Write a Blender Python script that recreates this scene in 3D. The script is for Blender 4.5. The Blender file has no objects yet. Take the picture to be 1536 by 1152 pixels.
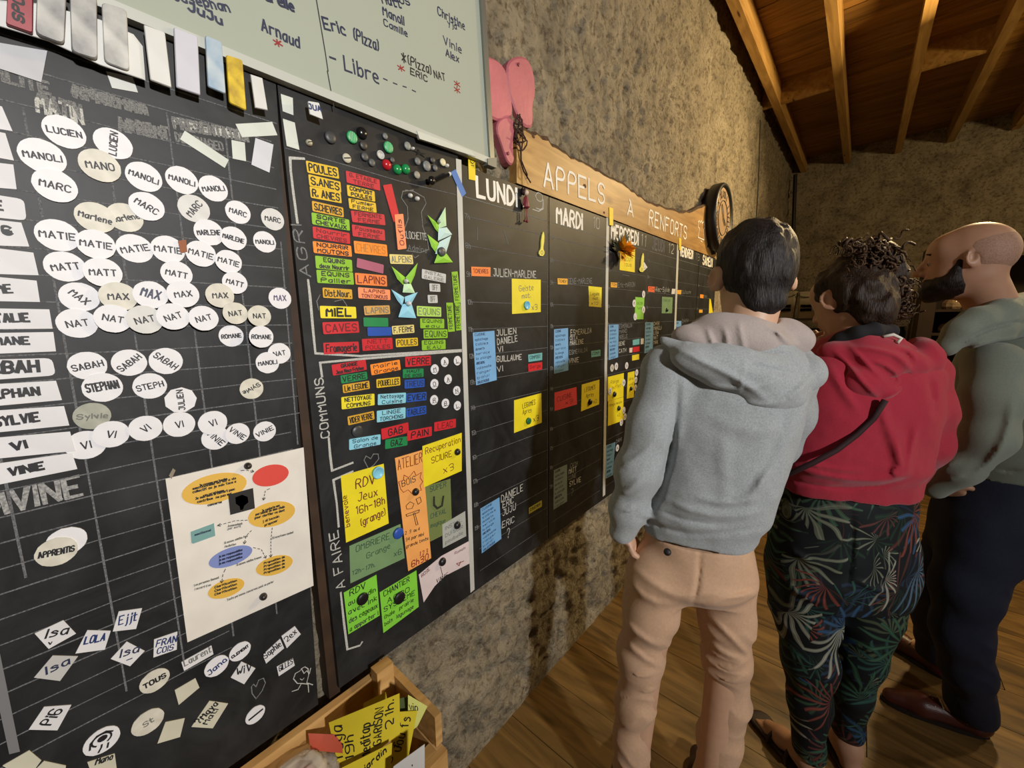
import bpy, math, random
import numpy as np
from mathutils import Vector, Matrix

# ------------------------------------------------------------------ camera
SC = bpy.context.scene
F_PX = 591.58
PITCH, YAW, ROLL = 0.16399, 0.72081, -0.013894
CAMP = np.array([0.8514, 0.0, 1.55])
FW = np.array([-math.sin(YAW)*math.cos(PITCH), math.cos(YAW)*math.cos(PITCH), -math.sin(PITCH)])
R0 = np.cross(FW, [0, 0, 1]); R0 = R0/np.linalg.norm(R0); U0 = np.cross(R0, FW)
RR = R0*math.cos(ROLL)+U0*math.sin(ROLL)
UU = -R0*math.sin(ROLL)+U0*math.cos(ROLL)
FH = np.array([-math.sin(YAW), math.cos(YAW), 0])
cd = bpy.data.cameras.new('camera'); cam = bpy.data.objects.new('camera', cd)
SC.collection.objects.link(cam)
cd.sensor_width = 36; cd.lens = F_PX/1536*36; cd.clip_start = 0.02; cd.clip_end = 60
cam.matrix_world = Matrix(((RR[0], UU[0], -FW[0], CAMP[0]), (RR[1], UU[1], -FW[1], CAMP[1]), (RR[2], UU[2], -FW[2], CAMP[2]), (0, 0, 0, 1)))
SC.camera = cam

# ------------------------------------------------------------------ world, lights, exposure
W = bpy.data.worlds.new('world'); SC.world = W; W.use_nodes = True
W.node_tree.nodes['Background'].inputs[0].default_value = (1.0, 0.80, 0.52, 1)
W.node_tree.nodes['Background'].inputs[1].default_value = 0.025

def area(name, loc, target, size, power, col, spread=180):
    l = bpy.data.lights.new(name, 'AREA'); l.shape = 'DISK'; l.size = size; l.energy = power; l.color = col
    l.spread = math.radians(spread)
    o = bpy.data.objects.new(name, l); SC.collection.objects.link(o); o.location = loc
    o.rotation_euler = (Vector(target)-Vector(loc)).to_track_quat('-Z', 'Y').to_euler()
    return o

area('white_ceiling_lamp', (3.6, -0.15, 2.45), (0.0, 0.25, 1.75), 0.2, 41, (1.0, 0.975, 0.95), 100)
area('warm_ceiling_lamp', (1.5, 3.9, 3.05), (0.2, 2.2, 1.6), 0.25, 66, (1.0, 0.74, 0.38))
pl_ = bpy.data.lights.new('warm_room_bulb', 'POINT'); pl_.energy = 84; pl_.color = (1.0, 0.74, 0.38); pl_.shadow_soft_size = 0.1
po_ = bpy.data.objects.new('warm_room_bulb', pl_); SC.collection.objects.link(po_); po_.location = (3.0, 3.9, 2.75)
SC.view_settings.view_transform = 'Standard'
SC.view_settings.look = 'None'
SC.view_settings.exposure = 0.0
SC.view_settings.gamma = 1.0
SC.view_settings.use_curve_mapping = False

# ------------------------------------------------------------------ projection helpers (pixel of the 1536x1152 photograph -> world)
def ray(px, py):
    return FW + RR*((px-768)/F_PX) + UU*((576-py)/F_PX)
def Wp(px, py, off=0.0):                     # on the wall plane x = off -> (y, z)
    d = ray(px, py); t = (off-CAMP[0])/d[0]; p = CAMP+d*t
    return float(p[1]), float(p[2])
def Yp(px, py, y):
    d = ray(px, py); return CAMP+d*((y-CAMP[1])/d[1])
def Zp(px, py, z):
    d = ray(px, py); return CAMP+d*((z-CAMP[2])/d[2])
def Vp(px, py, dh):                          # at horizontal forward distance dh
    d = ray(px, py); return CAMP+d*(dh/float(d@FH))

# ------------------------------------------------------------------ materials
def lin(c):
    if isinstance(c, str):
        c = [int(c[i:i+2], 16)/255 for i in (0, 2, 4)]
    return tuple((v/12.92 if v <= 0.04045 else ((v+0.055)/1.055)**2.4) for v in c)
MATS = {}
def nn(nt, typ, **kw):
    n = nt.nodes.new(typ)
    for k, v in kw.items():
        if k.startswith('i_'):
            n.inputs[int(k[2:])].default_value = v
        else: setattr(n, k, v)
    return n
def mat(name, col, rough=0.6, var=0.0, scale=30, bump=0.0, bscale=200, spec=0.5, metal=0.0, col2=None, sheen=0.0, detail=4, stretch=None, sss=0.0):
    if name in MATS: return MATS[name]
    m = bpy.data.materials.new(name); m.use_nodes = True; nt = m.node_tree
    b = nt.nodes['Principled BSDF']; c = lin(col)
    b.inputs['Base Color'].default_value = (*c, 1); b.inputs['Roughness'].default_value = rough
    b.inputs['Metallic'].default_value = metal; b.inputs['Specular IOR Level'].default_value = spec
    if sheen: b.inputs['Sheen Weight'].default_value = sheen
    if sss:
        b.inputs['Subsurface Weight'].default_value = sss; b.inputs['Subsurface Radius'].default_value = (0.02, 0.007, 0.003)
    tc = None
    if var or bump or col2:
        tc = nn(nt, 'ShaderNodeTexCoord'); src = tc.outputs['Object']
        if stretch:
            mp = nn(nt, 'ShaderNodeMapping'); mp.inputs['Scale'].default_value = stretch
            nt.links.new(src, mp.inputs[0]); src = mp.outputs[0]
    if var or col2:
        no = nn(nt, 'ShaderNodeTexNoise'); no.inputs['Scale'].default_value = scale; no.inputs['Detail'].default_value = detail
        nt.links.new(src, no.inputs['Vector'])
        rp = nn(nt, 'ShaderNodeValToRGB'); nt.links.new(no.outputs['Fac'], rp.inputs[0])
        rp.color_ramp.elements[0].position = 0.33; rp.color_ramp.elements[1].position = 0.67
        if col2:
            rp.color_ramp.elements[0].color = (*lin(col2), 1); rp.color_ramp.elements[1].color = (*c, 1)
        else:
            rp.color_ramp.elements[0].color = (*[v*(1-var) for v in c], 1); rp.color_ramp.elements[1].color = (*[min(1, v*(1+var)) for v in c], 1)
        nt.links.new(rp.outputs[0], b.inputs['Base Color'])
    if bump:
        n2 = nn(nt, 'ShaderNodeTexNoise'); n2.inputs['Scale'].default_value = bscale; n2.inputs['Detail'].default_value = 5
        nt.links.new(src, n2.inputs['Vector'])
        bp = nn(nt, 'ShaderNodeBump'); bp.inputs['Strength'].default_value = bump; bp.inputs['Distance'].default_value = 0.01
        nt.links.new(n2.outputs['Fac'], bp.inputs['Height']); nt.links.new(bp.outputs[0], b.inputs['Normal'])
    MATS[name] = m
    return m

# ------------------------------------------------------------------ object helpers
COL = SC.collection
def link(name, me, m=None, parent=None, loc=None):
    o = bpy.data.objects.new(name, me); COL.objects.link(o)
    if m is not None and me is not None and not me.materials: me.materials.append(m)
    if loc is not None: o.location = loc
    if parent is not None: o.parent = parent
    return o
def tag(o, label, cat, group=None, kind=None):
    o['label'] = label; o['category'] = cat
    if group: o['group'] = group
    if kind: o['kind'] = kind
    return o
def empty(name, loc, label, cat, group=None):
    o = bpy.data.objects.new(name, None); COL.objects.link(o); o.location = loc; o.empty_display_size = 0.05
    return tag(o, label, cat, group)
class MB:
    def __init__(s): s.v = []; s.f = []
    def add(s, vs, fs):
        n = len(s.v); s.v += [tuple(float(c) for c in v) for v in vs]; s.f += [tuple(i+n for i in f) for f in fs]
        return s
    def box(s, a, b):
        x0, y0, z0 = a; x1, y1, z1 = b
        return s.add([(x0,y0,z0),(x1,y0,z0),(x1,y1,z0),(x0,y1,z0),(x0,y0,z1),(x1,y0,z1),(x1,y1,z1),(x0,y1,z1)],
              [(0,3,2,1),(4,5,6,7),(0,1,5,4),(1,2,6,5),(2,3,7,6),(3,0,4,7)])
    def obox(s, c, ax, ay, az, hx, hy, hz):
        c, ax, ay, az = map(np.array, (c, ax, ay, az)); vs = []
        for k in (-1, 1):
            for (i, j) in ((-1,-1),(1,-1),(1,1),(-1,1)): vs.append(c+ax*hx*i+ay*hy*j+az*hz*k)
        return s.add(vs, [(0,3,2,1),(4,5,6,7),(0,1,5,4),(1,2,6,5),(2,3,7,6),(3,0,4,7)])
    def tube(s, pts, r, n=8, rs=None):
        pts = [np.array(p, float) for p in pts]; m = len(pts); vs = []; fs = []
        prev = None
        for i, p in enumerate(pts):
            t = pts[min(i+1, m-1)]-pts[max(i-1, 0)]; t = t/(np.linalg.norm(t)+1e-9)
            if prev is None:
                a = np.array([0, 0, 1.]) if abs(t[2]) < .9 else np.array([1., 0, 0]); prev = np.cross(t, a)
            u = prev-t*(prev@t); u = u/(np.linalg.norm(u)+1e-9); prev = u; w = np.cross(t, u)
            q = r if rs is None else rs[i]
            for k in range(n):
                an = 2*math.pi*k/n; vs.append(p+(u*math.cos(an)+w*math.sin(an))*q)
        for i in range(m-1):
            for k in range(n):
                a = i*n+k; b = i*n+(k+1) % n; fs.append((a, b, b+n, a+n))
        fs.append(tuple(range(n))[::-1]); fs.append(tuple(range((m-1)*n, m*n)))
        return s.add(vs, fs)
    def lathe(s, c, axis, prof, n=20):       # prof: (r, h) along axis
        axis = np.array(axis, float); axis /= np.linalg.norm(axis)
        a = np.array([0, 0, 1.]) if abs(axis[2]) < .9 else np.array([1., 0, 0])
        u = np.cross(axis, a); u /= np.linalg.norm(u); w = np.cross(axis, u); c = np.array(c, float)
        vs = []; fs = []
        for (r, h) in prof:
            for k in range(n):
                an = 2*math.pi*k/n; vs.append(c+axis*h+(u*math.cos(an)+w*math.sin(an))*r)
        for i in range(len(prof)-1):
            for k in range(n):
                p = i*n+k; q = i*n+(k+1) % n; fs.append((p, q, q+n, p+n))
        fs.append(tuple(range(n))[::-1]); fs.append(tuple(range((len(prof)-1)*n, len(prof)*n)))
        return s.add(vs, fs)
    def prism(s, poly, x0, x1, bev=0.0):      # polygon of (y,z) extruded along x
        n = len(poly); vs = [(x0, y, z) for y, z in poly]+[(x1, y, z) for y, z in poly]
        fs = [tuple(range(n, 2*n)), tuple(range(n))[::-1]]+[(i, (i+1) % n, n+(i+1) % n, n+i) for i in range(n)]
        return s.add(vs, fs)
    def mesh(s, name, smooth=False, origin=None):
        me = bpy.data.meshes.new(name)
        vs = s.v
        if origin is not None: vs = [(v[0]-origin[0], v[1]-origin[1], v[2]-origin[2]) for v in vs]
        me.from_pydata(vs, [], s.f); me.update()
        if smooth: me.polygons.foreach_set('use_smooth', [True]*len(me.polygons))
        return me
    def obj(s, name, m, parent=None, smooth=False, origin=None, kind=None):
        o = link(name, s.mesh(name, smooth, origin), m, parent, origin)
        if parent is not None and origin is not None: o.location = Vector(origin)-parent.matrix_world.translation if False else origin
        if kind: o['kind'] = kind
        return o
def fix_normals(me):
    import bmesh
    bm = bmesh.new(); bm.from_mesh(me); bmesh.ops.recalc_face_normals(bm, faces=bm.faces); bm.to_mesh(me); bm.free()

# ------------------------------------------------------------------ stroke lettering
G = {'A':'022842|1434','B':'02083847463505|3544433202','C':'4738180703123243','D':'02082846442202','E':'48080242|0535','F':'480802|0535',
'G':'47381807031232434525','H':'0208|4248|0545','I':'0208','J':'1838|3833221203','K':'0208|480542','L':'080242','M':'0208254842','N':'02084248',
'O':'180703123243473818','P':'02083847463505','Q':'180703123243473818|2441','R':'02083847463505|2542','S':'473818070615354443321203','T':'0848|2822',
'U':'080312324348','V':'082248','W':'0812263248','X':'0842|4802','Y':'082548|2522','Z':'08480242','0':'180703123243473818','1':'172822',
'2':'07183847450242','3':'071838474635|153544433212','4':'32380444','5':'480805354443321203','6':'473818070312324344351504','7':'084812',
'8':'180706153546473818|150403123243443515','9':'463515060718384743321202','a':'36160503122234|3632','b':'0208|05263533221203','c':'35261605031232',
'd':'3832|35261605031222','e':'043435261605031232','f':'38281722|0626','g':'352616050312223|3631201001','h':'0208|0516263532','i':'0206|0708',
'j':'2621100|2728','k':'0208|360432','l':'0802','m':'0206|05162622|25364642','n':'0206|0516263532','o':'160503122232352616','p':'0600|05263533221203',
'q':'3630|35261605031232','r':'0206|051636','s':'35261605343322 02','t':'1813122232|0636','u':'0603122233|3632','v':'062236','w':'0612253246',
'x':'0632|3602','y':'0623|3610','z':'06360232','-':'0535','.':'0203','(':'28171322','{':'',')':'08171302','?':'071838463524|2223','*':'0743|0347|2822',
'+':'0545|2723','!':'0804|0302',"'":'0807','$':'4738180703123243|0535|0444','/':'0248','~':'0516243545',':':'0304|0607','È':'48080242|0535|1928','É':'48080242|0535|1839',
'À':'022842|1434|1928','_':'0242','#':'0646|0444|1218|3238'}
G = {k: v.replace(' ', '') for k, v in G.items()}
def glyph(ch):
    s = G.get(ch)
    if s is None: s = G.get(ch.upper(), '')
    out = []
    for st in s.split('|'):
        st = st[:len(st)//2*2]
        p = [(int(st[i]), int(st[i+1])-2) for i in range(0, len(st), 2)]
        if len(p) > 1: out.append(p)
    w = max([q[0] for p in out for q in p], default=2)
    return out, w
def layout(text, rnd, jit=0.25):
    x = 0; pls = []
    for ch in text:
        if ch == ' ': x += 3; continue
        gl, w = glyph(ch); sk = rnd.uniform(-.25, .45)*jit; dy = rnd.uniform(-.6, .6)*jit
        for p in gl:
            pls.append([(x+a+b*sk*.4+rnd.uniform(-.3, .3)*jit, b+dy+rnd.uniform(-.3, .3)*jit) for a, b in p])
        x += w+1.8
    return pls, max(x-1.8, 1)
def smooth_pl(p):
    if len(p) < 4: return p
    q = [p[0]]
    for i in range(len(p)-1):
        a, b = p[i], p[i+1]
        if i > 0: q.append((a[0]*.75+b[0]*.25, a[1]*.75+b[1]*.25))
        if i < len(p)-2: q.append((a[0]*.25+b[0]*.75, a[1]*.25+b[1]*.75))
    q.append(p[-1]); return q
def ribbons(mb, pls, th, x, rnd=None):
    """flat strokes of half width th on plane x (points are (y,z))"""
    cut = []
    for p in pls:            # break strokes at sharp corners so they keep their width
        q = [p[0]]
        for i in range(1, len(p)):
            q.append(p[i])
            if i < len(p)-1:
                ax, ay = p[i][0]-p[i-1][0], p[i][1]-p[i-1][1]; bx, by = p[i+1][0]-p[i][0], p[i+1][1]-p[i][1]
                if ax*bx+ay*by < .45*math.hypot(ax, ay)*math.hypot(bx, by): cut.append(q); q = [p[i]]
        cut.append(q)
    for k_, p in enumerate(cut):
        n = len(p); L = []; R = []; xk = x+4e-6*k_
        for i in range(n):
            a = p[max(i-1, 0)]; b = p[min(i+1, n-1)]
            dx, dy = b[0]-a[0], b[1]-a[1]; l = math.hypot(dx, dy) or 1e-9; nx, ny = -dy/l, dx/l
            e = (0 if 0 < i < n-1 else th*.7); s = -1 if i == 0 else 1
            t = th*(rnd.uniform(.8, 1.2) if rnd else 1)
            cx, cy = p[i][0]+dx/l*e*s, p[i][1]+dy/l*e*s
            xi = xk+6e-7*i; L.append((xi, cx+nx*t, cy+ny*t)); R.append((xi, cx-nx*t, cy-ny*t))
        mb.add(L+R, [(i, n+i, n+i+1, i+1) for i in range(n-1)])
def text2d(text, A, B, h, seed=0, jit=0.25, up=None, smooth=True):
    """strokes laid along baseline A->B (2D (y,z)), letter height h"""
    rnd = random.Random(hash_s(text)+seed); pls, w = layout(text, rnd, jit)
    ux, uy = B[0]-A[0], B[1]-A[1]; l = math.hypot(ux, uy)
    vx, vy = (-uy/l, ux/l) if up is None else up
    out = []
    for p in pls:
        if smooth and len(p) > 4: p = smooth_pl(p)
        out.append([(A[0]+ux*a/w+vx*b/6*h, A[1]+uy*a/w+vy*b/6*h) for a, b in p])
    return out
def hash_s(s):
    v = 7
    for c in s: v = (v*31+ord(c)) % 1000003
    return v

# inks and chalks
INK = mat('black_ink', '17161a', .55); BLUEINK = mat('blue_ink', '1d2f63', .5); REDINK = mat('red_ink', '8a1f1f', .6); GREYINK = mat('faded_ink', '6d6c66', .7)
NAVY = mat('navy_marker', '252b45', .5); GREEN_INK = mat('dark_green_ink', '2c4a3a', .6); MAROON = mat('maroon_ink', '641019', .6)
CHALK = mat('white_chalk', 'cfcfc8', .95, col2='8d8e8a', scale=900, spec=.1)
DIMCHALK = mat('rubbed_chalk', '8d8e8a', .95, col2='55565a', scale=700, spec=.1)
LINECH = mat('grid_chalk', '77787a', .95, col2='4c4d50', scale=400, spec=.1)
# ------------------------------------------------------------------ noise
_rs = np.random.RandomState(5); _T = _rs.rand(64, 64, 64).astype(np.float32)
def vnoise(x, y, z):
    x, y, z = np.broadcast_arrays(np.asarray(x, np.float32), np.asarray(y, np.float32), np.asarray(z, np.float32))
    xi = np.floor(x).astype(np.int32); yi = np.floor(y).astype(np.int32); zi = np.floor(z).astype(np.int32)
    fx, fy, fz = x-xi, y-yi, z-zi
    fx = fx*fx*(3-2*fx); fy = fy*fy*(3-2*fy); fz = fz*fz*(3-2*fz)
    a, b, c = xi & 63, yi & 63, zi & 63; a1, b1, c1 = (a+1) & 63, (b+1) & 63, (c+1) & 63
    def L(p, q, t): return p+(q-p)*t
    return L(L(L(_T[a, b, c], _T[a1, b, c], fx), L(_T[a, b1, c], _T[a1, b1, c], fx), fy),
             L(L(_T[a, b, c1], _T[a1, b, c1], fx), L(_T[a, b1, c1], _T[a1, b1, c1], fx), fy), fz)-0.5
def fbm(x, y, z, o=4):
    s = 0; a = 1.
    for i in range(o):
        s = s+a*vnoise(x*2**i+i*7.3, y*2**i+i*3.1, z*2**i+i*5.7); a *= .5
    return s

# ------------------------------------------------------------------ rough rendered stone walls
def stone_mat():
    m = bpy.data.materials.new('rubble_wall'); m.use_nodes = True; nt = m.node_tree; b = nt.nodes['Principled BSDF']
    b.inputs['Roughness'].default_value = .95; b.inputs['Specular IOR Level'].default_value = .15
    tc = nn(nt, 'ShaderNodeTexCoord')
    n1 = nn(nt, 'ShaderNodeTexNoise'); n1.inputs['Scale'].default_value = 4.5; n1.inputs['Detail'].default_value = 9; n1.inputs['Roughness'].default_value = .68
    n1.inputs['Distortion'].default_value = .6
    n2 = nn(nt, 'ShaderNodeTexNoise'); n2.inputs['Scale'].default_value = 38; n2.inputs['Detail'].default_value = 8; n2.inputs['Roughness'].default_value = .7
    nt.links.new(tc.outputs['Object'], n1.inputs['Vector']); nt.links.new(tc.outputs['Object'], n2.inputs['Vector'])
    r1 = nn(nt, 'ShaderNodeValToRGB'); e = r1.color_ramp.elements
    e[0].position = .24; e[0].color = (*lin('7d7362'), 1); e[1].position = .74; e[1].color = (*lin('d9cdb4'), 1)
    e2 = e.new(.52); e2.color = (*lin('c3b69c'), 1); e3 = e.new(.40); e3.color = (*lin('aa9f8a'), 1)
    nt.links.new(n1.outputs['Fac'], r1.inputs[0])
    r2 = nn(nt, 'ShaderNodeValToRGB'); r2.color_ramp.elements[0].position = .36; r2.color_ramp.elements[0].color = (.26, .22, .17, 1)
    r2.color_ramp.elements[1].position = .52; r2.color_ramp.elements[1].color = (1, 1, 1, 1)
    nt.links.new(n2.outputs['Fac'], r2.inputs[0])
    mx = nn(nt, 'ShaderNodeMix', data_type='RGBA', blend_type='MULTIPLY'); mx.inputs[0].default_value = .75
    nt.links.new(r1.outputs[0], mx.inputs[6]); nt.links.new(r2.outputs[0], mx.inputs[7]); nt.links.new(mx.outputs[2], b.inputs['Base Color'])
    n3 = nn(nt, 'ShaderNodeTexNoise'); n3.inputs['Scale'].default_value = 85; n3.inputs['Detail'].default_value = 8; n3.inputs['Roughness'].default_value = .75
    nt.links.new(tc.outputs['Object'], n3.inputs['Vector'])
    ad = nn(nt, 'ShaderNodeMath', operation='ADD'); nt.links.new(n3.outputs['Fac'], ad.inputs[0]); nt.links.new(n2.outputs['Fac'], ad.inputs[1])
    bp = nn(nt, 'ShaderNodeBump'); bp.inputs['Strength'].default_value = .9; bp.inputs['Distance'].default_value = .035
    nt.links.new(ad.outputs[0], bp.inputs['Height']); nt.links.new(bp.outputs[0], b.inputs['Normal'])
    return m
STONE = stone_mat()
def rough_wall(name, us, vs_, place, amp, seed, crisp=1.0):
    Ug, Vg = np.meshgrid(us, vs_, indexing='ij')
    big = fbm(Ug*2.2+seed, Vg*3.4, seed, 3)
    # stones: ridged cells under the render
    st = fbm(Ug*5+seed+Vg*1.2, Vg*7, seed+4, 4); fine = fbm(Ug*30, Vg*30, seed+9, 3)
    pit = np.clip(vnoise(Ug*38, Vg*34, seed+2)-.17, 0, 1)
    d = (big*.9+np.abs(st)*-1.0+.3+fine*.62*crisp-pit*1.9*crisp)*amp*np.clip(Vg/.08, .15, 1)
    nu, nv = Ug.shape; P = place(Ug, Vg, d).reshape(-1, 3)
    i = np.arange(nu*nv).reshape(nu, nv)
    q = np.stack([i[:-1, :-1], i[1:, :-1], i[1:, 1:], i[:-1, 1:]], -1).reshape(-1, 4)
    me = bpy.data.meshes.new(name); me.from_pydata(P.tolist(), [], q.tolist()); me.update()
    me.polygons.foreach_set('use_smooth', [True]*len(me.polygons))
    o = link(name, me, STONE); o['kind'] = 'structure'; return o
ys = np.concatenate([np.arange(-.9, -.2, .04), np.arange(-.2, 2.6, .011), np.arange(2.6, 6.86, .028)])
zs = np.concatenate([np.arange(-.03, 1.0, .011), np.arange(1.0, 1.9, .06), np.arange(1.9, 3.62, .013)])
rough_wall('wall_left', ys, zs, lambda u, v, d: np.stack([-0.04+np.minimum(d, .022), u, v], -1), .030, 1.0)
rough_wall('wall_back', np.arange(-.1, 5.2, .035), np.arange(-.03, 3.7, .035), lambda u, v, d: np.stack([u, 6.8-d, v], -1), .06, 12.0, .6)

# ------------------------------------------------------------------ floor of wide planks running away from the chalkboard wall
def wood_mat(name, ca, cb, stretch, scale=6, rough=.5, bump=.05, knots=False):
    m = bpy.data.materials.new(name); m.use_nodes = True; nt = m.node_tree; b = nt.nodes['Principled BSDF']
    b.inputs['Roughness'].default_value = rough; b.inputs['Specular IOR Level'].default_value = .35
    tc = nn(nt, 'ShaderNodeTexCoord'); oi = nn(nt, 'ShaderNodeObjectInfo')
    mp = nn(nt, 'ShaderNodeMapping'); mp.inputs['Scale'].default_value = stretch
    ad = nn(nt, 'ShaderNodeVectorMath', operation='ADD'); ml = nn(nt, 'ShaderNodeMath', operation='MULTIPLY'); ml.inputs[1].default_value = 37
    nt.links.new(oi.outputs['Random'], ml.inputs[0]); nt.links.new(tc.outputs['Object'], mp.inputs[0]); nt.links.new(mp.outputs[0], ad.inputs[0]); nt.links.new(ml.outputs[0], ad.inputs[1])
    no = nn(nt, 'ShaderNodeTexNoise'); no.inputs['Scale'].default_value = scale; no.inputs['Detail'].default_value = 6; no.inputs['Distortion'].default_value = 1.2
    nt.links.new(ad.outputs[0], no.inputs['Vector'])
    rp = nn(nt, 'ShaderNodeValToRGB'); rp.color_ramp.elements[0].position = .3; rp.color_ramp.elements[1].position = .7
    rp.color_ramp.elements[0].color = (*lin(ca), 1); rp.color_ramp.elements[1].color = (*lin(cb), 1); nt.links.new(no.outputs['Fac'], rp.inputs[0])
    hs = nn(nt, 'ShaderNodeHueSaturation'); mr = nn(nt, 'ShaderNodeMapRange'); mr.inputs[3].default_value = .82; mr.inputs[4].default_value = 1.15
    nt.links.new(oi.outputs['Random'], mr.inputs[0]); nt.links.new(mr.outputs[0], hs.inputs['Value']); nt.links.new(rp.outputs[0], hs.inputs['Color'])
    out = hs.outputs[0]
    if knots:
        vo = nn(nt, 'ShaderNodeTexVoronoi'); vo.inputs['Scale'].default_value = 2.6
        mp2 = nn(nt, 'ShaderNodeMapping'); mp2.inputs['Scale'].default_value = knots
        nt.links.new(tc.outputs['Object'], mp2.inputs[0]); ad2 = nn(nt, 'ShaderNodeVectorMath', operation='ADD')
        nt.links.new(mp2.outputs[0], ad2.inputs[0]); nt.links.new(ml.outputs[0], ad2.inputs[1]); nt.links.new(ad2.outputs[0], vo.inputs['Vector'])
        rk = nn(nt, 'ShaderNodeValToRGB'); rk.color_ramp.elements[0].position = .04; rk.color_ramp.elements[0].color = (.18, .09, .04, 1)
        rk.color_ramp.elements[1].position = .09; rk.color_ramp.elements[1].color = (1, 1, 1, 1); nt.links.new(vo.outputs['Distance'], rk.inputs[0])
        mx = nn(nt, 'ShaderNodeMix', data_type='RGBA', blend_type='MULTIPLY'); mx.inputs[0].default_value = 1
        nt.links.new(out, mx.inputs[6]); nt.links.new(rk.outputs[0], mx.inputs[7]); out = mx.outputs[2]
    nt.links.new(out, b.inputs['Base Color'])
    if bump:
        bp = nn(nt, 'ShaderNodeBump'); bp.inputs['Strength'].default_value = bump; nt.links.new(no.outputs['Fac'], bp.inputs['Height']); nt.links.new(bp.outputs[0], b.inputs['Normal'])
    return m
FLOORW = wood_mat('oiled_floor_planks', '4e3b1e', '85673a', (1.2, 7, 7), 2.6, .42, .04)
CEILW = wood_mat('ceiling_planks', '76531f', 'a87c3a', (1.0, 10, 10), 2.2, .7, .06, knots=(1, 2.0, 1))
JOISTW = wood_mat('pine_joists', '936c34', 'ba9352', (10, 1.0, 10), 2.0, .6, .05, knots=(4, .7, 4))
DARKSUB = mat('dark_subfloor', '241a10', .9)
fl = MB().box((-.1, -1.6, -.06), (5.2, 6.85, -.02)).obj('floor', DARKSUB); fl['kind'] = 'structure'
rnd = random.Random(3)
y = -1.6; row = 0; PW = .235
while y < 6.8:
    x = -0.05-rnd.uniform(0, 1.3)
    while x < 4.8:
        x1 = x+1.6; a = max(x, -.06); b_ = min(x1, 5.1)
        if b_-a > .05:
            dz = rnd.uniform(-.0012, 0)
            mb = MB(); c = .003
            mb.box((a+.0015, y+.0015, -.02), (b_-.0015, y+PW-.0015, dz))
            mb.obj('plank', FLOORW, fl)
        x = x1
    y += PW; row += 1
# ceiling: planks across, joists along the wall
ce = MB().box((-.1, -1.2, 3.615), (5.2, 6.85, 3.64)).obj('ceiling', CEILW); ce['kind'] = 'structure'
y = -1.2
while y < 6.78:
    MB().box((-.08, y+.003, 3.585+rnd.uniform(-.002, .002)), (5.1, min(y+.197, 6.8), 3.615)).obj('plank', CEILW, ce); y += .2
for k, jx in enumerate([.085, .525, .985, 1.40, 1.86, 2.3, 2.75]):
    MB().box((jx-.03, -1.2, 3.41), (jx+.03, 6.79, 3.585)).obj('joist', JOISTW, ce)
for (x0, x1, yy) in ((-.03, .055, 4.55), (.115, .495, 4.55), (1.015, 1.37, 4.72)):
    MB().box((x0, yy-.022, 3.42), (x1, yy+.022, 3.585)).obj('noggin', JOISTW, ce)

# ------------------------------------------------------------------ pipe and cable by the far corner
DARKMETAL = mat('dark_metal', '23211f', .5, metal=.3)
p0 = Yp(1193, 262, 6.6); p1 = Yp(1187, 430, 6.6)
mb = MB().tube([p0, (p0+p1)/2+np.array([.0, 0, 0]), p1], .022, 8)
mb.lathe(Yp(1190, 365, 6.6), (0, 0, 1), [(.02, -.06), (.04, -.05), (.04, .05), (.02, .06)], 10)
tag(mb.obj('pipe', DARKMETAL, smooth=False), 'thin dark vertical pipe in the far corner of the room', 'pipe')
a = Wp(1140, 180, -.015); b_ = Wp(1133, 345, -.015)
tag(MB().tube([(-.012, a[0], a[1]), (-.01, (a[0]+b_[0])/2+.02, (a[1]+b_[1])/2), (-.012, b_[0], b_[1])], .005, 6).obj('cable', mat('black_cable', '15120f', .6)),
    'thin black cable running down the rough wall right of the clock', 'cable')
# ------------------------------------------------------------------ chalkboards
def board_mat():
    m = bpy.data.materials.new('chalkboard_black'); m.use_nodes = True; nt = m.node_tree; b = nt.nodes['Principled BSDF']
    b.inputs['Roughness'].default_value = .5; b.inputs['Specular IOR Level'].default_value = .35
    tc = nn(nt, 'ShaderNodeTexCoord'); n1 = nn(nt, 'ShaderNodeTexNoise'); n1.inputs['Scale'].default_value = 4; n1.inputs['Detail'].default_value = 7
    n1.inputs['Roughness'].default_value = .65; n1.inputs['Distortion'].default_value = 1.5
    nt.links.new(tc.outputs['Object'], n1.inputs['Vector'])
    r = nn(nt, 'ShaderNodeValToRGB'); r.color_ramp.elements[0].position = .4; r.color_ramp.elements[0].color = (*lin('161718'), 1)
    r.color_ramp.elements[1].position = .75; r.color_ramp.elements[1].color = (*lin('303132'), 1); nt.links.new(n1.outputs['Fac'], r.inputs[0]); nt.links.new(r.outputs[0], b.inputs['Base Color'])
    return m
BOARD = board_mat(); FRAMEB = mat('dark_stained_batten', '3a2614', .7, var=.3, scale=20)
TOPZ, BOTZ = 1.962, .686
def board(label, poly, edge=None):
    mb = MB().prism(poly, -.013, 0.0); o = mb.obj('chalkboard', BOARD); fix_normals(o.data)
    return tag(o, label, 'chalkboard', 'chalkboards on the long wall')
tl = Wp(415, 128); BL = [(-.75, .70), (.281, .684), (.3245, TOPZ+.04), (-.75, TOPZ+.04)]
B1 = board('large gridded black chalkboard at left with round name magnets', BL)
B2 = board('black chalkboard covered with coloured task magnets, left of the day columns', [(.3305, BOTZ), (.768, BOTZ), (.764, TOPZ+.02), (.3265, TOPZ+.02)])
B3 = board('black chalkboard column headed LUNDI', [(.7705, BOTZ), (1.172, BOTZ), (1.174, TOPZ), (.767, TOPZ)])
B4 = board('black chalkboard column headed MARDI', [(1.176, BOTZ), (1.598, BOTZ), (1.600, TOPZ), (1.178, TOPZ)])
B5 = board('black double chalkboard column headed MERCREDI and JEUDI', [(1.601, BOTZ), (2.455, BOTZ), (2.455, TOPZ), (1.603, TOPZ)])
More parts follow.
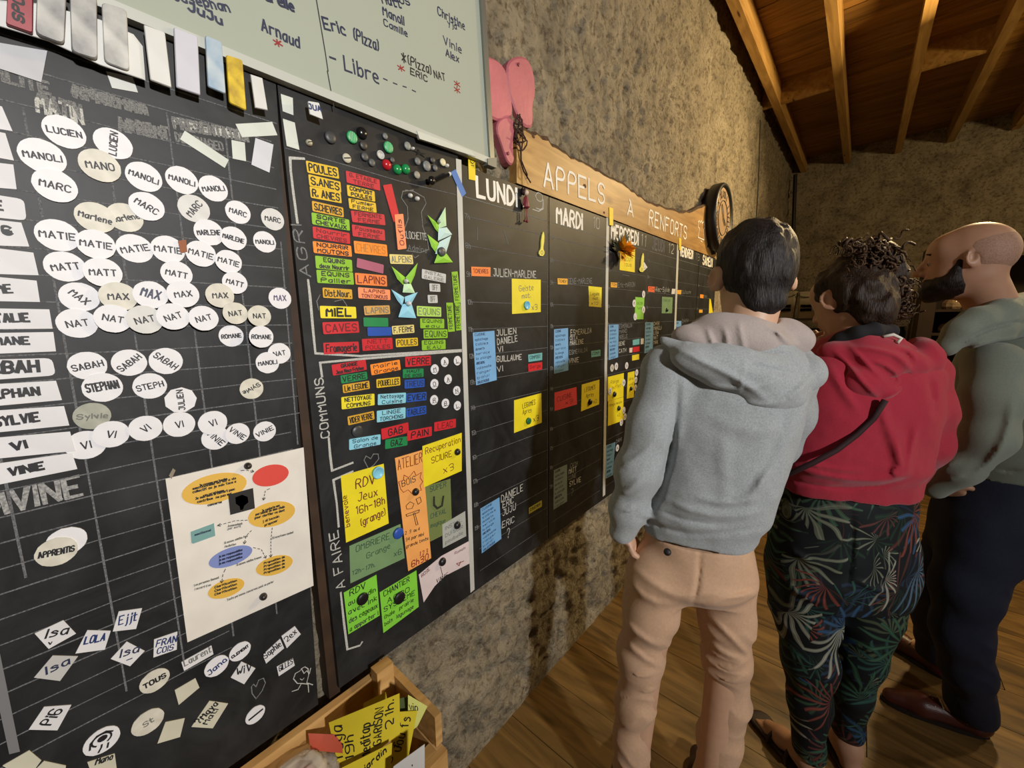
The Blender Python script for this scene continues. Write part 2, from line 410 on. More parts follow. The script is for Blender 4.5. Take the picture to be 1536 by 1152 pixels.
B6 = board('black chalkboard column headed VENDREDI', [(2.459, BOTZ), (2.868, BOTZ), (2.868, TOPZ), (2.459, TOPZ)])
B7 = board('black chalkboard column headed SAMEDI behind the first man', [(2.876, BOTZ), (3.30, BOTZ), (3.30, TOPZ), (2.876, TOPZ)])
for yy in (.3, ):
    mb = MB().box((-.05, .311, .66), (-.0135, .337, TOPZ+.02)); tag(mb.obj('batten', FRAMEB), 'dark wooden batten in the gap between the two left chalkboards', 'batten')

# chalk writing: every call is one part of its board
def chalk(parent, pls, th, m=CHALK, name='chalk_lettering', seed=1, dx=.0004):
    mb = MB(); ribbons(mb, pls, th, dx, random.Random(seed)); return mb.obj(name, m, parent)
def tx(text, x0, y0, x1, y1, hpx, th=.0012, par=None, m=CHALK, jit=.3, off=0.0, seed=0, dx=None, name='chalk_lettering', vert=False):
    A = Wp(x0, y0, off); B = Wp(x1, y1, off)
    if vert:      # hpx measured sideways for letters turned on their side
        h = abs(Wp((x0+x1)/2+hpx, (y0+y1)/2, off)[0]-Wp((x0+x1)/2, (y0+y1)/2, off)[0])
    else:
        xm, ym = (x0+x1)/2, (y0+y1)/2; h = Wp(xm, ym-hpx, off)[1]-Wp(xm, ym, off)[1]
    pls = text2d(text, A, B, h, seed, jit)
    if par is None: return pls
    return chalk(par, pls, th, m, name, hash_s(text), (off+.0004) if dx is None else dx)
def ln(par, pts, th=.0012, m=CHALK, name='chalk_line', px=True):
    P = [Wp(*p) for p in pts] if px else pts
    return chalk(par, [P], th, m, name)
def jline(a, b, rnd, n=8, j=.0006):
    return [(a[0]+(b[0]-a[0])*i/n, a[1]+(b[1]-a[1])*i/n+rnd.uniform(-j, j)) for i in range(n+1)]

rc = random.Random(8)
# board 1 grid
pl = []
for z in [1.879, 1.833, 1.796, 1.762, 1.724, 1.688]+[1.652-.0359*i for i in range(21)]:
    pl.append(jline((-.7, z+.004), (.305 if z > 1.35 else .285 if z > 1.03 else .14, z), rc, 14, .0008))
pl.append(jline((-.7, 1.915), (.318, 1.912), rc, 10))
chalk(B1, pl, .0009, LINECH, 'chalk_grid_row')
pl = [jline((x, 1.83 if i in (0, 1) else 1.875), (x-.012, .955), rc, 14, .0004) for i, x in enumerate([.009, .083, .158, .234])]
pl.append(jline((.304, 1.7), (.296, 1.3), rc, 10)); pl.append(jline((-.066, 1.83), (-.075, 1.2), rc, 10))
chalk(B1, pl, .0013, LINECH, 'chalk_grid_column')
# heavy grey strip bottom left
mb = MB().prism([Wp(*q) for q in ((0, 980), (30, 1127), (14, 1131), (-18, 985))][::-1], 0, .0006)
t_ = mb.obj('tape_strip', mat('grey_tape', '6f7072', .8)); fix_normals(t_.data); tag(t_, 'grey tape strip at the lower left corner of the gridded board', 'tape')
tx('ILITE', 5, 122, 75, 142, 17, .002, B1, DIMCHALK); tx('MATIN', 57, 168, 125, 186, 22, .0017, B1, CHALK)
tx('MATIN', 60, 160, 122, 178, 20, .0022, B1, DIMCHALK, seed=3)
tx('APREMAM', 112, 145, 220, 172, 14, .0026, B1, DIMCHALK); tx('APREM~$#', 108, 140, 218, 170, 12, .002, B1, DIMCHALK, seed=5)
tx('APREMT', 180, 196, 255, 210, 18, .002, B1, DIMCHALK); tx('#$#$', 190, 194, 250, 207, 12, .002, B1, DIMCHALK)
tx('PRESENTATION', 262, 192, 372, 212, 14, .0022, B1, DIMCHALK); tx('P#$#$$', 262, 190, 370, 210, 12, .0016, B1, CHALK)
tx('DEMENAGEO', 265, 212, 335, 226, 12, .0014, B1, DIMCHALK)
tx('DIVINE', -28, 778, 122, 742, 30, .0026, B1, mat('soft_chalk', 'a9a9a6', .95, col2='6d6e70', scale=300))
def heart(cx, cy, w, h, n=22):
    out = []
    for i in range(n+1):
        t = 2*math.pi*i/n; x = 16*math.sin(t)**3; y_ = 13*math.cos(t)-5*math.cos(2*t)-2*math.cos(3*t)-math.cos(4*t)
        out.append((cx+x/16*w, cy-y_/16*h))
    return out
ln(B1, [(384, 1048), (378, 1040), (377, 1030), (380, 1026), (384, 1030), (388, 1020), (395, 1017), (398, 1024), (393, 1036), (384, 1048)], .0008, DIMCHALK, 'chalk_heart')
ln(B1, [(438, 1037), (447, 1034), (452, 1025), (446, 1025), (440, 1018), (443, 1010), (450, 1006), (452, 1003), (457, 1000), (462, 1003), (463, 1012), (460, 1024), (469, 1027)], .0009, CHALK, 'chalk_figure')
ln(B1, [(463, 1038), (462, 1026), (452, 1025)], .0009, CHALK, 'chalk_figure')
ln(B1, [(452, 1003), (456, 1010), (460, 1006), (464, 1010), (466, 1002)], .0008, CHALK, 'chalk_figure')
ln(B1, [(450, 1018), (453, 1020), (456, 1017)], .0006, CHALK, 'chalk_figure')

# board 2 brackets and headings
BR = .0024
ln(B2, [(456, 238), (435, 237), (436, 256), (440, 290), (446, 334)], BR, name='chalk_bracket')
ln(B2, [(462, 420), (465, 445), (469, 490), (473, 530), (540, 534), (620, 529), (692, 525)], BR, name='chalk_bracket')
ln(B2, [(692, 527), (620, 532), (545, 538), (480, 544), (483, 565)], BR, name='chalk_bracket')
ln(B2, [(493, 657), (495, 682), (498, 706), (529, 694)], BR, name='chalk_bracket')
ln(B2, [(529, 707), (500, 720), (505, 755), (508, 790)], BR, name='chalk_bracket')
ln(B2, [(511, 889), (516, 935), (521, 974), (540, 968), (543, 963)], BR, name='chalk_bracket')
tx('AGRI', 466, 415, 452, 338, 14, .0013, B2, DIMCHALK, vert=True); tx('COMMUNS', 494, 655, 484, 567, 12, .0014, B2, CHALK, vert=True)
tx('A FAIRE', 517, 880, 507, 795, 13, .0013, B2, CHALK, vert=True)
ln(B2, [(552, 702), (546, 690), (549, 684), (556, 688), (560, 681), (567, 681), (568, 688), (561, 697), (555, 702)], .001, DIMCHALK, 'chalk_heart')
ln(B2, [(428, 222), (520, 248), (600, 272), (684, 292)], .0007, LINECH)
ln(B2, [(620, 285), (604, 287), (602, 297), (611, 310), (612, 328), (606, 345)], .001, DIMCHALK, 'chalk_bell')
ln(B2, [(608, 285), (620, 287), (636, 296), (639, 305), (632, 318), (634, 340), (641, 360), (643, 374), (630, 379), (610, 376)], .001, DIMCHALK, 'chalk_bell')
tx('CLOCHETTE', 606, 357, 640, 360, 10, .0008, B2, CHALK); tx('Admine', 612, 375, 640, 379, 8, .0007, B2, DIMCHALK)
ln(B2, [(618, 381), (622, 387), (628, 383)], .0008, DIMCHALK, 'chalk_bell')
ln(B2, [(480, 442), (475, 452), (478, 465)], .0008, DIMCHALK); ln(B2, [(502, 452), (514, 449), (520, 458), (518, 468)], .0008, DIMCHALK)

# ---- day columns
HS = .0776; H7 = 1.832
def column(bd, y0, y1, seed, labels=True, first=H7):
    r = random.Random(seed); pl = []
    for k in range(15):
        z = first-HS*k
        if z < BOTZ+.02: break
        pl.append(jline((y0+(.022 if labels else .004), z), (y1-.006, z), r, 6, .0004))
    chalk(bd, pl, .0007, LINECH, 'chalk_hour_line')
    chalk(bd, [jline((y0+.006, first+.05), (y1-.006, first+.05), r, 6, .0003)], .0009, DIMCHALK, 'chalk_header_line')
    if labels:
        for k in range(13):
            z = first-HS*k; t = text2d('%dh' % (7+k), (y0+.004, z-.007), (y0+.022, z-.007), .013, k, .2)
            chalk(bd, t, .0009, DIMCHALK, 'hour_lettering')
column(B3, .777, 1.172, 1); column(B4, 1.18, 1.592, 2); column(B5, 1.612, 2.025, 3); column(B5, 2.035, 2.448, 4)
column(B6, 2.47, 2.868, 5); column(B7, 2.882, 3.29, 6)
chalk(B5, [jline((2.028, 1.95), (2.028, .7), rc, 10)], .0009, LINECH, 'chalk_divider')
chalk(B3, [jline((1.169, 1.955), (1.167, .69), rc, 10)], .0009, LINECH, 'chalk_divider')
PAINT = mat('white_board_paint', 'e6e4da', .8)
def head(text, x0, y0, x1, y1, h, th, bd, m=PAINT): tx(text, x0, y0, x1, y1, h, th, bd, m, jit=.08)
head('LUNDi', 716, 294, 775, 309, 27, .0052, B3); head('MARDi', 835, 334, 873, 343.5, 23, .0055, B4)
head('MERCREDi', 917, 357, 957, 367, 19, .0055, B5); head('JEUDi', 978, 373, 996, 378, 17, .005, B5, LINECH)
head('VENDREDi', 1020, 383, 1039, 388, 13, .0055, B6); head('SAMEDI', 1054, 396, 1068, 400, 13, .0055, B7)
tx('9', 804, 312, 814, 315, 24, .0014, B3); ln(B3, [(799, 314), (808, 317), (815, 313), (815, 300)], .0014)
tx('10', 889, 341, 899, 344, 16, .0016, B4); tx('11', 960, 367, 968, 370, 17, .0018, B5); tx('12', 1002, 379, 1010, 381, 14, .002, B5); tx('13', 1043, 389, 1049, 391, 10, .002, B6, DIMCHALK)
def ct(t, x0, y0, x1, y1, h, th=.0014, bd=B3, m=CHALK): tx(t, x0, y0, x1, y1, h, th, bd, m, jit=.35)
ct('JULIEN-MARLENE', 740, 414, 804, 417, 10.5)
ct('JULIEN', 745, 504, 774, 500, 8.5); ct('DANIELE', 746, 517, 776, 512, 9); ct('VI', 747, 528, 754, 527, 8)
ct('GUILLAUME', 745, 543, 782, 539, 8); ct('VI', 746, 558, 754, 556, 8)
ct('DANIELE', 752, 753, 784, 736, 10); ct('ERIC', 754, 762, 770, 754, 9); ct('JUJU', 754, 774, 773, 764, 9); ct('ERIC', 753, 792, 771, 783, 9); ct('?', 760, 808, 764, 806, 14)
ct('GENE-MARLENE', 852, 426, 888, 425, 8, bd=B4, m=DIMCHALK)
ct('ESMERALDA', 856, 503, 887, 499, 7.5, bd=B4); ct('OITA', 855, 510, 866, 509, 5.5, bd=B4); ct('MARLENE', 855, 518, 875, 515, 6.5, bd=B4)
ct('ESMERALDA', 854, 532, 881, 527, 6, bd=B4, m=DIMCHALK); ct('VINIE', 853, 545, 868, 543, 7, bd=B4)
ct('CATH', 855, 702, 866, 698, 6, bd=B4, m=DIMCHALK); ct('MATT', 853, 711, 864, 707, 7, bd=B4); ct('LUNE', 853, 720, 864, 715, 6, bd=B4, m=DIMCHALK)
ct('SYLVIE', 854, 730, 871, 722, 7, bd=B4); ct('?', 856, 744, 859, 743, 10, bd=B4, m=DIMCHALK)
ct('Eric-MARION', 927, 431, 952, 430, 7, bd=B5, m=DIMCHALK); ct('Alec-Sylvie', 983, 437, 1004, 438, 7, bd=B5)
for i, t in enumerate(['ESMERALDA', 'MANO', 'NOELLE']): ct(t, 929, 492.5+i*8, 929+(19, 11, 12)[i], 490.5+i*8, 5.5, bd=B5, m=DIMCHALK)
ct('GENE', 928, 519, 937, 517, 5.5, bd=B5); ct('CATH', 928, 529.5, 939, 527.5, 5.5, bd=B5)
for i, t in enumerate(['DANI', 'MANOLI', 'LISA', 'NAT', 'MAX']): ct(t, 980.5, 488+i*7, 980.5+(8, 11, 7, 6, 6)[i], 487+i*7, 5, bd=B5)
ct('DANI', 1023, 484, 1032, 483, 5, bd=B6, m=DIMCHALK); ct('Guillaume', 1023, 441, 1036, 440, 5, bd=B6, m=DIMCHALK); ct('Max', 1055, 446, 1060, 446, 4, bd=B7, m=DIMCHALK)
ct('DANI', 924, 665, 932, 661, 5, bd=B5, m=DIMCHALK)
# smears
for q in ((755, 345, 762, 366), (716, 340, 716, 360), (934, 412, 944, 414)):
    ln(B3 if q[0] < 820 else B5, [(q[0], q[1]), (q[2], q[3])], .0012, mat('chalk_smear', '66676a', .95), 'chalk_smear')

# white tape between boards
TAPE = mat('white_tape', 'b9bab4', .6, var=.06, scale=12)
for (lab, P) in (('white tape strip between the task board and the LUNDI column', [(683.5, 238), (691.5, 240), (698.5, 480), (711.5, 884), (705.5, 889), (691.5, 480)]),
                 ('white tape strip between the MARDI and MERCREDI columns', [(909.5, 322), (913.5, 324), (907.5, 742), (904, 745)]),
                 ('white tape strip between the JEUDI and VENDREDI columns', [(1015.8, 360), (1018.6, 361), (1012.5, 520), (1009.5, 520)])):
    if len(P) == 4 and P[3][1] == 520: P = [(1015.8, 360), (1018.6, 361), (1006.5, 690), (1004, 692)]
    mb = MB().prism([Wp(*q) for q in P], 0.0, .0012); o = mb.obj('tape_strip', TAPE); fix_normals(o.data); tag(o, lab, 'tape', 'white tape strips between the boards')
# ------------------------------------------------------------------ flat things held on the boards
PLACED = []
def ccw(p):
    a = sum(p[i][0]*p[(i+1) % len(p)][1]-p[(i+1) % len(p)][0]*p[i][1] for i in range(len(p)))
    return p if a > 0 else p[::-1]
def sat(a, b, tol=.0004):
    for P, Q in ((a, b), (b, a)):
        for i in range(len(P)):
            ex, ey = P[(i+1) % len(P)][0]-P[i][0], P[(i+1) % len(P)][1]-P[i][1]; nx, ny = ey, -ex
            l = math.hypot(nx, ny) or 1; nx /= l; ny /= l
            if min(nx*(q[0]-P[i][0])+ny*(q[1]-P[i][1]) for q in Q) > -tol: return False
    return True
def level(poly, th, base=0.0):
    top = base
    for q, t in PLACED:
        if t > top and sat(poly, q): top = t
    PLACED.append((poly, top+th)); return top
PM = {}
def paper(name, col, rough=.6, var=.05):
    return mat('sheet_'+name, col, rough, var=var, scale=18)
def flat(poly, th, m, name, label, cat, group=None, texts=(), base=0.0, smooth=False, round_=0.0, curl=None):
    poly = ccw(poly)
    if round_: poly = rounded(poly, round_)
    x0 = level(poly, th, base)+.0002; n = len(poly)
    cy = sum(p[0] for p in poly)/n; cz = sum(p[1] for p in poly)/n
    mb = MB(); lp = [(y-cy, z-cz) for y, z in poly]
    if curl:
        mb = curled(lp, th, curl)
    else: mb.prism(lp, 0, th)
    o = link(name, mb.mesh(name), m, None, (x0, cy, cz)); tag(o, label, cat, group)
    for i, (pls, ht, tm) in enumerate(texts):
        t = MB(); ribbons(t, [[(y-cy, z-cz) for y, z in p] for p in pls], ht, th+.0003, random.Random(i))
        link('lettering', t.mesh('lettering'), tm, o)
    return o
def rounded(poly, r, k=3):
    out = []; n = len(poly)
    for i in range(n):
        p0, p, p2 = poly[i-1], poly[i], poly[(i+1) % n]
        def to(a):
            l = math.hypot(a[0]-p[0], a[1]-p[1]); q = min(r, l*.4)/l; return (p[0]+(a[0]-p[0])*q, p[1]+(a[1]-p[1])*q)
        a, b = to(p0), to(p2)
        for j in range(k+1):
            t = j/k; out.append(((1-t)**2*a[0]+2*t*(1-t)*p[0]+t*t*b[0], (1-t)**2*a[1]+2*t*(1-t)*p[1]+t*t*b[1]))
    return out
ORD = ['first', 'second', 'third', 'fourth', 'fifth', 'sixth', 'seventh', 'eighth', 'ninth', 'tenth', 'eleventh', 'twelfth']
MAGW = mat('white_magnet', 'd9d9dc', .5, var=.03, scale=40); MAGC = mat('cream_magnet', 'c9c6b8', .5, var=.10, scale=60); MAGG = mat('greenish_cream_magnet', '9b9d90', .6, var=.12, scale=60)
MAGS = mat('glossy_white_magnet', 'd2d2cf', .18, var=.05, scale=40)
NR = .0212
MAGS_L = [('LUCIEN',96.5,198,3,'w'),('LUCIEN',170,215.5,80,'w'),('MANOLI',64,234.5,3,'w'),('MANO',150,249,5,'c'),('MANOLI',216,265.5,-14,'w'),
('MANOLI',273,270.5,-8,'w'),('MANOLI',320,283,14,'w'),('MARC',83,279,-8,'w'),('Marlene',187.5,326.5,20,'c'),('Marlene',143,326.5,-12,'c'),('MARC',220,310,-32,'w'),
('MARC',291,313,52,'s'),('MARC',357,318.5,-12,'w'),('MARC',409,329,-3,'s'),('MARLENE',313,349,8,'w'),('MARLENE',349.5,358,-12,'w'),('MANOLI',397,363,3,'w'),
('MATIE',86.5,353,-2,'w'),('MATIE',144,367,-5,'w'),('MATIE',202.5,373,14,'w'),('MATIE',252,374.5,-3,'w'),('MATIE',301,381,-14,'w'),('MATIE',342,393,-14,'w'),
('MATT',98,400,10,'w'),('MATT',154,409,0,'w'),('MATT',264.5,411,-12,'w'),('MATT',351,424.5,-16,'w'),
('MAX',119.5,445.5,-48,'w'),('MAX',177,445,0,'c'),('MAX',225,442.5,-20,'b'),('MAX',273,441.5,8,'w'),('MAX',328.5,443.5,3,'c'),('MAX',420,447.5,-3,'p'),
('NAT',116,485,8,'w'),('NAT',169,478,-14,'w'),('NAT',216,479.5,12,'s'),('NAT',258,475,18,'w'),('NAT',303,477.5,14,'w'),('NAT',351,470,6,'c'),('NAT',386.5,474,0,'c'),
('ROMANE',347,504,3,'w'),('ROMANE',389,505,-4,'w'),('NAT',419,530,6,'w'),('MANOLI',401,544,2,'w'),('SABAH',131.5,548.5,10,'w'),('SABAH',194,544,38,'w'),('SABAH',249,541.5,-45,'w'),
('STEPHAN',154,581,5,'h'),('STEPH',225,579,8,'w'),('Sylvie',377.5,583,205,'c'),('JULIEN',271,600,90,'o'),('Sylvie',138.5,624,-6,'g'),
('VI',129,667.5,4,'w'),('VI',167,651,-16,'w'),('VI',218,642,30,'w'),('VI',269,636.5,4,'w'),('VINIE',323.5,657,-55,'w'),('VINIE',356,650,-48,'w'),('VI',319,634,12,'w'),('VINIE',397,647,18,'w')]
zz = {}
for t in MAGS_L: zz.setdefault(t[0], []).append(t)
_seen = {}
ordered = {k: sorted(v, key=lambda t: t[1]) for k, v in zz.items()}
ROWNAME = ['top', 'second', 'third', 'fourth', 'fifth', 'sixth']
for i, t in enumerate(MAGS_L):
    s, px, py, ang, kind = t; y, z = Wp(px, py, .001); rnd = random.Random(i*7+1)
    nseg = 9 if kind == 'o' else 28; r = NR*rnd.uniform(.96, 1.03)*(.93 if kind in 'g' else 1)
    if px > 330: r *= .93
    poly = [(y+r*math.cos(2*math.pi*k/nseg)*rnd.uniform(.985, 1.012), z+r*math.sin(2*math.pi*k/nseg)*rnd.uniform(.985, 1.012)) for k in range(nseg)]
    a = math.radians(ang); L = r*(.78 if len(s) > 4 else .66 if len(s) > 3 else .52 if len(s) > 2 else .22); h = r*(.36 if len(s) > 5 else .42 if len(s) > 2 else .5)
    c, sn = math.cos(a), math.sin(a); oy, oz = y+sn*h/2, z-c*h/2
    A = (oy-c*L, oz-sn*L); B = (oy+c*L, oz+sn*L)
    hand = kind in 'gbph' or s.islower() or s[1:].islower()
    pls = text2d(s, A, B, h*(1.5 if kind in 'bh' else 1.2 if kind == 'p' else 1), i, .55 if hand else .12)
    im = {'b': NAVY, 'p': mat('violet_ink', '4b3f66', .6), 'g': GREYINK}.get(kind, INK)
    lst = ordered[s]; k = lst.index(t); n = len(lst)
    look = {'w': 'white', 'c': 'cream', 'g': 'grey-green worn', 'b': 'white', 'p': 'white', 's': 'glossy white', 'h': 'white', 'o': 'many-sided white'}[kind]
    pre = s[:3].upper() if len(s) > 2 else s[0]
    what = f"{len(s)}-letter name starting {pre}" if len(s) > 2 else 'two letters starting V'
    if s == 'Marlene': what = 'joined handwriting starting MAR'
    if s == 'Sylvie': what = 'faded handwriting' if kind == 'g' else 'upside-down handwriting'
    lab = f"{look} round magnet, {what}" if s != 'Sylvie' else f"{look} round magnet with {what}"
    if n > 1 and s != 'Sylvie': lab += f", {ORD[k]} such from the left"
    flat(poly, .0014, {'w': MAGW, 'c': MAGC, 'g': MAGG, 's': MAGS}.get(kind, MAGW), 'name_magnet', lab, 'magnet', 'round name magnets on the gridded board',
         [(pls, (.0008 if kind not in 'bh' else .0011), im)])
# orange sliver behind a magnet
flat([Wp(*q) for q in ((266, 362), (278, 360), (280, 378), (270, 380))], .001, paper('orange_dark', '8a4a1e'), 'magnet_piece', 'small orange piece peeking out behind a round name magnet', 'magnet')

# ---- free shapes: (label, colour, thickness, pixel corners, [(text, x0,y0,x1,y1,h,weight,ink)])
WHITE_P, CREAM_P = 'd0d0d2', 'c2bfac'
def sheet(name, label, cat, col, pts, texts=(), group=None, th=.0009, rnd=0.0, curl=None, jit=.35, m=None, base=0.0):
    T = []
    for q in texts:
        s, x0, y0, x1, y1, h, w = q[:7]; im = q[7] if len(q) > 7 else INK
        T.append((tx(s, x0, y0, x1, y1, h, off=.001, jit=jit, vert=(len(q) > 8)), w, im))
    return flat([Wp(p[0], p[1], .0005) for p in pts], th, m or paper(col, col), name, label, cat, group, T, round_=rnd, base=base)
def curled(lp, th, curl):
    raise RuntimeError
GR = 'diamond and odd shaped name magnets at the bottom of the gridded board'
def dm(label, pts, texts=(), col=WHITE_P, **k): sheet('name_magnet', label, 'magnet', col, pts, texts, GR, th=.0012, **k)
dm('white diamond magnet with a three-letter name and small arrow, highest on the left', [(52, 950), (95, 930), (114, 950), (73, 973)], [('Isa', 68, 957, 100, 951, 12, .001, INK), ('v', 72, 967, 77, 966, 5, .0007, INK)])
dm('white slanted magnet with blue capitals L O L A', [(131, 945), (166, 946), (157, 974), (113, 980)], [('LOLA', 126, 966, 156, 960, 10, .001, BLUEINK)])
dm('white slanted magnet with a blue scribbled word, uppermost of the cluster', [(178, 917), (213, 912), (204, 943), (169, 947)], [('Ejjt', 178, 937, 204, 930, 12, .0009, BLUEINK)])
dm('white diamond magnet with a blue three-letter name and underline', [(190, 962), (217, 976), (195, 999), (166, 988)], [('Isa', 180, 986, 207, 978, 11, .001, NAVY), ('-', 190, 994, 198, 991, 8, .0008, NAVY)])
dm('white rectangular magnet with two lines of blue capitals', [(231, 959), (266, 947), (265, 974), (230, 986)], [('FRAN', 234, 970, 264, 962, 9, .0009, BLUEINK), ('COIS', 235, 981, 259, 974, 8, .0008, BLUEINK)])
dm('grey-white slanted magnet with a dark blue three-letter name, under the highest diamond', [(79, 983), (117, 984), (90, 1021), (51, 1016)], [('Isa', 70, 1011, 104, 996, 11, .001, NAVY)], col='b4b4b2')
dm('white slanted magnet with letters turned on edge, lowest on the left', [(66, 1060), (107, 1057), (86, 1095), (43, 1094)], [('Pi6', 76, 1087, 94, 1064, 13, .001, INK)])
dm('blank cream sticker partly cut by the bottom left corner', [(4, 1148), (44, 1125), (62, 1140), (40, 1170)], col=CREAM_P)
dm('cream sticker at the very bottom edge, right of the blank one', [(55, 1152), (66, 1141), (99, 1148), (96, 1168)], col=CREAM_P)
dm('cream slanted magnet with a name at the bottom edge', [(131, 1143), (172, 1130), (175, 1152), (140, 1168)], [('Mano', 143, 1147, 168, 1138, 8, .0009, INK)], col=CREAM_P)
dm('narrow white rectangular magnet with a long handwritten name', [(272, 993), (317, 968), (320, 981), (276, 1006)], [('Laurent', 277, 999, 317, 977, 9, .0008, GREYINK)])
dm('blank cream diamond magnet beside the circle reading TOUS', [(262, 1035), (293, 1017), (299, 1031), (268, 1057)], col=CREAM_P)
dm('white diamond magnet with three letters starting with W', [(362, 992), (383, 1002), (366, 1026), (346, 1016)], [('WiV', 355, 1014, 377, 1004, 11, .001, INK)])
dm('white rectangular magnet with handwriting, left of the topmost right one', [(394, 982), (420, 958), (426, 972), (399, 995)], [('Sophie', 398, 988, 422, 968, 9, .0009, INK)])
dm('small white rectangular magnet, topmost at the right end', [(422, 954), (442, 939), (451, 951), (430, 972)], [('2ex', 430, 963, 445, 949, 9, .0009, INK)])
dm('small white rectangular magnet above the chalk figure', [(415, 1000), (439, 987), (442, 998), (418, 1014)], [('GILLES', 419, 1007, 439, 995, 8, .0008, INK)])
dm('cream slanted blank magnet left of the handwritten diamond at the bottom', [(248, 1083), (277, 1077), (270, 1105), (236, 1115)], col=CREAM_P)
dm('large cream diamond magnet with two lines of handwriting near the bottom', [(314, 1051), (342, 1055), (319, 1092), (287, 1090)], [('?Maya', 298, 1086, 327, 1056, 9, .001, INK), ('Mati', 311, 1086, 327, 1064, 8, .0009, INK)], col=CREAM_P)
def disc(label, px, py, r, texts=(), m=None, grp=None, th=.0014, name='name_magnet', cat='magnet', seg=26, seed=0, base=0.0):
    y, z = Wp(px, py, .001); rnd = random.Random(seed+int(px*3+py)); T = []
    for q in texts:
        s, ang, wf, h, w = q[:5]; im = q[5] if len(q) > 5 else INK; dy = q[6] if len(q) > 6 else 0
        a = math.radians(ang); c, sn = math.cos(a), math.sin(a); hh = h*r; oy, oz = y+sn*(hh/2-dy*r), z-c*(hh/2-dy*r)
        T.append((text2d(s, (oy-c*r*wf, oz-sn*r*wf), (oy+c*r*wf, oz+sn*r*wf), hh, 3, .4), w, im))
    poly = [(y+r*math.cos(2*math.pi*k/seg)*rnd.uniform(.975, 1.015), z+r*math.sin(2*math.pi*k/seg)*rnd.uniform(.975, 1.015)) for k in range(seg)]
    return flat(poly, th, m or MAGW, name, label, cat, grp, T, base=base)
disc('white round magnet half hidden by a cream one, alone in the left middle', 100, 812, .021, grp='round odd magnets')
disc('cream and brown round magnet overlapping a white one, alone in the left middle', 85, 827, .021, [('APPRENTIS', -8, .8, .4, .0009, INK)], MAGC, 'round odd magnets')
disc('cream round magnet reading TOUS', 232, 1021, .0195, [('TOUS', 4, .72, .42, .0011, INK)], MAGC, 'round odd magnets')
disc('white round magnet with blue handwriting starting with J', 325, 999, .019, [('Jano', 20, .8, .5, .001, BLUEINK)], None, 'round odd magnets')
disc('white round magnet with eight small capitals starting with C', 360, 977, .018, [('CLEMENT', 12, .8, .28, .0009, INK)], None, 'round odd magnets')
disc('white round magnet with one thick slanted black line', 383, 1072, .0175, [('-', 10, .7, .5, .0018, INK)], None, 'round odd magnets')
disc('worn cream round magnet with faded marks, left of the slanted blank one', 222, 1083, .021, [('St', 10, .3, .4, .0008, GREYINK)], MAGC, 'round odd magnets')
d_ = disc('white round magnet with a drawn curly-haired face', 153, 1111, .021, (), MAGW, 'round odd magnets')
mb = MB(); ribbons(mb, [[(.011*math.cos(t/3), .003+.009*math.sin(t/3)) for t in range(-3, 13)], [(-.014, -.004), (-.012, .006), (-.004, .013), (.006, .013), (.013, .007)], [(-.006, -.016), (-.002, -.010), (-.001, -.006)], [(.004, -.016), (.006, -.009)]], .0012, .0018); link('drawing', mb.mesh('drawing'), INK, d_)
mb = MB().prism([(.001+.006*math.cos(k*.7), .004+.005*math.sin(k*.7)) for k in range(9)], .0014, .0019); link('drawing', mb.mesh('drawing'), INK, d_)

# ---- name strips at the left edge of the grid
GS = 'white name strips in the left column of the grid'
def ns(label, pts, t, w=.0016, m=None, rr=0.0): sheet('name_strip', label, 'magnet', 'd3d3d6', pts, t, GS, rnd=rr, jit=.12)
X = -40
ns('blank white strip cut by the left edge, topmost of the left column', [(X, 148), (3, 160), (19, 197), (X, 187)], [])
ns('blank white strip at the left edge, second from top', [(X, 190), (8, 200), (21, 241), (X, 230)], [])
ns('blank white strip at the left edge, third from top', [(X, 240), (20, 247), (25, 284), (X, 279)], [])
ns('white name strip ending with letter E, fourth from top of the left column', [(X, 287), (36, 299), (40, 331), (X, 323)], [('E', -4, 314, 4, 315, 13, .0014, INK)], rr=.006)
ns('white name strip ending with a euro-like sign', [(X, 326), (32, 334), (44, 370), (X, 367)], [('A $', -22, 350, 18, 352, 12, .0015, INK)])
ns('blank looking white strip under the one with the euro-like sign', [(X, 368), (50, 379), (58, 413), (X, 410)], [('-', -12, 395, 0, 395, 8, .001, INK)])
ns('white name strip ending ME', [(X, 412), (55, 421), (60, 453), (X, 451)], [('ROME', -30, 441, 19, 439, 12, .0012, INK)])
ns('white name strip ending ALIE', [(X, 462), (74, 464), (79, 493), (X, 494)], [('NATALIE', -32, 484, 44, 482, 12, .0014, INK)])
ns('white name strip ending MANE', [(X, 500), (80, 498), (84, 527), (X, 532)], [('ROMANE', -36, 518, 44, 516, 11, .0013, INK)])
ns('white name strip with bold letters ending BAH', [(X, 540), (78, 537), (84, 563), (X, 572)], [('SABAH', -36, 561, 58, 557, 17, .0019, INK)], rr=.007)
ns('white name strip ending PHAN', [(X, 578), (84, 571), (93, 600), (X, 612)], [('STEPHAN', -42, 601, 59, 592, 12, .0015, INK)])
ns('white name strip starting SYL', [(X, 618), (96, 609), (104, 638), (X, 652)], [('SYLVIE', -8, 640, 59, 631, 13, .0015, INK)])
ns('white name strip with two letters VI', [(X, 659), (105, 647), (113, 676), (X, 691)], [('VI', 20, 675, 40, 671, 11, .0017, INK)])
ns('white name strip of five letters starting VI, lowest of the left column', [(X, 700), (108, 679), (116, 703), (X, 734)], [('VINIE', 16, 713, 66, 703, 11, .0015, INK)])

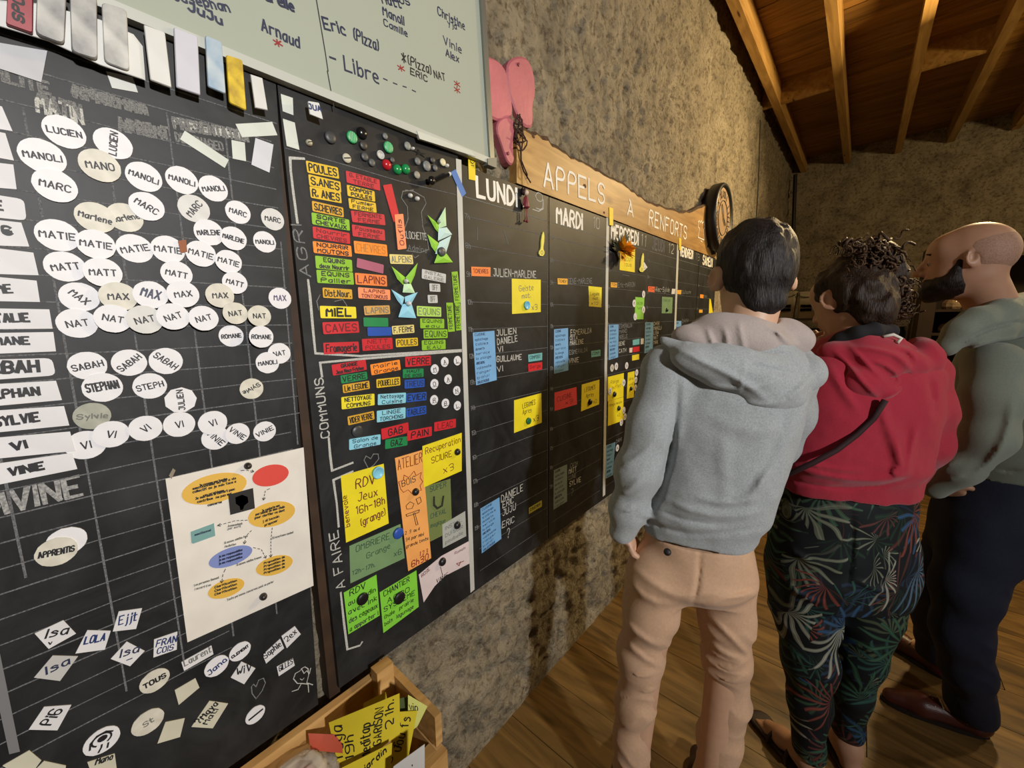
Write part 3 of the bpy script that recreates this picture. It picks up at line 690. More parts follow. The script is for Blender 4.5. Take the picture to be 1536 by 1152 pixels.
# ---- loose white pieces at the top of the grid board
GT = 'loose blank strips near the top of the gridded board'
def lw(label, pts, col='c5cbc3', **k): sheet('blank_magnet', label, 'magnet', col, pts, (), GT, **k)
lw('blank white strip lying slanted over chalk marks', [(277, 196), (343, 240), (337, 252), (270, 209)])
lw('short blank white strip tilted near the top right of the grid', [(353, 186), (408, 183), (416, 203), (363, 206)])
lw('small blank white square right of the slanted strip', [(347, 210), (367, 214), (369, 242), (349, 238)])
lw('blank bluish white rectangle at the top right of the grid', [(383, 207), (410, 217), (404, 259), (377, 247)], col='c3c6cc')
lw('small blank white card under the eraser strips', [(159, 107), (199, 116), (207, 139), (168, 132)], col='c9cbc6')
lw('large blank bluish card at the upper left corner of the grid', [(-30, 60), (71, 77), (62, 124), (-30, 94)], col='b4b5ba', th=.002)
lw('blank white strip across the seam between board and whiteboard', [(421, 141), (439, 147), (440, 173), (424, 167)])
lw('tall blank white strip at the top left of the task board', [(424, 178), (442, 184), (449, 225), (430, 219)])

# ---- task board coloured magnets
C = dict(yel='d8b42a', yel2='e2d32c', mus='cf9f2c', ora='ef8a2c', org='e27d3c', sal='ea8f62', red='c3272f', red2='bf3038', grn='86b82c', lgr='a9cf62', grd='1f8149', blu='2450a8', lbl='86c6d8', tan='c69a54', crm='d8c87c', mau='a35a70', whi='c9ccca', teal='66a8ac', cyan='6fb2dc', sil='b9bbba', olive='6e7b45', sage='6f8f62')
GM = 'coloured task magnets on the task board'
def tk(label, col, x0, y0, x1, y1, h, text='', w=.0011, ink=INK, n=1, sc=.62, grp=GM, vert=False, lines=None, jit=.3):
    """magnet strip: left-middle and right-middle pixels, pixel height"""
    A = Wp(x0, y0, .0005); B = Wp(x1, y1, .0005)
    if vert: hh = abs(Wp((x0+x1)/2+h, (y0+y1)/2)[0]-Wp((x0+x1)/2, (y0+y1)/2)[0])
    else: hh = Wp((x0+x1)/2, (y0+y1)/2-h)[1]-Wp((x0+x1)/2, (y0+y1)/2)[1]
    ux, uz = B[0]-A[0], B[1]-A[1]; l = math.hypot(ux, uz); ux /= l; uz /= l; vx, vz = -uz, ux
    poly = [(A[0]+vx*hh/2*s, A[1]+vz*hh/2*s) for s in (-1, 1)][::1]
    poly = [(A[0]-vx*hh/2, A[1]-vz*hh/2), (B[0]-vx*hh/2, B[1]-vz*hh/2), (B[0]+vx*hh/2, B[1]+vz*hh/2), (A[0]+vx*hh/2, A[1]+vz*hh/2)]
    T = []
    rows = text.split('/') if text else []
    for i, s in enumerate(rows):
        lh = hh/len(rows)*sc; base = hh/2-(i+.5)*hh/len(rows)-lh/2
        wf = min(.86, .17*max(3, len(s)))*(l) if len(rows) == 1 else .8*l*(len(s)/max(len(q) for q in rows))**.5
        st = (l-wf)/2
        T.append((text2d(s, (A[0]+ux*st+vx*base, A[1]+uz*st+vz*base), (A[0]+ux*(st+wf)+vx*base, A[1]+uz*(st+wf)+vz*base), lh, i+int(x0), jit), w if len(rows) == 1 else w*.8, ink))
    flat(poly, .0013, paper(C[col], C[col], .45), 'task_magnet', label, 'magnet', grp, T, round_=.0025)
tk('mustard magnet reading POULES, topmost of the first column', 'yel', 459.6, 250, 507.5, 260, 17, 'POULES', .0013)
tk('mustard magnet reading S. ANES', 'yel', 463, 270, 511, 281, 16.5, 'S.ANES', .0013)
tk('mustard magnet reading R. ANES', 'yel', 465, 288, 511.5, 297, 16.5, 'R. ANES', .0013)
tk('orange-yellow magnet reading S. CHEVRES', 'mus', 468, 309, 515, 319, 15, 'S.CHEVRES', .0011)
tk('green magnet reading SORTIE CHEVAUX', 'grn', 467.5, 327.5, 524, 338, 17, 'SORTIE/CHEVAUX', .0013)
tk('red magnet with faded writing under the SORTIE CHEVAUX one', 'red', 469, 348.5, 524.5, 358, 17, 'Nourrir/CHEVRES', .001, MAROON)
tk('orange magnet reading NOURRIR MOUTONS', 'ora', 469.5, 370.5, 527, 377, 17, 'NOURRIR/MOUTONS', .0013)
tk('green magnet reading EQUINS, upper of the two in the first column', 'grn', 473, 393, 528, 399, 18.5, 'EQUINS/deux Nourrir', .0012)
tk('green magnet reading EQUINS, lower of the two in the first column', 'grn', 475, 414.5, 530, 418, 19, 'EQUINS/Pailler', .0012)
tk('dark mustard magnet reading Dist. Nour', 'mus', 484, 439, 528, 441.5, 15, 'Dist.Nour.', .001)
tk('bright yellow magnet reading MIEL', 'yel2', 480, 468, 534, 469, 18, 'MIEL', .002)
tk('red magnet with faint maroon writing under the MIEL one', 'red', 484, 492.5, 538, 490.5, 17.5, 'CAVES', .0012, MAROON)
tk('red magnet reading Fromagerie, lowest of the first column', 'red', 485, 523, 538, 520.5, 17, 'Fromagerie', .0012)
tk('red magnet with faded writing, topmost of the second column', 'red2', 519, 265, 569.5, 278, 17, 'G. ETABLE/TERRE', .0009, MAROON)
tk('mustard magnet reading COMPOST POULES', 'yel', 520.5, 285.5, 562, 295, 16, 'COMPOST/POULES', .0013)
tk('mustard magnet reading FERME under the COMPOST one', 'yel', 523, 305, 564, 312, 15, 'Fumier/FERME', .001)
tk('crimson magnet with faded FERME writing, third of second column', 'red2', 527, 324.5, 577, 330, 16.5, 'FERMENTE/FERME', .001, MAROON)
tk('crimson magnet with faint writing above the orange one', 'red2', 528, 345.5, 577, 353, 17, 'Pousseau/FERME', .001, MAROON)
tk('orange magnet with nearly erased writing in the second column', 'ora', 531, 370.5, 580.5, 376, 18, 'CHEVRES', .0009, mat('orange_ink', 'b5762c', .6))
tk('mauve blank magnet above the LAPINS ones', 'mau', 535, 394, 575, 404, 14)
tk('salmon-orange magnet reading LAPINS', 'org', 532.5, 418, 580, 421.5, 17, 'LAPINS', .0011, MAROON)
tk('salmon magnet with two worn lines under the LAPINS one', 'sal', 537, 439, 585, 442.5, 16, 'LAPINS/TONTONOUS', .0009, MAROON)
tk('tan magnet reading LAPINS', 'tan', 546, 466, 584.5, 464.5, 13.5, 'LAPINS', .0009, GREYINK)
tk('plain dark green magnet above the glossy blue one', 'grd', 545, 483, 582, 483.5, 13.5, '', .001)
tk('glossy blank blue magnet in the second column', 'blu', 551, 497.5, 587, 497, 13)
tk('red magnet with two lines of dark writing, lowest of the second column', 'red', 543, 517.5, 588.5, 515, 17.5, 'NETT/POULES', .0009, MAROON)
A_ = (GM,)
sheet('task_magnet', 'long red magnet hanging slanted right of the second column', 'magnet', C['red'], [(574, 278), (587, 276), (600, 330), (590, 333)], (), GM, th=.0013, rnd=.002)
sheet('task_magnet', 'upright salmon magnet overlapping the slanted red one', 'magnet', C['sal'], [(591, 322), (604, 321), (609, 373), (596, 375)], [('Oufils', 606, 368, 601, 330, 6, .0009, MAROON, 1)], GM, th=.0013, rnd=.002)
tk('pale cream magnet reading ALPENS', 'crm', 584.5, 388.5, 619, 389.5, 14, 'ALPENS', .0009, GREYINK)
tk('grey-white magnet with two faint lines of writing', 'sil', 632.5, 410.5, 668.5, 418, 14, 'INSTAL/GALERIE', .0008, GREYINK)
tk('small square white magnet, upper of the two', 'sil', 644, 431, 660, 432, 12, 'OFF', .0008, GREYINK); tk('small square white magnet, lower of the two', 'sil', 641.5, 448.5, 656, 448.5, 12, 'OFF', .0008, GREYINK)
GV = 'upright green magnets beside the tape'
sheet('task_magnet', 'long upright green magnet, topmost beside the white tape', 'magnet', C['grn'], [(677, 408), (686, 407), (691, 454), (681, 455)], [('FERMETURE', 688, 450, 684, 412, 5, .0008, INK, 1)], GV, th=.0013, rnd=.0015)
sheet('task_magnet', 'upright green magnet, lower left of the three by the tape', 'magnet', C['grn'], [(669, 454), (679, 454), (682, 497), (672, 498)], [('FERMETURE', 679, 493, 676, 458, 5, .0008, INK, 1)], GV, th=.0013, rnd=.0015)
sheet('task_magnet', 'narrow upright green magnet nearest to the white tape', 'magnet', C['grn'], [(682, 455), (690, 455), (692, 495), (684, 496)], [('FERMETURE', 690, 492, 688, 458, 5, .0008, INK, 1)], GV, th=.0013, rnd=.0015)
tk('pale green magnet reading EQUINS, topmost of the fourth column', 'lgr', 625, 466.5, 661.5, 468, 15, 'EQUINS', .0009, GREYINK)
tk('green magnet reading EQUINS, second of the fourth column', 'grn', 630, 485, 666, 485.5, 14.5, 'EQUINS/eau', .0009)
tk('green magnet reading EQUINS shifted right, third of the fourth column', 'grn', 635, 501, 671, 500.5, 13.5, 'EQUINS', .0009)
tk('green magnet reading EQUINS EAU, lowest of the fourth column', 'grn', 632.5, 518, 668, 516.5, 14.5, 'EQUINS/EAU', .0009)
tk('cream-yellow magnet reading F. FERME', 'crm', 588, 495.5, 621, 493, 12.5, 'F. FERME', .0009); tk('yellow magnet reading POULES at the lower right', 'yel', 593.5, 514.5, 626.5, 512.5, 12.5, 'POULES', .0009)
GC = 'coloured task magnets of the lower group'
def t2(*a, **k): tk(*a, grp=GC, **k)
t2('red magnet reading GRANGE', 'red', 498, 555.5, 549, 547, 16, 'GRANGE/Jeux Nous Frichee', .0012)
t2('green magnet reading VERRE', 'grd', 511, 569.5, 550.5, 563, 12, 'VERRE', .001); t2('mustard magnet reading Lie LEGUME', 'mus', 514, 583.5, 554, 577, 12.5, 'Lie LEGUME', .001)
t2('orange magnet reading Grange', 'ora', 556, 555, 600, 547, 16, 'Mairie/Grange', .001); t2('mustard magnet reading POUBELLES', 'yel', 564.5, 575.5, 600, 571.5, 13, 'POUBELLES', .001)
t2('red magnet reading VERRE', 'red', 607.5, 543, 646, 540.5, 15, 'VERRE', .0012, INK); t2('green magnet reading HAUT DE BOIS', 'grd', 604, 560.5, 635, 559, 13, 'HAUT/DE BOIS', .0009)
t2('blue magnet with faint dark writing above the EVIER one', 'blu', 606.5, 576.5, 636.5, 574, 13, 'TRIEUS', .0009, NAVY); t2('yellow magnet reading NETTOYAGE COMMUNS', 'yel2', 512, 605, 561.5, 599, 18, 'NETTOYAGE/COMMUNS', .0012)
t2('light blue magnet reading Nettoyage Cuisine', 'lbl', 566.5, 599.5, 608.5, 596.5, 16, 'Nettoyage/Cuisine', .0009); t2('blue magnet reading EVIER', 'blu', 609, 597, 639.5, 594, 13, 'EVIER', .0012)
t2('mustard magnet reading VIDER VERRE', 'mus', 521.5, 631.5, 561, 622.5, 13, 'VIDER VERRE', .001); t2('light blue magnet reading LINGE TORCHONS', 'lbl', 565, 625, 608, 619, 17, 'LINGE/TORCHONS', .001)
t2('blue magnet reading TABLES', 'blu', 609, 619.5, 639, 614.5, 13, 'TABLES', .001); t2('light blue magnet with two lines, lowest of the lower group', 'lbl', 523.5, 667, 570.5, 659, 16, 'Salon de/Grange', .0009, NAVY)
t2('red magnet reading GAB', 'red', 572, 651.5, 612.5, 641, 16, 'GAB', .0013); t2('green magnet reading GAZ', 'grd', 577.5, 666.5, 611, 661, 14, 'GAZ', .0012)
t2('red magnet reading PAIN', 'red', 610, 654, 647, 646.5, 14.5, 'PAIN', .0014); t2('dark red magnet at the right end, beside the PAIN one', 'red', 651, 640.5, 683.5, 634.5, 13.5, 'LEAC', .001, MAROON)
ov = [(652, 554), (667, 543), (686, 541), (651.5, 576), (672, 569), (685, 586), (651, 600), (668, 605), (686, 608.5)]
nm_ = ['left of the top three', 'middle of the top three', 'right of the top three', 'left of the middle three', 'centre of the middle three', 'right of the middle three', 'left of the bottom three', 'centre of the bottom three', 'right of the bottom three']
for i, (x, y_) in enumerate(ov):
    disc('white round letter magnet beside the tape, '+nm_[i], x, y_, .0135, [('MALOANRBL'[i], 10, .3, .8, .0008, INK), ('~', 0, .6, .3, .0006, INK, -.55)], MAGW, 'nine round letter magnets', seg=20)

# ---- origami-like birds
def bird(label, tris, mags, gname):
    allp = [p for _, t in tris for p in t]; c = Wp(sum(p[0] for p in allp)/len(allp), sum(p[1] for p in allp)/len(allp))
    e = empty('paper_bird', (0.002, c[0], c[1]), label, 'magnet', gname)
    for i, (nm, t) in enumerate(tris):
        p = ccw([Wp(*q) for q in t]); lift = .0012*(i+1)
        mb = MB(); n = len(p); cy = sum(q[0] for q in p)/n; cz = sum(q[1] for q in p)/n
        vs = [(lift, y-c[0], z-c[1]) for y, z in p]+[(lift+.004, cy-c[0], cz-c[1])]
        mb.add(vs, [(k, (k+1) % n, n) for k in range(n)]+[tuple(range(n))[::-1]])
        link('paper_facet', mb.mesh('paper_facet'), {'g': paper('bird_green', '8cc63a'), 'p': paper('bird_pale', 'b9dcb0'), 'w': paper('bird_white', 'bcd9d6'), 'b': paper('bird_blue', '8cc9e0')}[nm], e)
    PLACED.append((ccw([Wp(*q) for q in ((min(p[0] for p in allp), min(p[1] for p in allp)), (max(p[0] for p in allp), min(p[1] for p in allp)), (max(p[0] for p in allp), max(p[1] for p in allp)), (min(p[0] for p in allp), max(p[1] for p in allp)))]), .008))
def q4(l): return [(420+a/4.8, 160+b/4.8) for a, b in l]
def q5(l): return [(420+a/3.6, 380+b/3.6) for a, b in l]
bird('green and pale folded paper bird, higher of the two right ones', [('g', q4([(1055, 780), (1140, 850), (1132, 905), (1110, 880)])), ('p', q4([(1183, 725), (1190, 860), (1135, 880), (1130, 820)])), ('w', q4([(1130, 880), (1190, 870), (1230, 922), (1128, 968)]))], [], 'folded paper birds')
bird('green and white folded paper bird under the dark round magnet', [('g', q4([(1055, 920), (1140, 985), (1115, 1050), (1085, 1010)])), ('w', q4([(1140, 975), (1225, 930), (1205, 1000), (1180, 1075), (1110, 1060)])), ('g', q4([(1125, 1060), (1190, 1060), (1235, 1122), (1100, 1128)]))], [], 'folded paper birds')
bird('bright green folded paper bird with a white round magnet', [('g', q5([(598, 70), (672, 130), (662, 172), (630, 140)])), ('g', q5([(738, 52), (722, 120), (700, 168), (672, 132)])), ('p', q5([(662, 165), (700, 165), (722, 215), (655, 212)]))], [], 'folded paper birds')
bird('light blue folded paper bird below the bright green one', [('b', q5([(597, 195), (668, 238), (655, 285), (630, 255)])), ('b', q5([(738, 210), (705, 270), (672, 285), (668, 235)])), ('b', q5([(655, 275), (702, 268), (728, 350), (632, 345)]))], [], 'folded paper birds')
# ------------------------------------------------------------------ button magnets
def button(label, px, py, r, col, style='flat', grp=None, rough=.4, base=0.0):
    """r in pixels of the photograph (vertical)"""
    y, z = Wp(px, py, .004); R = abs(Wp(px, py-r)[1]-Wp(px, py)[1])
    poly = [(y+R*math.cos(k*math.pi/4), z+R*math.sin(k*math.pi/4)) for k in range(8)]
    x0 = level(poly, .0, base)+.0002; PLACED[-1] = (ccw(poly), x0+.007)
    mb = MB()
    if style == 'dome': prof = [(R, 0), (R, .002), (R*.93, .005), (R*.72, .008), (R*.4, .0098), (R*.1, .0102)]
    elif style == 'cup': prof = [(R, 0), (R, .006), (R*.86, .0075), (R*.78, .0052), (R*.1, .0048)]
    elif style == 'pin': prof = [(R*.7, 0), (R*.45, .004), (R*.5, .012), (R, .016), (R*.9, .020), (R*.2, .0215)]
    else: prof = [(R, 0), (R, .005), (R*.93, .0064), (R*.3, .0066)]
    mb.lathe((0, 0, 0), (1, 0, 0), prof, 20)
    o = link('button_magnet', mb.mesh('button_magnet', True), mat('plastic_'+col, col, rough), None, (x0, y, z)); fix_normals(o.data)
    tag(o, label, 'magnet', grp); return o
def rib(o, R, x, m, k=4):
    mb = MB()
    for i in range(-k//2, k//2+1):
        h = math.sqrt(max(0, (R*.8)**2-(i*R*.3)**2)); ribbons(mb, [[(i*R*.3, -h), (i*R*.3, h)]], R*.05, x)
    link('rib', mb.mesh('rib'), m, o)
GB = 'button magnets along the top of the task board'
DK, GY = '2b2c2e', '6d7070'
bt = [('small cream screw-like button magnet, farthest left', 464, 214, 5, 'c5bfa6', 'dome'), ('large flat dark button magnet at the left', 495.5, 206, 9, '3a3c3d', 'flat'),
('large black domed button magnet', 543.5, 199.5, 9, '18181a', 'dome'), ('dark clear button magnet under the black dome', 545, 218, 6.5, '3a3836', 'flat'),
('small grey button magnet near the whiteboard edge', 577.3, 204.5, 4.5, GY, 'flat'),
('dark grey button magnet left of the white cup', 546.7+.0, 235, 6, '4a4c4d', 'flat'), ('dark grey button magnet under the white cup', 557.5, 244, 5.5, '56595a', 'flat'),
('white cup-shaped button magnet above the red one', 570.5, 232.5, 6.5, 'b9b9b4', 'cup'), ('glossy red domed button magnet', 580.5, 247, 8, 'b3222c', 'dome'),
('tiny dark grey button magnet right of the red dome', 588, 240, 4, '505354', 'flat'), ('glossy green domed button magnet, left of the pair', 596.6, 254, 7.5, '1f8a4c', 'dome'),
('glossy green domed button magnet, right of the pair', 609.2, 253.5, 7.5, '1f8a4c', 'dome'), ('round cream button magnet with cross lines', 520, 237.5, 7, 'bdb9a6', 'flat'),
('grey ribbed button magnet right of the green patterned one', 611, 219, 6, '808580', 'flat'), ('tiny glossy white button magnet', 619, 223, 2.5, 'e2e2dc', 'dome'),
('medium grey button magnet left of the large grey one', 626, 242, 5.5, '6a6c6c', 'flat'), ('largest grey button magnet in the right cluster', 640, 249, 7.5, '737676', 'flat'),
('dark grey button magnet right above the largest grey one', 648.5, 240, 4.8, '3d3f40', 'flat'), ('small grey button magnet right below the largest grey one', 652.3, 252, 4.6, '5c5f60', 'flat'),
('grey-beige button magnet at the bottom of the right cluster', 625.2, 262.5, 5.5, '8f8c80', 'flat')]
for l, x, y_, r, c, s in bt:
    o = button(l, x, y_, r, c, s, GB, .22 if s == 'dome' else .45)
    if 'screw-like' in l or 'cross' in l:
        R = abs(Wp(x, y_-r)[1]-Wp(x, y_)[1]); mb = MB(); ribbons(mb, [[(-R*.7, -R*.2), (R*.7, R*.2)]], R*.12, .0072 if 'cross' in l else .0108); link('slot', mb.mesh('slot'), INK, o)
for l, x, y_, r in (('green ribbed button magnet beside the black dome', 528, 206, 9), ('green ribbed button magnet above the red dome', 582.5, 221, 8.5)):
    o = button(l, x, y_, r, '2f9a5a', 'flat', GB, .4); rib(o, abs(Wp(x, y_-r)[1]-Wp(x, y_)[1]), .0069, mat('pale_green_rib', '9ed0ae', .5))
button('small cream cube-like magnet near the tape', 664, 243.5, 5.5, 'd2cca8', 'flat', GB); button('tiny white glossy magnet right of the cream one', 670.5, 248.5, 3, 'dcdcd4', 'dome', GB)
button('black pin magnet with a shiny top below the cream one', 643, 272.5, 6.5, '151515', 'pin', GB, .2)
# pen-like black magnet
a, b_ = Wp(652, 271, .006), Wp(672, 262, .006)
mb = MB().tube([(.008, a[0], a[1]), (.008, b_[0], b_[1])], .0042, 10)
o = tag(mb.obj('pen_magnet', mat('plastic_151515', '151515', .3)), 'short black pen-shaped magnet with a white cap near the blue strip', 'magnet')
e_ = (b_[0]-a[0], b_[1]-a[1]); MB().tube([(.008, b_[0], b_[1]), (.008, b_[0]+e_[0]*.12, b_[1]+e_[1]*.12)], .0052, 10).obj('cap', mat('plastic_white', 'd6d6d0', .3), o)
st = []
for k in range(10):
    an = k*math.pi/5+.5; r = .016 if k % 2 == 0 else .005; c = Wp(629, 230); st.append((c[0]+r*math.cos(an)*1.3, c[1]+r*math.sin(an)*.5))
flat(st, .0015, mat('black_foam', '111112', .9), 'star_magnet', 'flat black star-shaped magnet among the grey buttons', 'magnet')
for l, x, y_ in (('tiny white dot magnet, left eye of the chalk bell', 615.5, 293.5), ('tiny white dot magnet, right eye of the chalk bell', 626, 298)): button(l, x, y_, 3.6, 'd8d8d2', 'dome', 'two tiny white dot magnets')
sheet('strip_magnet', 'slanted blue strip magnet lying over the white tape', 'magnet', '4a74b8', [(676, 258), (683, 254), (699, 290), (693, 296)], (), None, th=.0013)
def ylw(label, pts, col='e0c61f', base=.0): sheet('strip_magnet', label, 'magnet', col, pts, (), 'yellow sun strips at the column tops', th=.0012, base=base)
ylw('yellow strip with a small sun drawing above LUNDI', [(701.5, 221), (712, 223), (713, 271), (703, 269)])
ylw('yellow strip at the top of the MERCREDI column', [(912, 311), (918, 313), (918, 339), (912.5, 338)], base=.005)
ylw('yellow strip at the top of the VENDREDI column', [(1017, 357), (1020.5, 358), (1020.5, 376), (1017.5, 375)], base=.005)
button('round dark magnet on the lower green and white bird', 660, 378, 6.8, '4a4d4e', 'flat', 'dark round button magnets'); button('small round white magnet on the bright green bird', 606.5, 422, 3.5, 'c8ccc6', 'dome', 'white dot magnets on birds')
button('small round white magnet on the light blue bird', 610.5, 455.5, 3.8, 'd2d8da', 'dome', 'white dot magnets on birds')
button('small round pale magnet on the highest bird', 656, 333, 2.8, 'c2d2c2', 'dome', 'white dot magnets on birds'); button('dark round button magnet left of the red GAB magnet', 536, 647, 8.5, '3a3c3e', 'flat', 'dark round button magnets')

# ------------------------------------------------------------------ paper notes of the task board
YN, GN = 'e3d21c', '7cc93a'
def note(label, col, pts, texts=(), **k): sheet('note', label, 'note', col, pts, texts, 'paper notes on the boards', th=.0007, **k)
note('yellow note with black writing, RDV Jeux 16h-18h Grange', YN, [(511, 714), (575.5, 695.5), (583, 785), (519, 814)],
     [('RDV', 534, 733, 562, 725, 14, .0012, MAROON), ('Jeux', 537, 752, 566, 743, 12, .0011, MAROON), ('16h-18h', 534, 772, 577, 755, 11, .0011, MAROON), ('(grange)', 541, 790, 578, 772, 11, .0011, MAROON), ('benevole', 525, 789, 520, 743, 7, .0009, MAROON, 1)])
note('sage green note with dark writing, OMBRIERE Grange', C['sage'], [(524, 819), (600.5, 786), (607, 837), (525.5, 875)],
     [('OMBRIERE', 534, 828, 584, 808, 9, .0008, GREEN_INK), ('Grange', 550, 838, 585, 822, 8, .0008, GREEN_INK), ('12h-17h.', 528, 863, 562, 850, 6, .0008, GREEN_INK), ('x6', 591, 835, 602, 831, 8, .0008, GREEN_INK)])
note('olive green note partly behind the orange one, with a horseshoe drawing', C['olive'], [(634, 731), (675.5, 718), (678, 796), (643, 813.5)],
     [('SUPER', 645, 738, 669, 730, 8, .0009, GREEN_INK), ('CHEVAL', 646, 778, 669, 769, 7, .0008, GREEN_INK), ('magique', 646, 792, 668, 783, 6, .0007, GREEN_INK)])
note('tall orange note with black and red writing, ATELIER BOIS', 'eaa358', [(592, 687), (632.5, 675), (646.5, 837), (612, 856.5)],
     [('ATELIER', 597, 705, 633, 693, 15, .0009, MAROON), ('BOIS', 603, 730, 623, 722, 9, .0009, INK), ('2, 3, ou 4', 607, 802, 629, 795, 4.5, .0007, INK), ('34 par mini', 608, 812, 635, 803, 4.5, .0007, INK), ('grande tente', 609, 822, 642, 809, 4.5, .0007, INK), ('1,2,3', 629, 834, 641, 829, 6, .0009, REDINK), ('6h30', 617, 851, 642, 839, 9, .0013, REDINK)])
ln(B2, [(600, 733), (597, 722), (604, 720), (605, 712), (612, 716), (620, 706), (623, 713), (631, 708), (629, 716), (633, 722), (629, 728), (631, 735), (622, 734), (617, 740), (611, 734), (604, 738), (600, 733)], .0006, REDINK, 'note_drawing').location.x = .0035
ln(B2, [(608, 771), (628, 764), (627, 768), (609, 774), (608, 771)], .0007, INK, 'note_drawing').location.x = .0035
ln(B2, [(621, 768), (626, 786), (623, 787), (619, 769)], .0006, INK, 'note_drawing').location.x = .0035
ln(B2, [(608, 758), (614, 752), (620, 755), (617, 762), (609, 763), (608, 758)], .0006, INK, 'note_drawing').location.x = .0035
ln(B2, [(623, 748), (629, 745), (631, 752), (626, 756), (623, 748)], .0006, INK, 'note_drawing').location.x = .0035
note('yellow note with black writing, Recuperation SCIURE x3', YN, [(633, 669), (692, 649), (692, 706), (635, 731)], [('Recuperation', 638, 681, 690, 663, 9, .0009, MAROON), ('SCIURE', 647, 695, 677, 684, 9, .0010, MAROON), ('x3', 665, 710, 680, 704, 10, .0010, MAROON)])
ln(B2, [(650, 745), (650, 757), (655, 762), (662, 758), (664, 744)], .0028, mat('dark_olive_ink', '23261c', .7), 'note_drawing').location.x = .0035
note('small grey note with dark writing beside the tape', 'a6aaa4', [(663, 787), (697.5, 766.5), (699, 804), (664, 822)], [('INSTAL', 668, 795, 692, 782, 5, .0007, GREYINK), ('DU SOIR', 668, 806, 694, 792, 5, .0007, GREYINK), ('poubelle', 668, 816, 694, 801, 5, .0007, GREYINK)])
note('white note curled at its left end, with small flower drawings', 'd3c4c4', [(628, 862), (662, 834), (704.5, 811), (704.5, 845), (668, 863.5), (652, 879), (635.5, 903.5)], [('ROSE', 633, 866, 645, 855, 5, .0007, MAROON), ('Romain', 682, 832, 698, 823, 4, .0006, MAROON), ('VANIE', 655, 875, 672, 864, 6, .0008, INK)])
ln(B2, [(660, 850), (663, 862), (661, 872)], .0008, GREEN_INK, 'note_drawing').location.x = .0025; ln(B2, [(690, 842), (688, 848), (684, 845), (690, 843), (695, 841)], .0009, REDINK, 'note_drawing').location.x = .0025
note('left green note with black writing, RDV au jardin', GN, [(515.5, 889), (564.5, 862), (569.5, 923), (522.5, 951.5)], [('RDV', 525, 894, 548, 882, 9, .0010), ('au jardin', 523, 909, 563, 887, 7, .0009), ('avec ink', 523, 922, 565, 900, 7, .0009), ('des cageaux', 524, 935, 566, 911, 7, .0009), ("a apporter !", 525, 947, 567, 922, 6, .0009)])
note('right green note with black writing, CHANTIER AGRO SYSTEME', GN, [(569.5, 888.5), (624.5, 855.5), (628, 910), (575, 949.5)], [('CHANTIER', 576, 895, 614, 872, 8, .0010), ('AGRO', 581, 905, 614, 887, 7, .0010), ('SYSTEME', 576, 918, 622, 892, 7, .0010), ('(haie, prairie', 576, 929, 620, 902, 5.5, .0008), ('bois, lagunage', 577, 939, 620, 912, 5.5, .0008)])
for l, x, y_, r, c, s in (('large light blue round magnet on the yellow note RDV Jeux', 567, 709, 9, '7fc4dc', 'cup'), ('dark round magnet on the yellow note Recuperation SCIURE', 686, 678, 5, '1b1a1c', 'dome'), ('dark round magnet on the orange note', 623.5, 738, 5.5, '1b1a1c', 'dome'),
    ('blue round magnet on the sage green note', 597.5, 800, 8, '2a51a8', 'flat'), ('dark round magnet on the small grey note', 686, 788, 5.5, '1b1a1c', 'dome'), ('dark round magnet on the curled white note', 664, 843, 6, '1b1a1c', 'dome'),
    ('dark round magnet on the left green note', 544, 898.5, 8.5, '161517', 'flat'), ('dark round magnet on the right green note', 599.5, 897, 8.5, '161517', 'flat')):
    button(l, x, y_, r, c, s, 'round magnets pinning notes')

# ------------------------------------------------------------------ items of the day columns
PA = '6fa3d2'
def bluesheet(label, pts, rows, dark=False, col=PA):
    T = []; (ax, ay), (bx, by), (cx, cy), (dx, dy) = pts; n = rows; r = random.Random(int(ax))
    for i in range(n):
        t = (i+.75)/n; x0 = ax+(dx-ax)*t+1; y0 = ay+(dy-ay)*t; x1 = bx+(cx-bx)*t; y1 = by+(cy-by)*t
        f = (.62 if i % 3 else .45)+r.uniform(0, .2); T.append((['CUISINE', 'epluchage', 'tables', 'desserts', 'service', 'la plonge', 'APRES REPAS', 'vaisselle', 'ranger', 'balai', 'BIBLIOTHEQUE', 'poubelle', 'couverts'][i % 13], x0+(x1-x0)*.06, y0+(y1-y0)*.06, x0+(x1-x0)*f, y0+(y1-y0)*f, (dy-ay)/n*.5, .00055, NAVY))
    note(label, col, pts, T)
bluesheet('blue duty sheet headed CUISINE in the LUNDI column, upper one', [(709, 499), (741.5, 496), (745, 570), (714, 578)], 11)
bluesheet('blue duty sheet at the bottom of the LUNDI column', [(720.5, 763), (749, 746), (752, 808), (722.5, 830)], 11)
bluesheet('blue duty sheet in the MARDI column at midday', [(831, 494), (852, 492), (852.5, 555.5), (831, 560.5)], 10)
bluesheet('grey-green duty sheet at the bottom of the MARDI column', [(830.5, 705.5), (850.5, 696.5), (850.5, 752), (830, 764.5)], 9, col='6f7e7b')
bluesheet('blue duty sheet at the left of the MERCREDI column', [(913, 487), (928, 486.5), (927, 536), (913, 540)], 9)
bluesheet('blue duty sheet in the JEUDI column', [(967.7, 483.5), (980, 483.5), (979, 526), (966.5, 530)], 8)
bluesheet('blue sheet in the VENDREDI column just above the shoulder', [(1012.5, 481.5), (1022, 481.5), (1021, 530), (1011.5, 531)], 8)
bluesheet('blue duty sheet at the bottom of the MERCREDI column', [(908.5, 668.5), (923, 663), (919, 712.5), (908.5, 718)], 8)
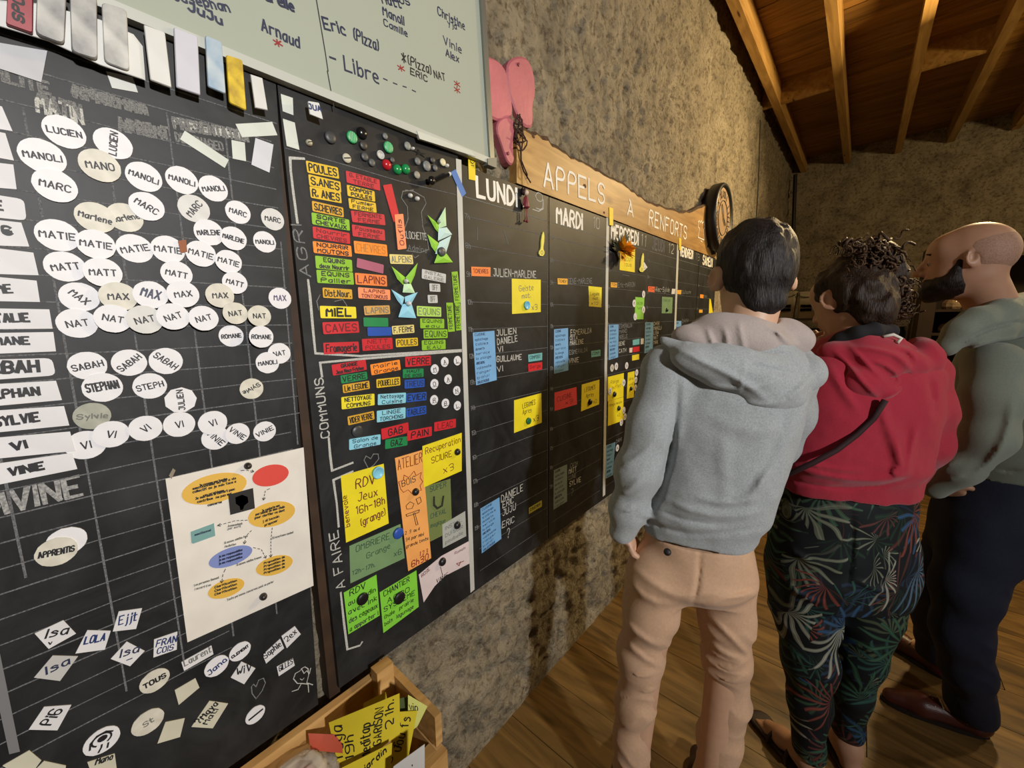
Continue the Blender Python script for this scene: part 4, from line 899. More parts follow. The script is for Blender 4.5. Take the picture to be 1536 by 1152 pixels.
def mini(label, col, pts, t='', w=.0008, ink=INK):
    (ax, ay), (bx, by), (cx, cy), (dx, dy) = pts
    T = [(t, ax*.5+dx*.5+(bx-ax)*.12, ay*.35+dy*.65+(by-ay)*.12, bx*.5+cx*.5-(bx-ax)*.12, by*.35+cy*.65-(by-ay)*.12, (dy-ay)*.42, w, ink)] if t else []
    sheet('task_magnet', label, 'magnet', col, pts, T, 'small coloured magnets in the day columns', th=.0012)
mini('orange magnet at nine hours in the LUNDI column', C['org'], [(706.5, 400), (735.5, 401), (735.5, 415), (707, 414)], 'TCHEVRES', .0008, MAROON)
note('yellow note with a light blue round magnet in the LUNDI column', 'ded034', [(767.5, 418), (811, 419.5), (811, 468), (768, 471)], [('Geiste', 779, 437, 800, 435, 8, .0009, GREYINK), ('mat.', 783, 448, 796, 446, 7, .0009, GREYINK), ('x3', 798, 465, 806, 464, 8, .0010, GREYINK)])
button('light blue round magnet on the yellow note in the LUNDI column', 790.5, 458, 6.5, '6fb9d8', 'cup', 'round magnets pinning notes')
mini('teal magnet in the LUNDI column beside twelve hours', C['teal'], [(792, 532), (813, 529), (813, 540), (792.5, 543)], 'COMPOST')
mini('red magnet in the LUNDI column under the teal one', C['red'], [(792, 546), (813, 543), (813, 554), (792.5, 557.5)], 'Serge', .0009, MAROON)
note('yellow note with a green round magnet in the LUNDI column', 'e3d21c', [(771, 600.5), (812, 589.5), (812.5, 634), (771, 649.5)], [('LEGUMES', 784, 613, 803, 606, 7, .0009), ('Apres', 784, 622, 797, 618, 7, .0008), ('x3', 800, 633, 808, 630, 8, .0010)])
button('green round magnet on the yellow note in the LUNDI column', 793, 631.5, 5, '1f6a3c', 'flat', 'round magnets pinning notes')
mini('olive yellow magnet low in the LUNDI column', 'a8a040', [(793, 762), (812.5, 750.5), (812.5, 759.5), (793, 771)], 'COUCHER')
mini('yellow-orange magnet at nine hours in the MARDI column', 'e0a836', [(836, 417.5), (851, 418), (851, 427), (836.5, 426.5)], 'TCHEV')
note('small yellow note at the top right of the MARDI column', 'e0d424', [(882.7, 429), (902.5, 431), (902, 461), (883.3, 459.5)], [('Legume', 886, 443, 899, 443, 5, .0007), ('mat', 889, 449.5, 897, 449.5, 4, .0007), ('x12', 887, 457, 897, 457, 4, .0007)])
mini('teal magnet in the MARDI column', C['teal'], [(886.5, 526.5), (900.5, 524.5), (900.5, 534), (886.5, 536)], 'COMP')
note('red note with dark writing in the MARDI column', 'd23a3f', [(831.5, 589), (864.5, 580.5), (865.5, 606.5), (831.5, 616.5)], [('CUISINE', 836, 603, 858, 595, 7, .0009, MAROON), ('x3', 848, 607, 859, 604, 6, .0009, MAROON)])
note('yellow note with a dark magnet in the MARDI column', 'e3d21c', [(872.5, 577), (899, 569.5), (898.5, 606.5), (871.5, 617)], [('LEGUMES', 877, 588, 893, 583, 6, .0008), ('Apres', 879, 597, 890, 594, 6, .0008), ('x2', 890, 605, 895, 604, 5, .0008)])
button('dark round magnet on the yellow note in the MARDI column', 885.5, 603, 4.6, '1b1a1c', 'dome', 'round magnets pinning notes')
note('yellow note behind the orange flower in the MERCREDI column', 'e3d01c', [(930, 370), (952.5, 371), (952, 408.5), (929.5, 405)], [('CIRCUIT', 932, 391, 949, 392, 5, .0007), ('TOUS', 936, 399, 947, 400, 4, .0007)])
mini('yellow-orange magnet at nine hours in the MERCREDI column', 'dfa32e', [(916, 423.5), (925.5, 424), (925.5, 431.5), (916, 431)], 'TCH')
mini('orange-red magnet at nine hours in the JEUDI column', 'e5602c', [(972, 429.5), (982, 430), (981.5, 438.5), (972, 437.5)], 'TCH')
mini('yellow-orange magnet at nine hours in the VENDREDI column', 'e0a83a', [(1015.5, 435), (1022, 435), (1021.5, 441.5), (1015.5, 441)])
mini('orange magnet, upper one in the SAMEDI column', 'e8932e', [(1050, 441.5), (1055, 442), (1055, 447.5), (1050, 447)]); mini('orange magnet, lower one in the SAMEDI column', 'e0a83a', [(1048.5, 464.5), (1053.7, 464.5), (1053.7, 469), (1048.5, 469)])
sheet('note', 'yellow pointed note in the SAMEDI column beside the first man', 'note', 'e3d424', [(1064, 448), (1066, 449), (1070, 473), (1063, 473)], (), 'paper notes on the boards')
note('light green note with four round letters in the MERCREDI column', '86c84a', [(953, 445.5), (966.5, 446.5), (965, 479), (952, 479)], [('GAZON', 955, 457, 964, 457, 4, .0006), ('Tonte', 955, 464, 963, 464, 4, .0006)])
note('sage green note with a dark magnet in the JEUDI column', C['sage'], [(993, 445), (1009, 446), (1008, 470), (992.5, 470)], [('PEINTURE', 994.5, 452, 1006, 453, 3.5, .0005, GREEN_INK)])
button('dark round magnet on the sage green note in the JEUDI column', 1000.5, 465, 3, '1b1a1c', 'dome', 'round magnets pinning notes')
mini('white and black magnet at the right end of the JEUDI column', 'd0d0cc', [(1008, 433), (1013, 433.5), (1012, 441), (1007, 441)])
mini('teal magnet in the MERCREDI column', C['teal'], [(949, 510), (959, 508), (959, 516.5), (949, 518)]); mini('white square magnet beside the JEUDI sheet', 'd0d2d4', [(961, 508), (965.5, 507.5), (965, 516), (961, 516.5)])
mini('red magnet with a white square at its left in the MERCREDI column', C['red'], [(949, 521), (959, 519.5), (959, 527), (949, 528.5)]); mini('small white square left of the red magnet in the MERCREDI column', 'd8c8c4', [(944, 522), (948.5, 521.5), (948, 528.5), (944, 529)])
mini('yellow magnet under the red one in the MERCREDI column', 'e0cf28', [(948, 533), (958.5, 531), (958.5, 539), (948, 541)])
note('yellow note with a dark magnet, upper one low in the MERCREDI column', 'e3d21c', [(911.7, 565.5), (935.7, 559.5), (935, 595), (911.3, 602)], [('Range', 916, 576, 928, 573, 5, .0007), ('buffet', 918, 584, 931, 580, 5, .0007)])
note('yellow note with a dark magnet, lower one low in the MERCREDI column', 'e3d21c', [(912.3, 602), (935, 595.5), (935, 630.5), (911.7, 639)], [('Range meuble', 914, 610, 933, 604, 3.6, .0006), ('x2', 926, 625, 930, 624, 4, .0007)])
note('yellow note half hidden by the sleeve in the MERCREDI column', 'e3d21c', [(941.7, 559), (952, 556.5), (950.5, 596), (940, 598)], [('Soiree', 943, 571, 950, 569, 4, .0006), ('veill', 943, 579, 950, 577, 4, .0006)])
for l, x, y_, r in (('dark round magnet on the upper yellow note in the MERCREDI column', 922, 591.5, 4.2), ('dark round magnet on the lower yellow note in the MERCREDI column', 928.5, 612.5, 3.8), ('dark round magnet on the half hidden yellow note', 946.8, 583, 3)): button(l, x, y_, r, '1b1a1c', 'dome', 'round magnets pinning notes')
letters = [(918, 552, 'cream letter disc, left of the pair under the MERCREDI sheet', 'c'), (924.4, 549.5, 'white letter disc, right of the pair under the MERCREDI sheet', 'w'), (940, 548.5, 'white letter disc alone right of the pair', 'w'), (968, 547.5, 'white letter disc beside the sleeve at midday', 'w'),
(935.4, 574, 'white letter disc at the right edge of the upper yellow note', 'w'), (914.7, 587, 'white letter disc at the left edge of the upper yellow note', 'w'), (955, 559, 'square-looking white letter disc, top of three beside the half hidden note', 'w'), (953.5, 570, 'white letter disc, middle of three beside the half hidden note', 'w'), (953, 581.5, 'white letter disc, lowest of three beside the half hidden note', 'w'),
(935.6, 615.5, 'white letter disc, top of three right of the lower yellow note', 'w'), (937.2, 625, 'white letter disc, middle of three right of the lower yellow note', 'w'), (932, 633.5, 'white letter disc, lowest of three right of the lower yellow note', 'w'),
(965.2, 441.5, 'white letter disc at the top right of the light green note', 'w'), (951, 455, 'white letter disc at the left edge of the light green note', 'w'), (965, 464.5, 'white letter disc at the right edge of the light green note', 'w'), (952.5, 475, 'white letter disc at the lower left of the light green note', 'w'),
(926, 672, 'white letter disc beside the sheet at the bottom of the MERCREDI column', 'w')]
for i, (x, y_, l, k) in enumerate(letters):
    disc(l, x, y_, .0185 if y_ < 480 else .0175, [('VMALNJ'[i % 6], 15, .28, .8, .0010, INK)], MAGC if k == 'c' else MAGW, 'letter discs in the day columns', seg=18)
sheet('diamond_magnet', 'small white diamond magnet with one letter beside the yellow cutout', 'magnet', 'd2d2d2', [(966, 393), (971, 401), (966, 406), (962, 399)], [('L', 965, 402, 968, 402, 5, .0009, INK)], None, th=.0012)

# yellow cut-out dragonfly shapes
def cutout(label, tip, base, wpx):
    (x0, y0), (x1, y1) = tip, base; L = math.hypot(x1-x0, y1-y0); ux, uy = (x1-x0)/L, (y1-y0)/L; vx, vy = -uy, ux
    prof = [(0, .10), (.15, .42), (.4, .55), (.62, .42), (.72, .5), (.82, .95), (.92, .95), (1.0, .5)]
    pts = [(x0+ux*L*t+vx*wpx*w, y0+uy*L*t+vy*wpx*w) for t, w in prof]+[(x0+ux*L*t-vx*wpx*w, y0+uy*L*t-vy*wpx*w) for t, w in prof[::-1]]
    o = sheet('spoon_cutout', label, 'magnet', 'dcd35e', pts, (), 'yellow spoon shaped cutouts', th=.004)
    ctr = Wp(x0+ux*L*.86, y0+uy*L*.86); mb = MB()
    ribbons(mb, [[(ctr[0]-o.location[1]+.006*math.cos(t), ctr[1]-o.location[2]+.006*math.sin(t)) for t in np.linspace(0, 6.2, 12)]], .0007, .0045); link('drawing', mb.mesh('drawing'), INK, o)
cutout('yellow spoon shaped cutout at the right of the LUNDI column', (814, 348), (811, 384), 4.2)
cutout('yellow spoon shaped cutout in the MERCREDI column right of the flower', (963.5, 380), (961, 408), 3.6)

# jointed doll between LUNDI and its number
dy, dz = Wp(788, 310, .01); s_ = abs(Wp(788, 281)[1]-Wp(788, 330)[1])/.235
doll = empty('doll', (.004, dy, dz), 'small jointed wooden doll in a dark red dress hanging between LUNDI and 9', 'doll')
doll.scale = (s_, s_, s_)
def dpart(nm, m, fn): mb = MB(); fn(mb); o = link(nm, mb.mesh(nm, True), m, doll); fix_normals(o.data)
D_ = lambda y, z: (.020, y, z)
MAR = mat('doll_red', '7a2a36', .5); DSK = mat('doll_skin', 'd0b8a2', .5); DHR = mat('doll_hair', '31140f', .6)
dpart('head', DSK, lambda m: m.lathe(D_(.004, .098), (0, 0, 1), [(.004, -.021), (.015, -.014), (.020, 0), (.015, .014), (.004, .021)], 12))
dpart('hair', DHR, lambda m: (m.lathe((.006, -.010, .103), (0, 0, 1), [(.005, -.022), (.018, -.012), (.022, 0), (.016, .014), (.005, .022)], 12), m.lathe((.006, -.02, .125), (0, 0, 1), [(.003, -.01), (.010, 0), (.003, .01)], 8), m.lathe((.006, .006, .128), (0, 0, 1), [(.003, -.01), (.008, 0), (.003, .01)], 8)))
dpart('dress', MAR, lambda m: m.lathe(D_(0, 0), (0, 0, 1), [(.026, -.010), (.028, 0), (.020, .03), (.016, .06), (.008, .072)], 14))
for sd in (-1, 1):
    dpart('arm', MAR, lambda m: m.tube([D_(.014*sd, .062), D_(.028*sd, .03), D_(.030*sd, .005)], .0055, 8))
    dpart('hand', DSK, lambda m: m.lathe(D_(.031*sd, -.006), (0, 0, 1), [(.002, -.008), (.007, 0), (.002, .008)], 8))
    dpart('leg', MAR, lambda m: m.tube([D_(.010*sd, -.005), D_(.011*sd, -.06), D_(.012*sd, -.098)], .0032, 8))
    dpart('shoe', MAR, lambda m: m.lathe((.016, .014*sd, -.104), (1, .3*sd, 0), [(.003, -.010), (.008, -.004), (.009, .006), (.003, .014)], 8))

# orange paper flower
fy, fz = Wp(934, 376, .02)
fl_ = empty('flower', (.004, fy, fz), 'orange and yellow artificial flower with dark leaves on the MERCREDI column', 'flower')
rn = random.Random(4); PET = mat('orange_petal', 'f5bd22', .6, col2='ec9a18', scale=60); LEAF = mat('dark_leaf', '1c2414', .7)
for k in range(44):
    an = rn.uniform(0, 6.28); tilt = rn.uniform(.1, 1.35); ln_ = .066*rn.uniform(.8, 1.1); d = np.array([math.cos(tilt), math.sin(tilt)*math.cos(an), math.sin(tilt)*math.sin(an)])
    sd = np.cross(d, [0.3, .2, .9]); sd /= np.linalg.norm(sd); w = .015; b0 = np.array([.012, 0, 0]); m1 = b0+d*ln_*.6; tp = b0+d*ln_; up = np.cross(sd, d)*.003
    mb = MB(); mb.add([b0-sd*w*.3, b0+sd*w*.3, m1+sd*w, tp, m1-sd*w, m1+up], [(0, 1, 2, 5), (0, 5, 4), (5, 2, 3), (5, 3, 4), (4, 3, 2, 1, 0)]); link('petal', mb.mesh('petal'), PET, fl_)
for k in range(16):
    an = math.pi*.55+rn.uniform(-1, 1)*1.5; ln_ = .10*rn.uniform(.7, 1.1); d = np.array([.12, math.cos(an), math.sin(an)]); d /= np.linalg.norm(d)
    sd = np.cross(d, [1, 0, 0]); sd /= np.linalg.norm(sd); b0 = np.array([.006, 0, 0]); m1 = b0+d*ln_*.5; tp = b0+d*ln_
    mb = MB(); mb.add([b0-sd*.002, b0+sd*.002, m1+sd*.008, tp, m1-sd*.008, m1+np.array([.003, 0, 0])], [(0, 1, 2, 5), (0, 5, 4), (5, 2, 3), (5, 3, 4), (4, 3, 2, 1, 0)]); link('leaf', mb.mesh('leaf'), LEAF, fl_)

# ------------------------------------------------------------------ printed diagram sheet on the grid board
S4 = [(248, 718), (455, 671), (470, 878), (281, 963)]
o = sheet('diagram_sheet', 'large white printed diagram sheet with coloured ovals held on the gridded board', 'poster', 'd9d4cb', S4, (), None, th=.0016)
ox, oy, oz = o.location
def c3(u, v): return (u/2.441, 680+v/2.441)
def dell(cu, cv, ru, rv, tilt, m, name, n=30, extra=.0):
    t0 = math.radians(tilt); pts = []
    for k in range(n):
        a = 2*math.pi*k/n; x, y_ = ru*math.cos(a), rv*math.sin(a); pts.append(Wp(*c3(cu+x*math.cos(t0)+y_*math.sin(t0), cv-x*math.sin(t0)+y_*math.cos(t0))))
    pts = ccw(pts); mb = MB().prism([(p[0]-oy, p[1]-oz) for p in pts], .0016, .0022+extra); link(name, mb.mesh(name), m, o)
YO = mat('print_ochre', 'd6ab45', .6); RO = mat('print_red', 'cf4438', .6); BO = mat('print_blue', '7585bb', .6); TO = mat('print_teal', '6f9a98', .6)
dell(783, 128, 122, 52, 14, YO, 'printed_oval'); dell(989, 80, 68, 38, 14, RO, 'printed_oval'); dell(993, 222, 88, 44, 14, YO, 'printed_oval'); dell(843, 377, 84, 32, 20, BO, 'printed_oval'); dell(1003, 409, 70, 33, 18, YO, 'printed_oval'); dell(827, 493, 70, 31, 20, YO, 'printed_oval')
def dpoly(pts, m, name): p = ccw([Wp(*c3(*q)) for q in pts]); mb = MB().prism([(a-oy, b-oz) for a, b in p], .0016, .0024); link(name, mb.mesh(name), m, o)
dpoly([(697, 286), (776, 257), (782, 254), (787, 300), (706, 329), (700, 326)], TO, 'printed_scroll'); dpoly([(834, 150), (925, 126), (932, 200), (842, 224)], mat('print_black', '1d1c1a', .6), 'printed_picture')
dpoly([(860, 160), (885, 150), (905, 158), (908, 178), (893, 190), (888, 205), (878, 206), (876, 193), (862, 183)], mat('print_bulb', 'd8bf2a', .6), 'printed_bulb')
def dt(s, x0, y0, x1, y1, h, w=.0006, m=INK):
    a, b = c3(x0, y0), c3(x1, y1); p = tx(s, a[0], a[1], b[0], b[1], h/2.441, jit=.1); mb = MB(); ribbons(mb, [[(u-oy, v-oz) for u, v in q] for q in p], w, .0027); link('printed_text', mb.mesh('printed_text'), m, o)
for i, (s, x0, x1) in enumerate([('Je ressens une tension', 730, 830), ('emotionnelle au vis a vis', 705, 862), ('collectif ou je suis face a', 705, 862), ('un probleme', 745, 818), ('Je suis dans le confort ponc', 715, 858), ('contribue, ne pas moi', 722, 845), ('concerne', 760, 810)]):
    yy = 106+i*12; dt(s, x0, yy+14-(x0-700)*.0, x1, yy+14-(x1-x0)*.25, 8, .0006)
for i, (s, x0, x1) in enumerate([('Je contacte une', 958, 1022), ('personne de mon choix', 935, 1040), ('pour clarifier ce dont', 932, 1040), ('j ai besoin', 960, 1020), ('proposer', 968, 1015)]): dt(s, x0, 205+i*13+8, x1, 205+i*13-(x1-x0)*.2, 8, .0006)
for i in range(3): dt('je me responsabilise', 800, 372+i*13+8, 885, 350+i*13+4, 7, .0006, NAVY)
for i in range(4): dt('Proposition de', 965, 398+i*12+6, 1040, 378+i*12+2, 7, .0006); 
for i in range(3): dt('Clarification', 785, 484+i*13+8, 865, 464+i*13+2, 7, .0006)
dt('emotionnel', 712, 300, 770, 282, 7, .0005, NAVY)
for (s, x0, y0, x1, y1) in (('Je resume ma demande', 833, 268, 885, 258), ('par ecrit', 833, 278, 880, 268), ('Si aucune solution face', 820, 330, 905, 303), ('Mediation', 822, 343, 862, 333), ('Si l accord nous convient', 995, 312, 1072, 290), ('Si aucune solution trouvee', 865, 410, 955, 380), ('Les personnes tiennent', 710, 484, 800, 455), ('l accord d un', 712, 498, 770, 482), ('Toute personne concernee peut en parler', 830, 538, 1000, 470)): dt(s, x0, y0, x1, y1, 7, .00045, GREYINK)
def dl(pts, dash=True):
    P = [Wp(*c3(*q)) for q in pts]; mb = MB()
    segs = []
    for a, b in zip(P[:-1], P[1:]):
        n = max(1, int(math.hypot(b[0]-a[0], b[1]-a[1])/.006))
        for i in range(n): segs.append([(a[0]+(b[0]-a[0])*(i+.1)/n, a[1]+(b[1]-a[1])*(i+.1)/n), (a[0]+(b[0]-a[0])*(i+.65)/n, a[1]+(b[1]-a[1])*(i+.65)/n)])
    e = P[-1]; f = P[-2]; d = math.atan2(e[1]-f[1], e[0]-f[0])
    for s in (2.6, -2.6): segs.append([e, (e[0]+.005*math.cos(d+s), e[1]+.005*math.sin(d+s))])
    ribbons(mb, [[(u-oy, v-oz) for u, v in q] for q in segs], .0006, .0026); link('printed_arrow', mb.mesh('printed_arrow'), INK, o)
dl([(878, 62), (900, 60), (928, 66)]); dl([(988, 127), (970, 135), (963, 170)]); dl([(905, 243), (860, 245), (795, 263)]); dl([(920, 280), (900, 300), (893, 330)]); dl([(995, 270), (990, 320), (990, 378)]); dl([(925, 343), (955, 350), (972, 382)]); dl([(825, 420), (815, 440), (810, 472)])
button('dark round magnet at the top of the printed diagram sheet', 372, 699, 5, '2a2422', 'dome', 'dark magnets on the diagram sheet'); button('dark round magnet at the bottom of the printed diagram sheet', 395, 895, 5, '2a2422', 'dome', 'dark magnets on the diagram sheet')
sheet('clip', 'small brown tape tab at the top left corner of the diagram sheet', 'tape', '857a68', [(253, 713), (259, 702), (263, 705), (257, 718)], (), None)
# ------------------------------------------------------------------ whiteboard
WBX = .012
wb = empty('whiteboard', (0, .3, 1.99), 'large whiteboard with handwritten names hanging above the chalkboards', 'whiteboard')
def wpart(mb, nm, m): o = link(nm, mb.mesh(nm), m, wb); o.location = (-0.0, -.3, -1.99); fix_normals(o.data); return o
wbm = mat('whiteboard_enamel', 'a4ab9e', .16, var=.03, scale=2, spec=.6)
R0w, R1w = Wp(737, 246, WBX), Wp(722, 0, WBX); k_ = (R1w[0]-R0w[0])/(R1w[1]-R0w[1]); ZB = 1.985
wpart(MB().prism([(-.75, ZB+.012), (R0w[0]-.008, ZB+.012), (R0w[0]-.008+k_*.9, 2.9), (-.75, 2.9)], .001, WBX), 'panel', wbm)
ALU = mat('aluminium_frame', '8f9490', .35, metal=.7); ALUW = mat('pale_frame', 'b4b8b0', .4)
wpart(MB().prism([(-.75, ZB-.002), (R0w[0], ZB-.002), (R0w[0], ZB+.014), (-.75, ZB+.014)], .001, WBX+.006), 'bottom_rail', ALUW)
wpart(MB().prism([(R0w[0]-.010, ZB-.002), (R0w[0]+.008, ZB-.002), (R0w[0]+.008+k_*.9, 2.9), (R0w[0]-.010+k_*.9, 2.9)], .001, WBX+.007), 'side_rail', ALU)
wpart(MB().prism([(R0w[0]-.024, ZB-.008), (R0w[0]+.012, ZB-.008), (R0w[0]+.012, ZB+.02), (R0w[0]-.024, ZB+.008)], .0005, WBX+.010), 'corner_cap', mat('grey_plastic_cap', '77786f', .5))
wpart(MB().prism([Wp(*q) for q in ((618, 200), (700, 230), (706, 238), (622, 212))][::-1], WBX+.001, WBX+.008), 'pen_ledge', mat('glossy_ledge', 'c9cdc2', .1))
def wt(s, x0, y0, x1, y1, h, w=.0014, m=NAVY, jit=.4):
    p = tx(s, x0, y0, x1, y1, h, off=WBX, jit=jit, seed=2); mb = MB(); ribbons(mb, p, w, WBX+.0005); wpart(mb, 'marker_lettering', m)
wt('Josephan', 262, 0, 345, 18, 13); wt('JuJu', 283, 15, 333, 37, 12, .0018); wt('Aurelie', 385, -6, 441, 17, 14, .002); wt('Arnaud', 393, 45, 449, 72, 16, .0016)
wt('*', 413, 69, 424, 71, 9, .0012, REDINK); wt('Eric', 487, 43, 518, 52, 15, .0018, NAVY); wt('(Pizza)', 530, 58, 568, 77, 16, .0016, NAVY)
wt('- Libre', 496, 97, 568, 125, 20, .0018, NAVY); wt('- - - -', 576, 127, 624, 145, 16, .0012, NAVY)
wt('MARIUS', 570, -2, 615, 8, 9, .0014); wt('Matt', 574, 5, 602, 12, 12, .0016); wt('Manoli', 575, 22, 606, 38, 12, .0015); wt('Camille', 576, 38, 611, 55, 9, .0012)
wt('Christine', 657, 22, 697, 45, 11, .0014); wt('yja', 672, 38, 685, 44, 8, .0011); wt('Vinie', 666, 66, 692, 80, 11, .0013); wt('Alex', 669, 84, 688, 94, 10, .0015)
wt('*(Pizza)', 603, 92, 647, 112, 13, .0014, INK); wt('ERIC', 616, 111, 641, 123, 9, .0013, INK); wt('NAT', 652, 117, 668, 121, 10, .0013, INK)
wt('*', 598, 106, 607, 108, 8, .0012, REDINK); wt('*', 682, 129, 690, 132, 8, .0012, REDINK); wt('*', 682, 138, 690, 141, 8, .0012, REDINK)
for P in ([(474, -3), (488, 80), (492, 107)], [(491, 107), (501, 162)]):
    mb = MB(); ribbons(mb, [[Wp(*q, WBX) for q in P]], .0010, WBX+.0005); wpart(mb, 'marker_line', INK)

# white backing strip and eraser-like strips hanging over the whiteboard's lower edge
GE = 'long magnetic strips over the whiteboard edge'
def hang(name, label, pts, m, t=.006, x0=WBX+.0075, rr=.006, texts=(), cat='magnet', grp=GE):
    P = ccw([Wp(p[0], p[1], x0) for p in pts]); P = rounded(P, rr) if rr else P; n = len(P)
    cy = sum(p[0] for p in P)/n; cz = sum(p[1] for p in P)/n
    mb = MB(); inner = [((y-cy)*.93, (z-cz)*.975) for y, z in P]; outer = [(y-cy, z-cz) for y, z in P]
    vs = [(0, *p) for p in outer]+[(t*.6, *p) for p in outer]+[(t, *p) for p in inner]
    fs = [tuple(range(n))[::-1], tuple(range(2*n, 3*n))]+[(k*n+i, k*n+(i+1) % n, (k+1)*n+(i+1) % n, (k+1)*n+i) for k in (0, 1) for i in range(n)]
    mb.add(vs, fs); o = link(name, mb.mesh(name), m, None, (x0, cy, cz)); tag(o, label, cat, grp)
    for (s, x_0, y_0, x_1, y_1, h, w, im, vert) in texts:
        p = tx(s, x_0, y_0, x_1, y_1, h, off=x0, jit=.4, vert=vert); q = MB(); ribbons(q, [[(a-cy, b-cz) for a, b in r] for r in p], w, t+.0004); link('lettering', q.mesh('lettering'), im, o)
    return o
SMUDGE = mat('smudged_white', 'bfbfba', .5, col2='6a6a6c', scale=22, detail=5)
EW = mat('eraser_white', 'cbccc8', .45, var=.05, scale=20)
hang('backing_strip', 'long white backing card under the smudged strips at the whiteboard corner', [(-40, -2), (60, 6), (150, 30), (200, 52), (214, 70), (218, 121), (150, 98), (72, 62), (-40, 28)], EW, .002, WBX+.0065, 0, grp=None)
hang('label_strip', 'dark red strip with a black word along its height at the top left corner', [(12, -20), (50, -12), (49, 52), (9, 38)], mat('dark_red_strip', '8f1f2b', .4, var=.1, scale=30), .005, WBX+.010, .002, [('SPOR', 36, 38, 34, -12, 14, .0013, INK, True)])
hang('label_strip', 'smudged white strip next to the dark red one', [(56, -20), (100, -10), (96, 69), (53, 53)], SMUDGE, .006, WBX+.010)
hang('label_strip', 'smudged white strip, third from the left corner', [(104, -16), (145, -6), (146, 92), (107, 80)], SMUDGE, .006, WBX+.010)
hang('label_strip', 'smudged white strip with ink spots, left of the clean white ones', [(152, 4), (190, 16), (194, 108), (156, 94)], mat('spotted_white', 'c6c6c0', .5, col2='8a8a88', scale=30), .0035, WBX+.010)
hang('label_strip', 'plain white strip right of the ink-spotted one', [(215, 38), (247, 50), (257, 133), (225, 121)], EW, .004, rr=.002)
hang('label_strip', 'wide bluish white strip in the middle of the row', [(260, 42), (296, 56), (300, 144), (264, 132)], mat('bluish_white', 'bdbec8', .5, var=.04, scale=20), .004, rr=.002)
hang('label_strip', 'white strip with pale blue smudges', [(307, 54), (332, 64), (338, 142), (311, 131)], mat('blue_smudge', 'b9c4c8', .5, col2='7f9bb4', scale=25), .004, rr=.003)
hang('label_strip', 'yellow strip with dark flecks', [(338, 83), (363, 91), (369, 167), (343, 155)], mat('flecked_yellow', 'd9bc1c', .5, col2='a88a1a', scale=60), .004, rr=.004)
hang('label_strip', 'narrow blank white strip near the board seam', [(375, 112), (393, 118), (401, 166), (382, 162)], EW, .003, rr=0)
hang('curled_paper', 'small curled paper scrap with blue letters under the whiteboard edge', [(461, 152), (478, 155), (484, 180), (464, 172)], mat('paper_white', 'cdd0cd', .7), .003, rr=.002, texts=[('JUA', 463, 164, 481, 168, 7, .0012, BLUEINK, False)], cat='paper', grp=None)
ln(B3, [(705, 238), (708, 234), (711, 238), (711, 243), (708, 246), (705, 243), (705, 238)], .0007, INK, 'sun_drawing').location.x = .002
ln(B3, [(706, 248), (710, 249)], .0007, INK, 'sun_drawing').location.x = .002

# ------------------------------------------------------------------ live-edge wooden sign
sign_top = [(775, 262), (774, 215), (776, 200), (783, 196), (795, 198), (806, 203), (818, 208), (833, 222), (850, 233), (868, 242), (886, 252), (905, 262), (922, 269), (938, 279), (952, 290), (966, 299), (976, 306), (990, 310), (1004, 315), (1020, 319), (1034, 318), (1048, 313), (1062, 307)]
sx = .004
P = [Wp(*q, sx) for q in sign_top]
rs_ = random.Random(2); P2 = []
for a, b in zip(P[1:-1], P[2:]):
    for t in (0, .33, .66): P2.append((a[0]+(b[0]-a[0])*t+rs_.uniform(-.003, .003), a[1]+(b[1]-a[1])*t+rs_.uniform(-.005, .005)))
ye = 3.25; poly = [(P[0][0], TOPZ+.004)]+P2+[P[-1], (ye, P[-1][1]+.01), (ye, TOPZ+.004)]
SIGNW = wood_mat('oak_sign', '98703a', 'c09656', (8, 1.2, 9), 3.0, .5, .05, knots=(2, .6, 1.3))
BARK = mat('bark', '4a3420', .9, var=.4, scale=60, bump=.5)
sg = MB(); pp = ccw(poly); n = len(pp); inn = pp
sg.prism(pp, -.030, sx); sgo = sg.obj('wooden_sign', SIGNW); tag(sgo, 'live-edge wooden sign reading APPELS A RENFORTS above the day columns', 'sign')
for pass_ in range(1):
    mb = MB()
    top = P2+[P[-1]]
    vs = []; fs = []
    for (y_, z_) in top: vs += [(-.030, y_, z_), (-.032, y_, z_+.009+rs_.uniform(0, .005)), (sx-.006, y_, z_+.008+rs_.uniform(0, .006)), (sx+.001, y_, z_-.002)]
    for i in range(len(top)-1):
        for k in range(3): fs.append((i*4+k, (i+1)*4+k, (i+1)*4+k+1, i*4+k+1))
    mb.add(vs, fs); o = link('bark_edge', mb.mesh('bark_edge'), BARK, sgo)
def st(s, x0, y0, x1, y1, h, w): A = tx(s, x0, y0, x1, y1, h, off=sx, jit=.12); mb = MB(); ribbons(mb, A, w, sx+.0012); link('painted_lettering', mb.mesh('painted_lettering'), PAINT, sgo)
st('APPELS', 816, 279, 906, 306, 32, .0045); st('À', 941, 322, 949, 325, 20, .0045); st('RENFORTS', 973, 337, 1029, 359, 21, .0045)
for pts in ([(1047, 333), (1049, 331), (1050, 334), (1052, 331), (1053, 335), (1056, 332)], [(1048, 334), (1047, 340), (1049, 343), (1047, 356), (1056, 360)], [(1056, 334), (1057, 341), (1055, 345), (1056, 360)], [(1051, 361), (1053, 363)]):
    mb = MB(); ribbons(mb, [[Wp(*q, sx) for q in pts]], .003, sx+.0012); link('painted_drawing', mb.mesh('painted_drawing'), PAINT, sgo)
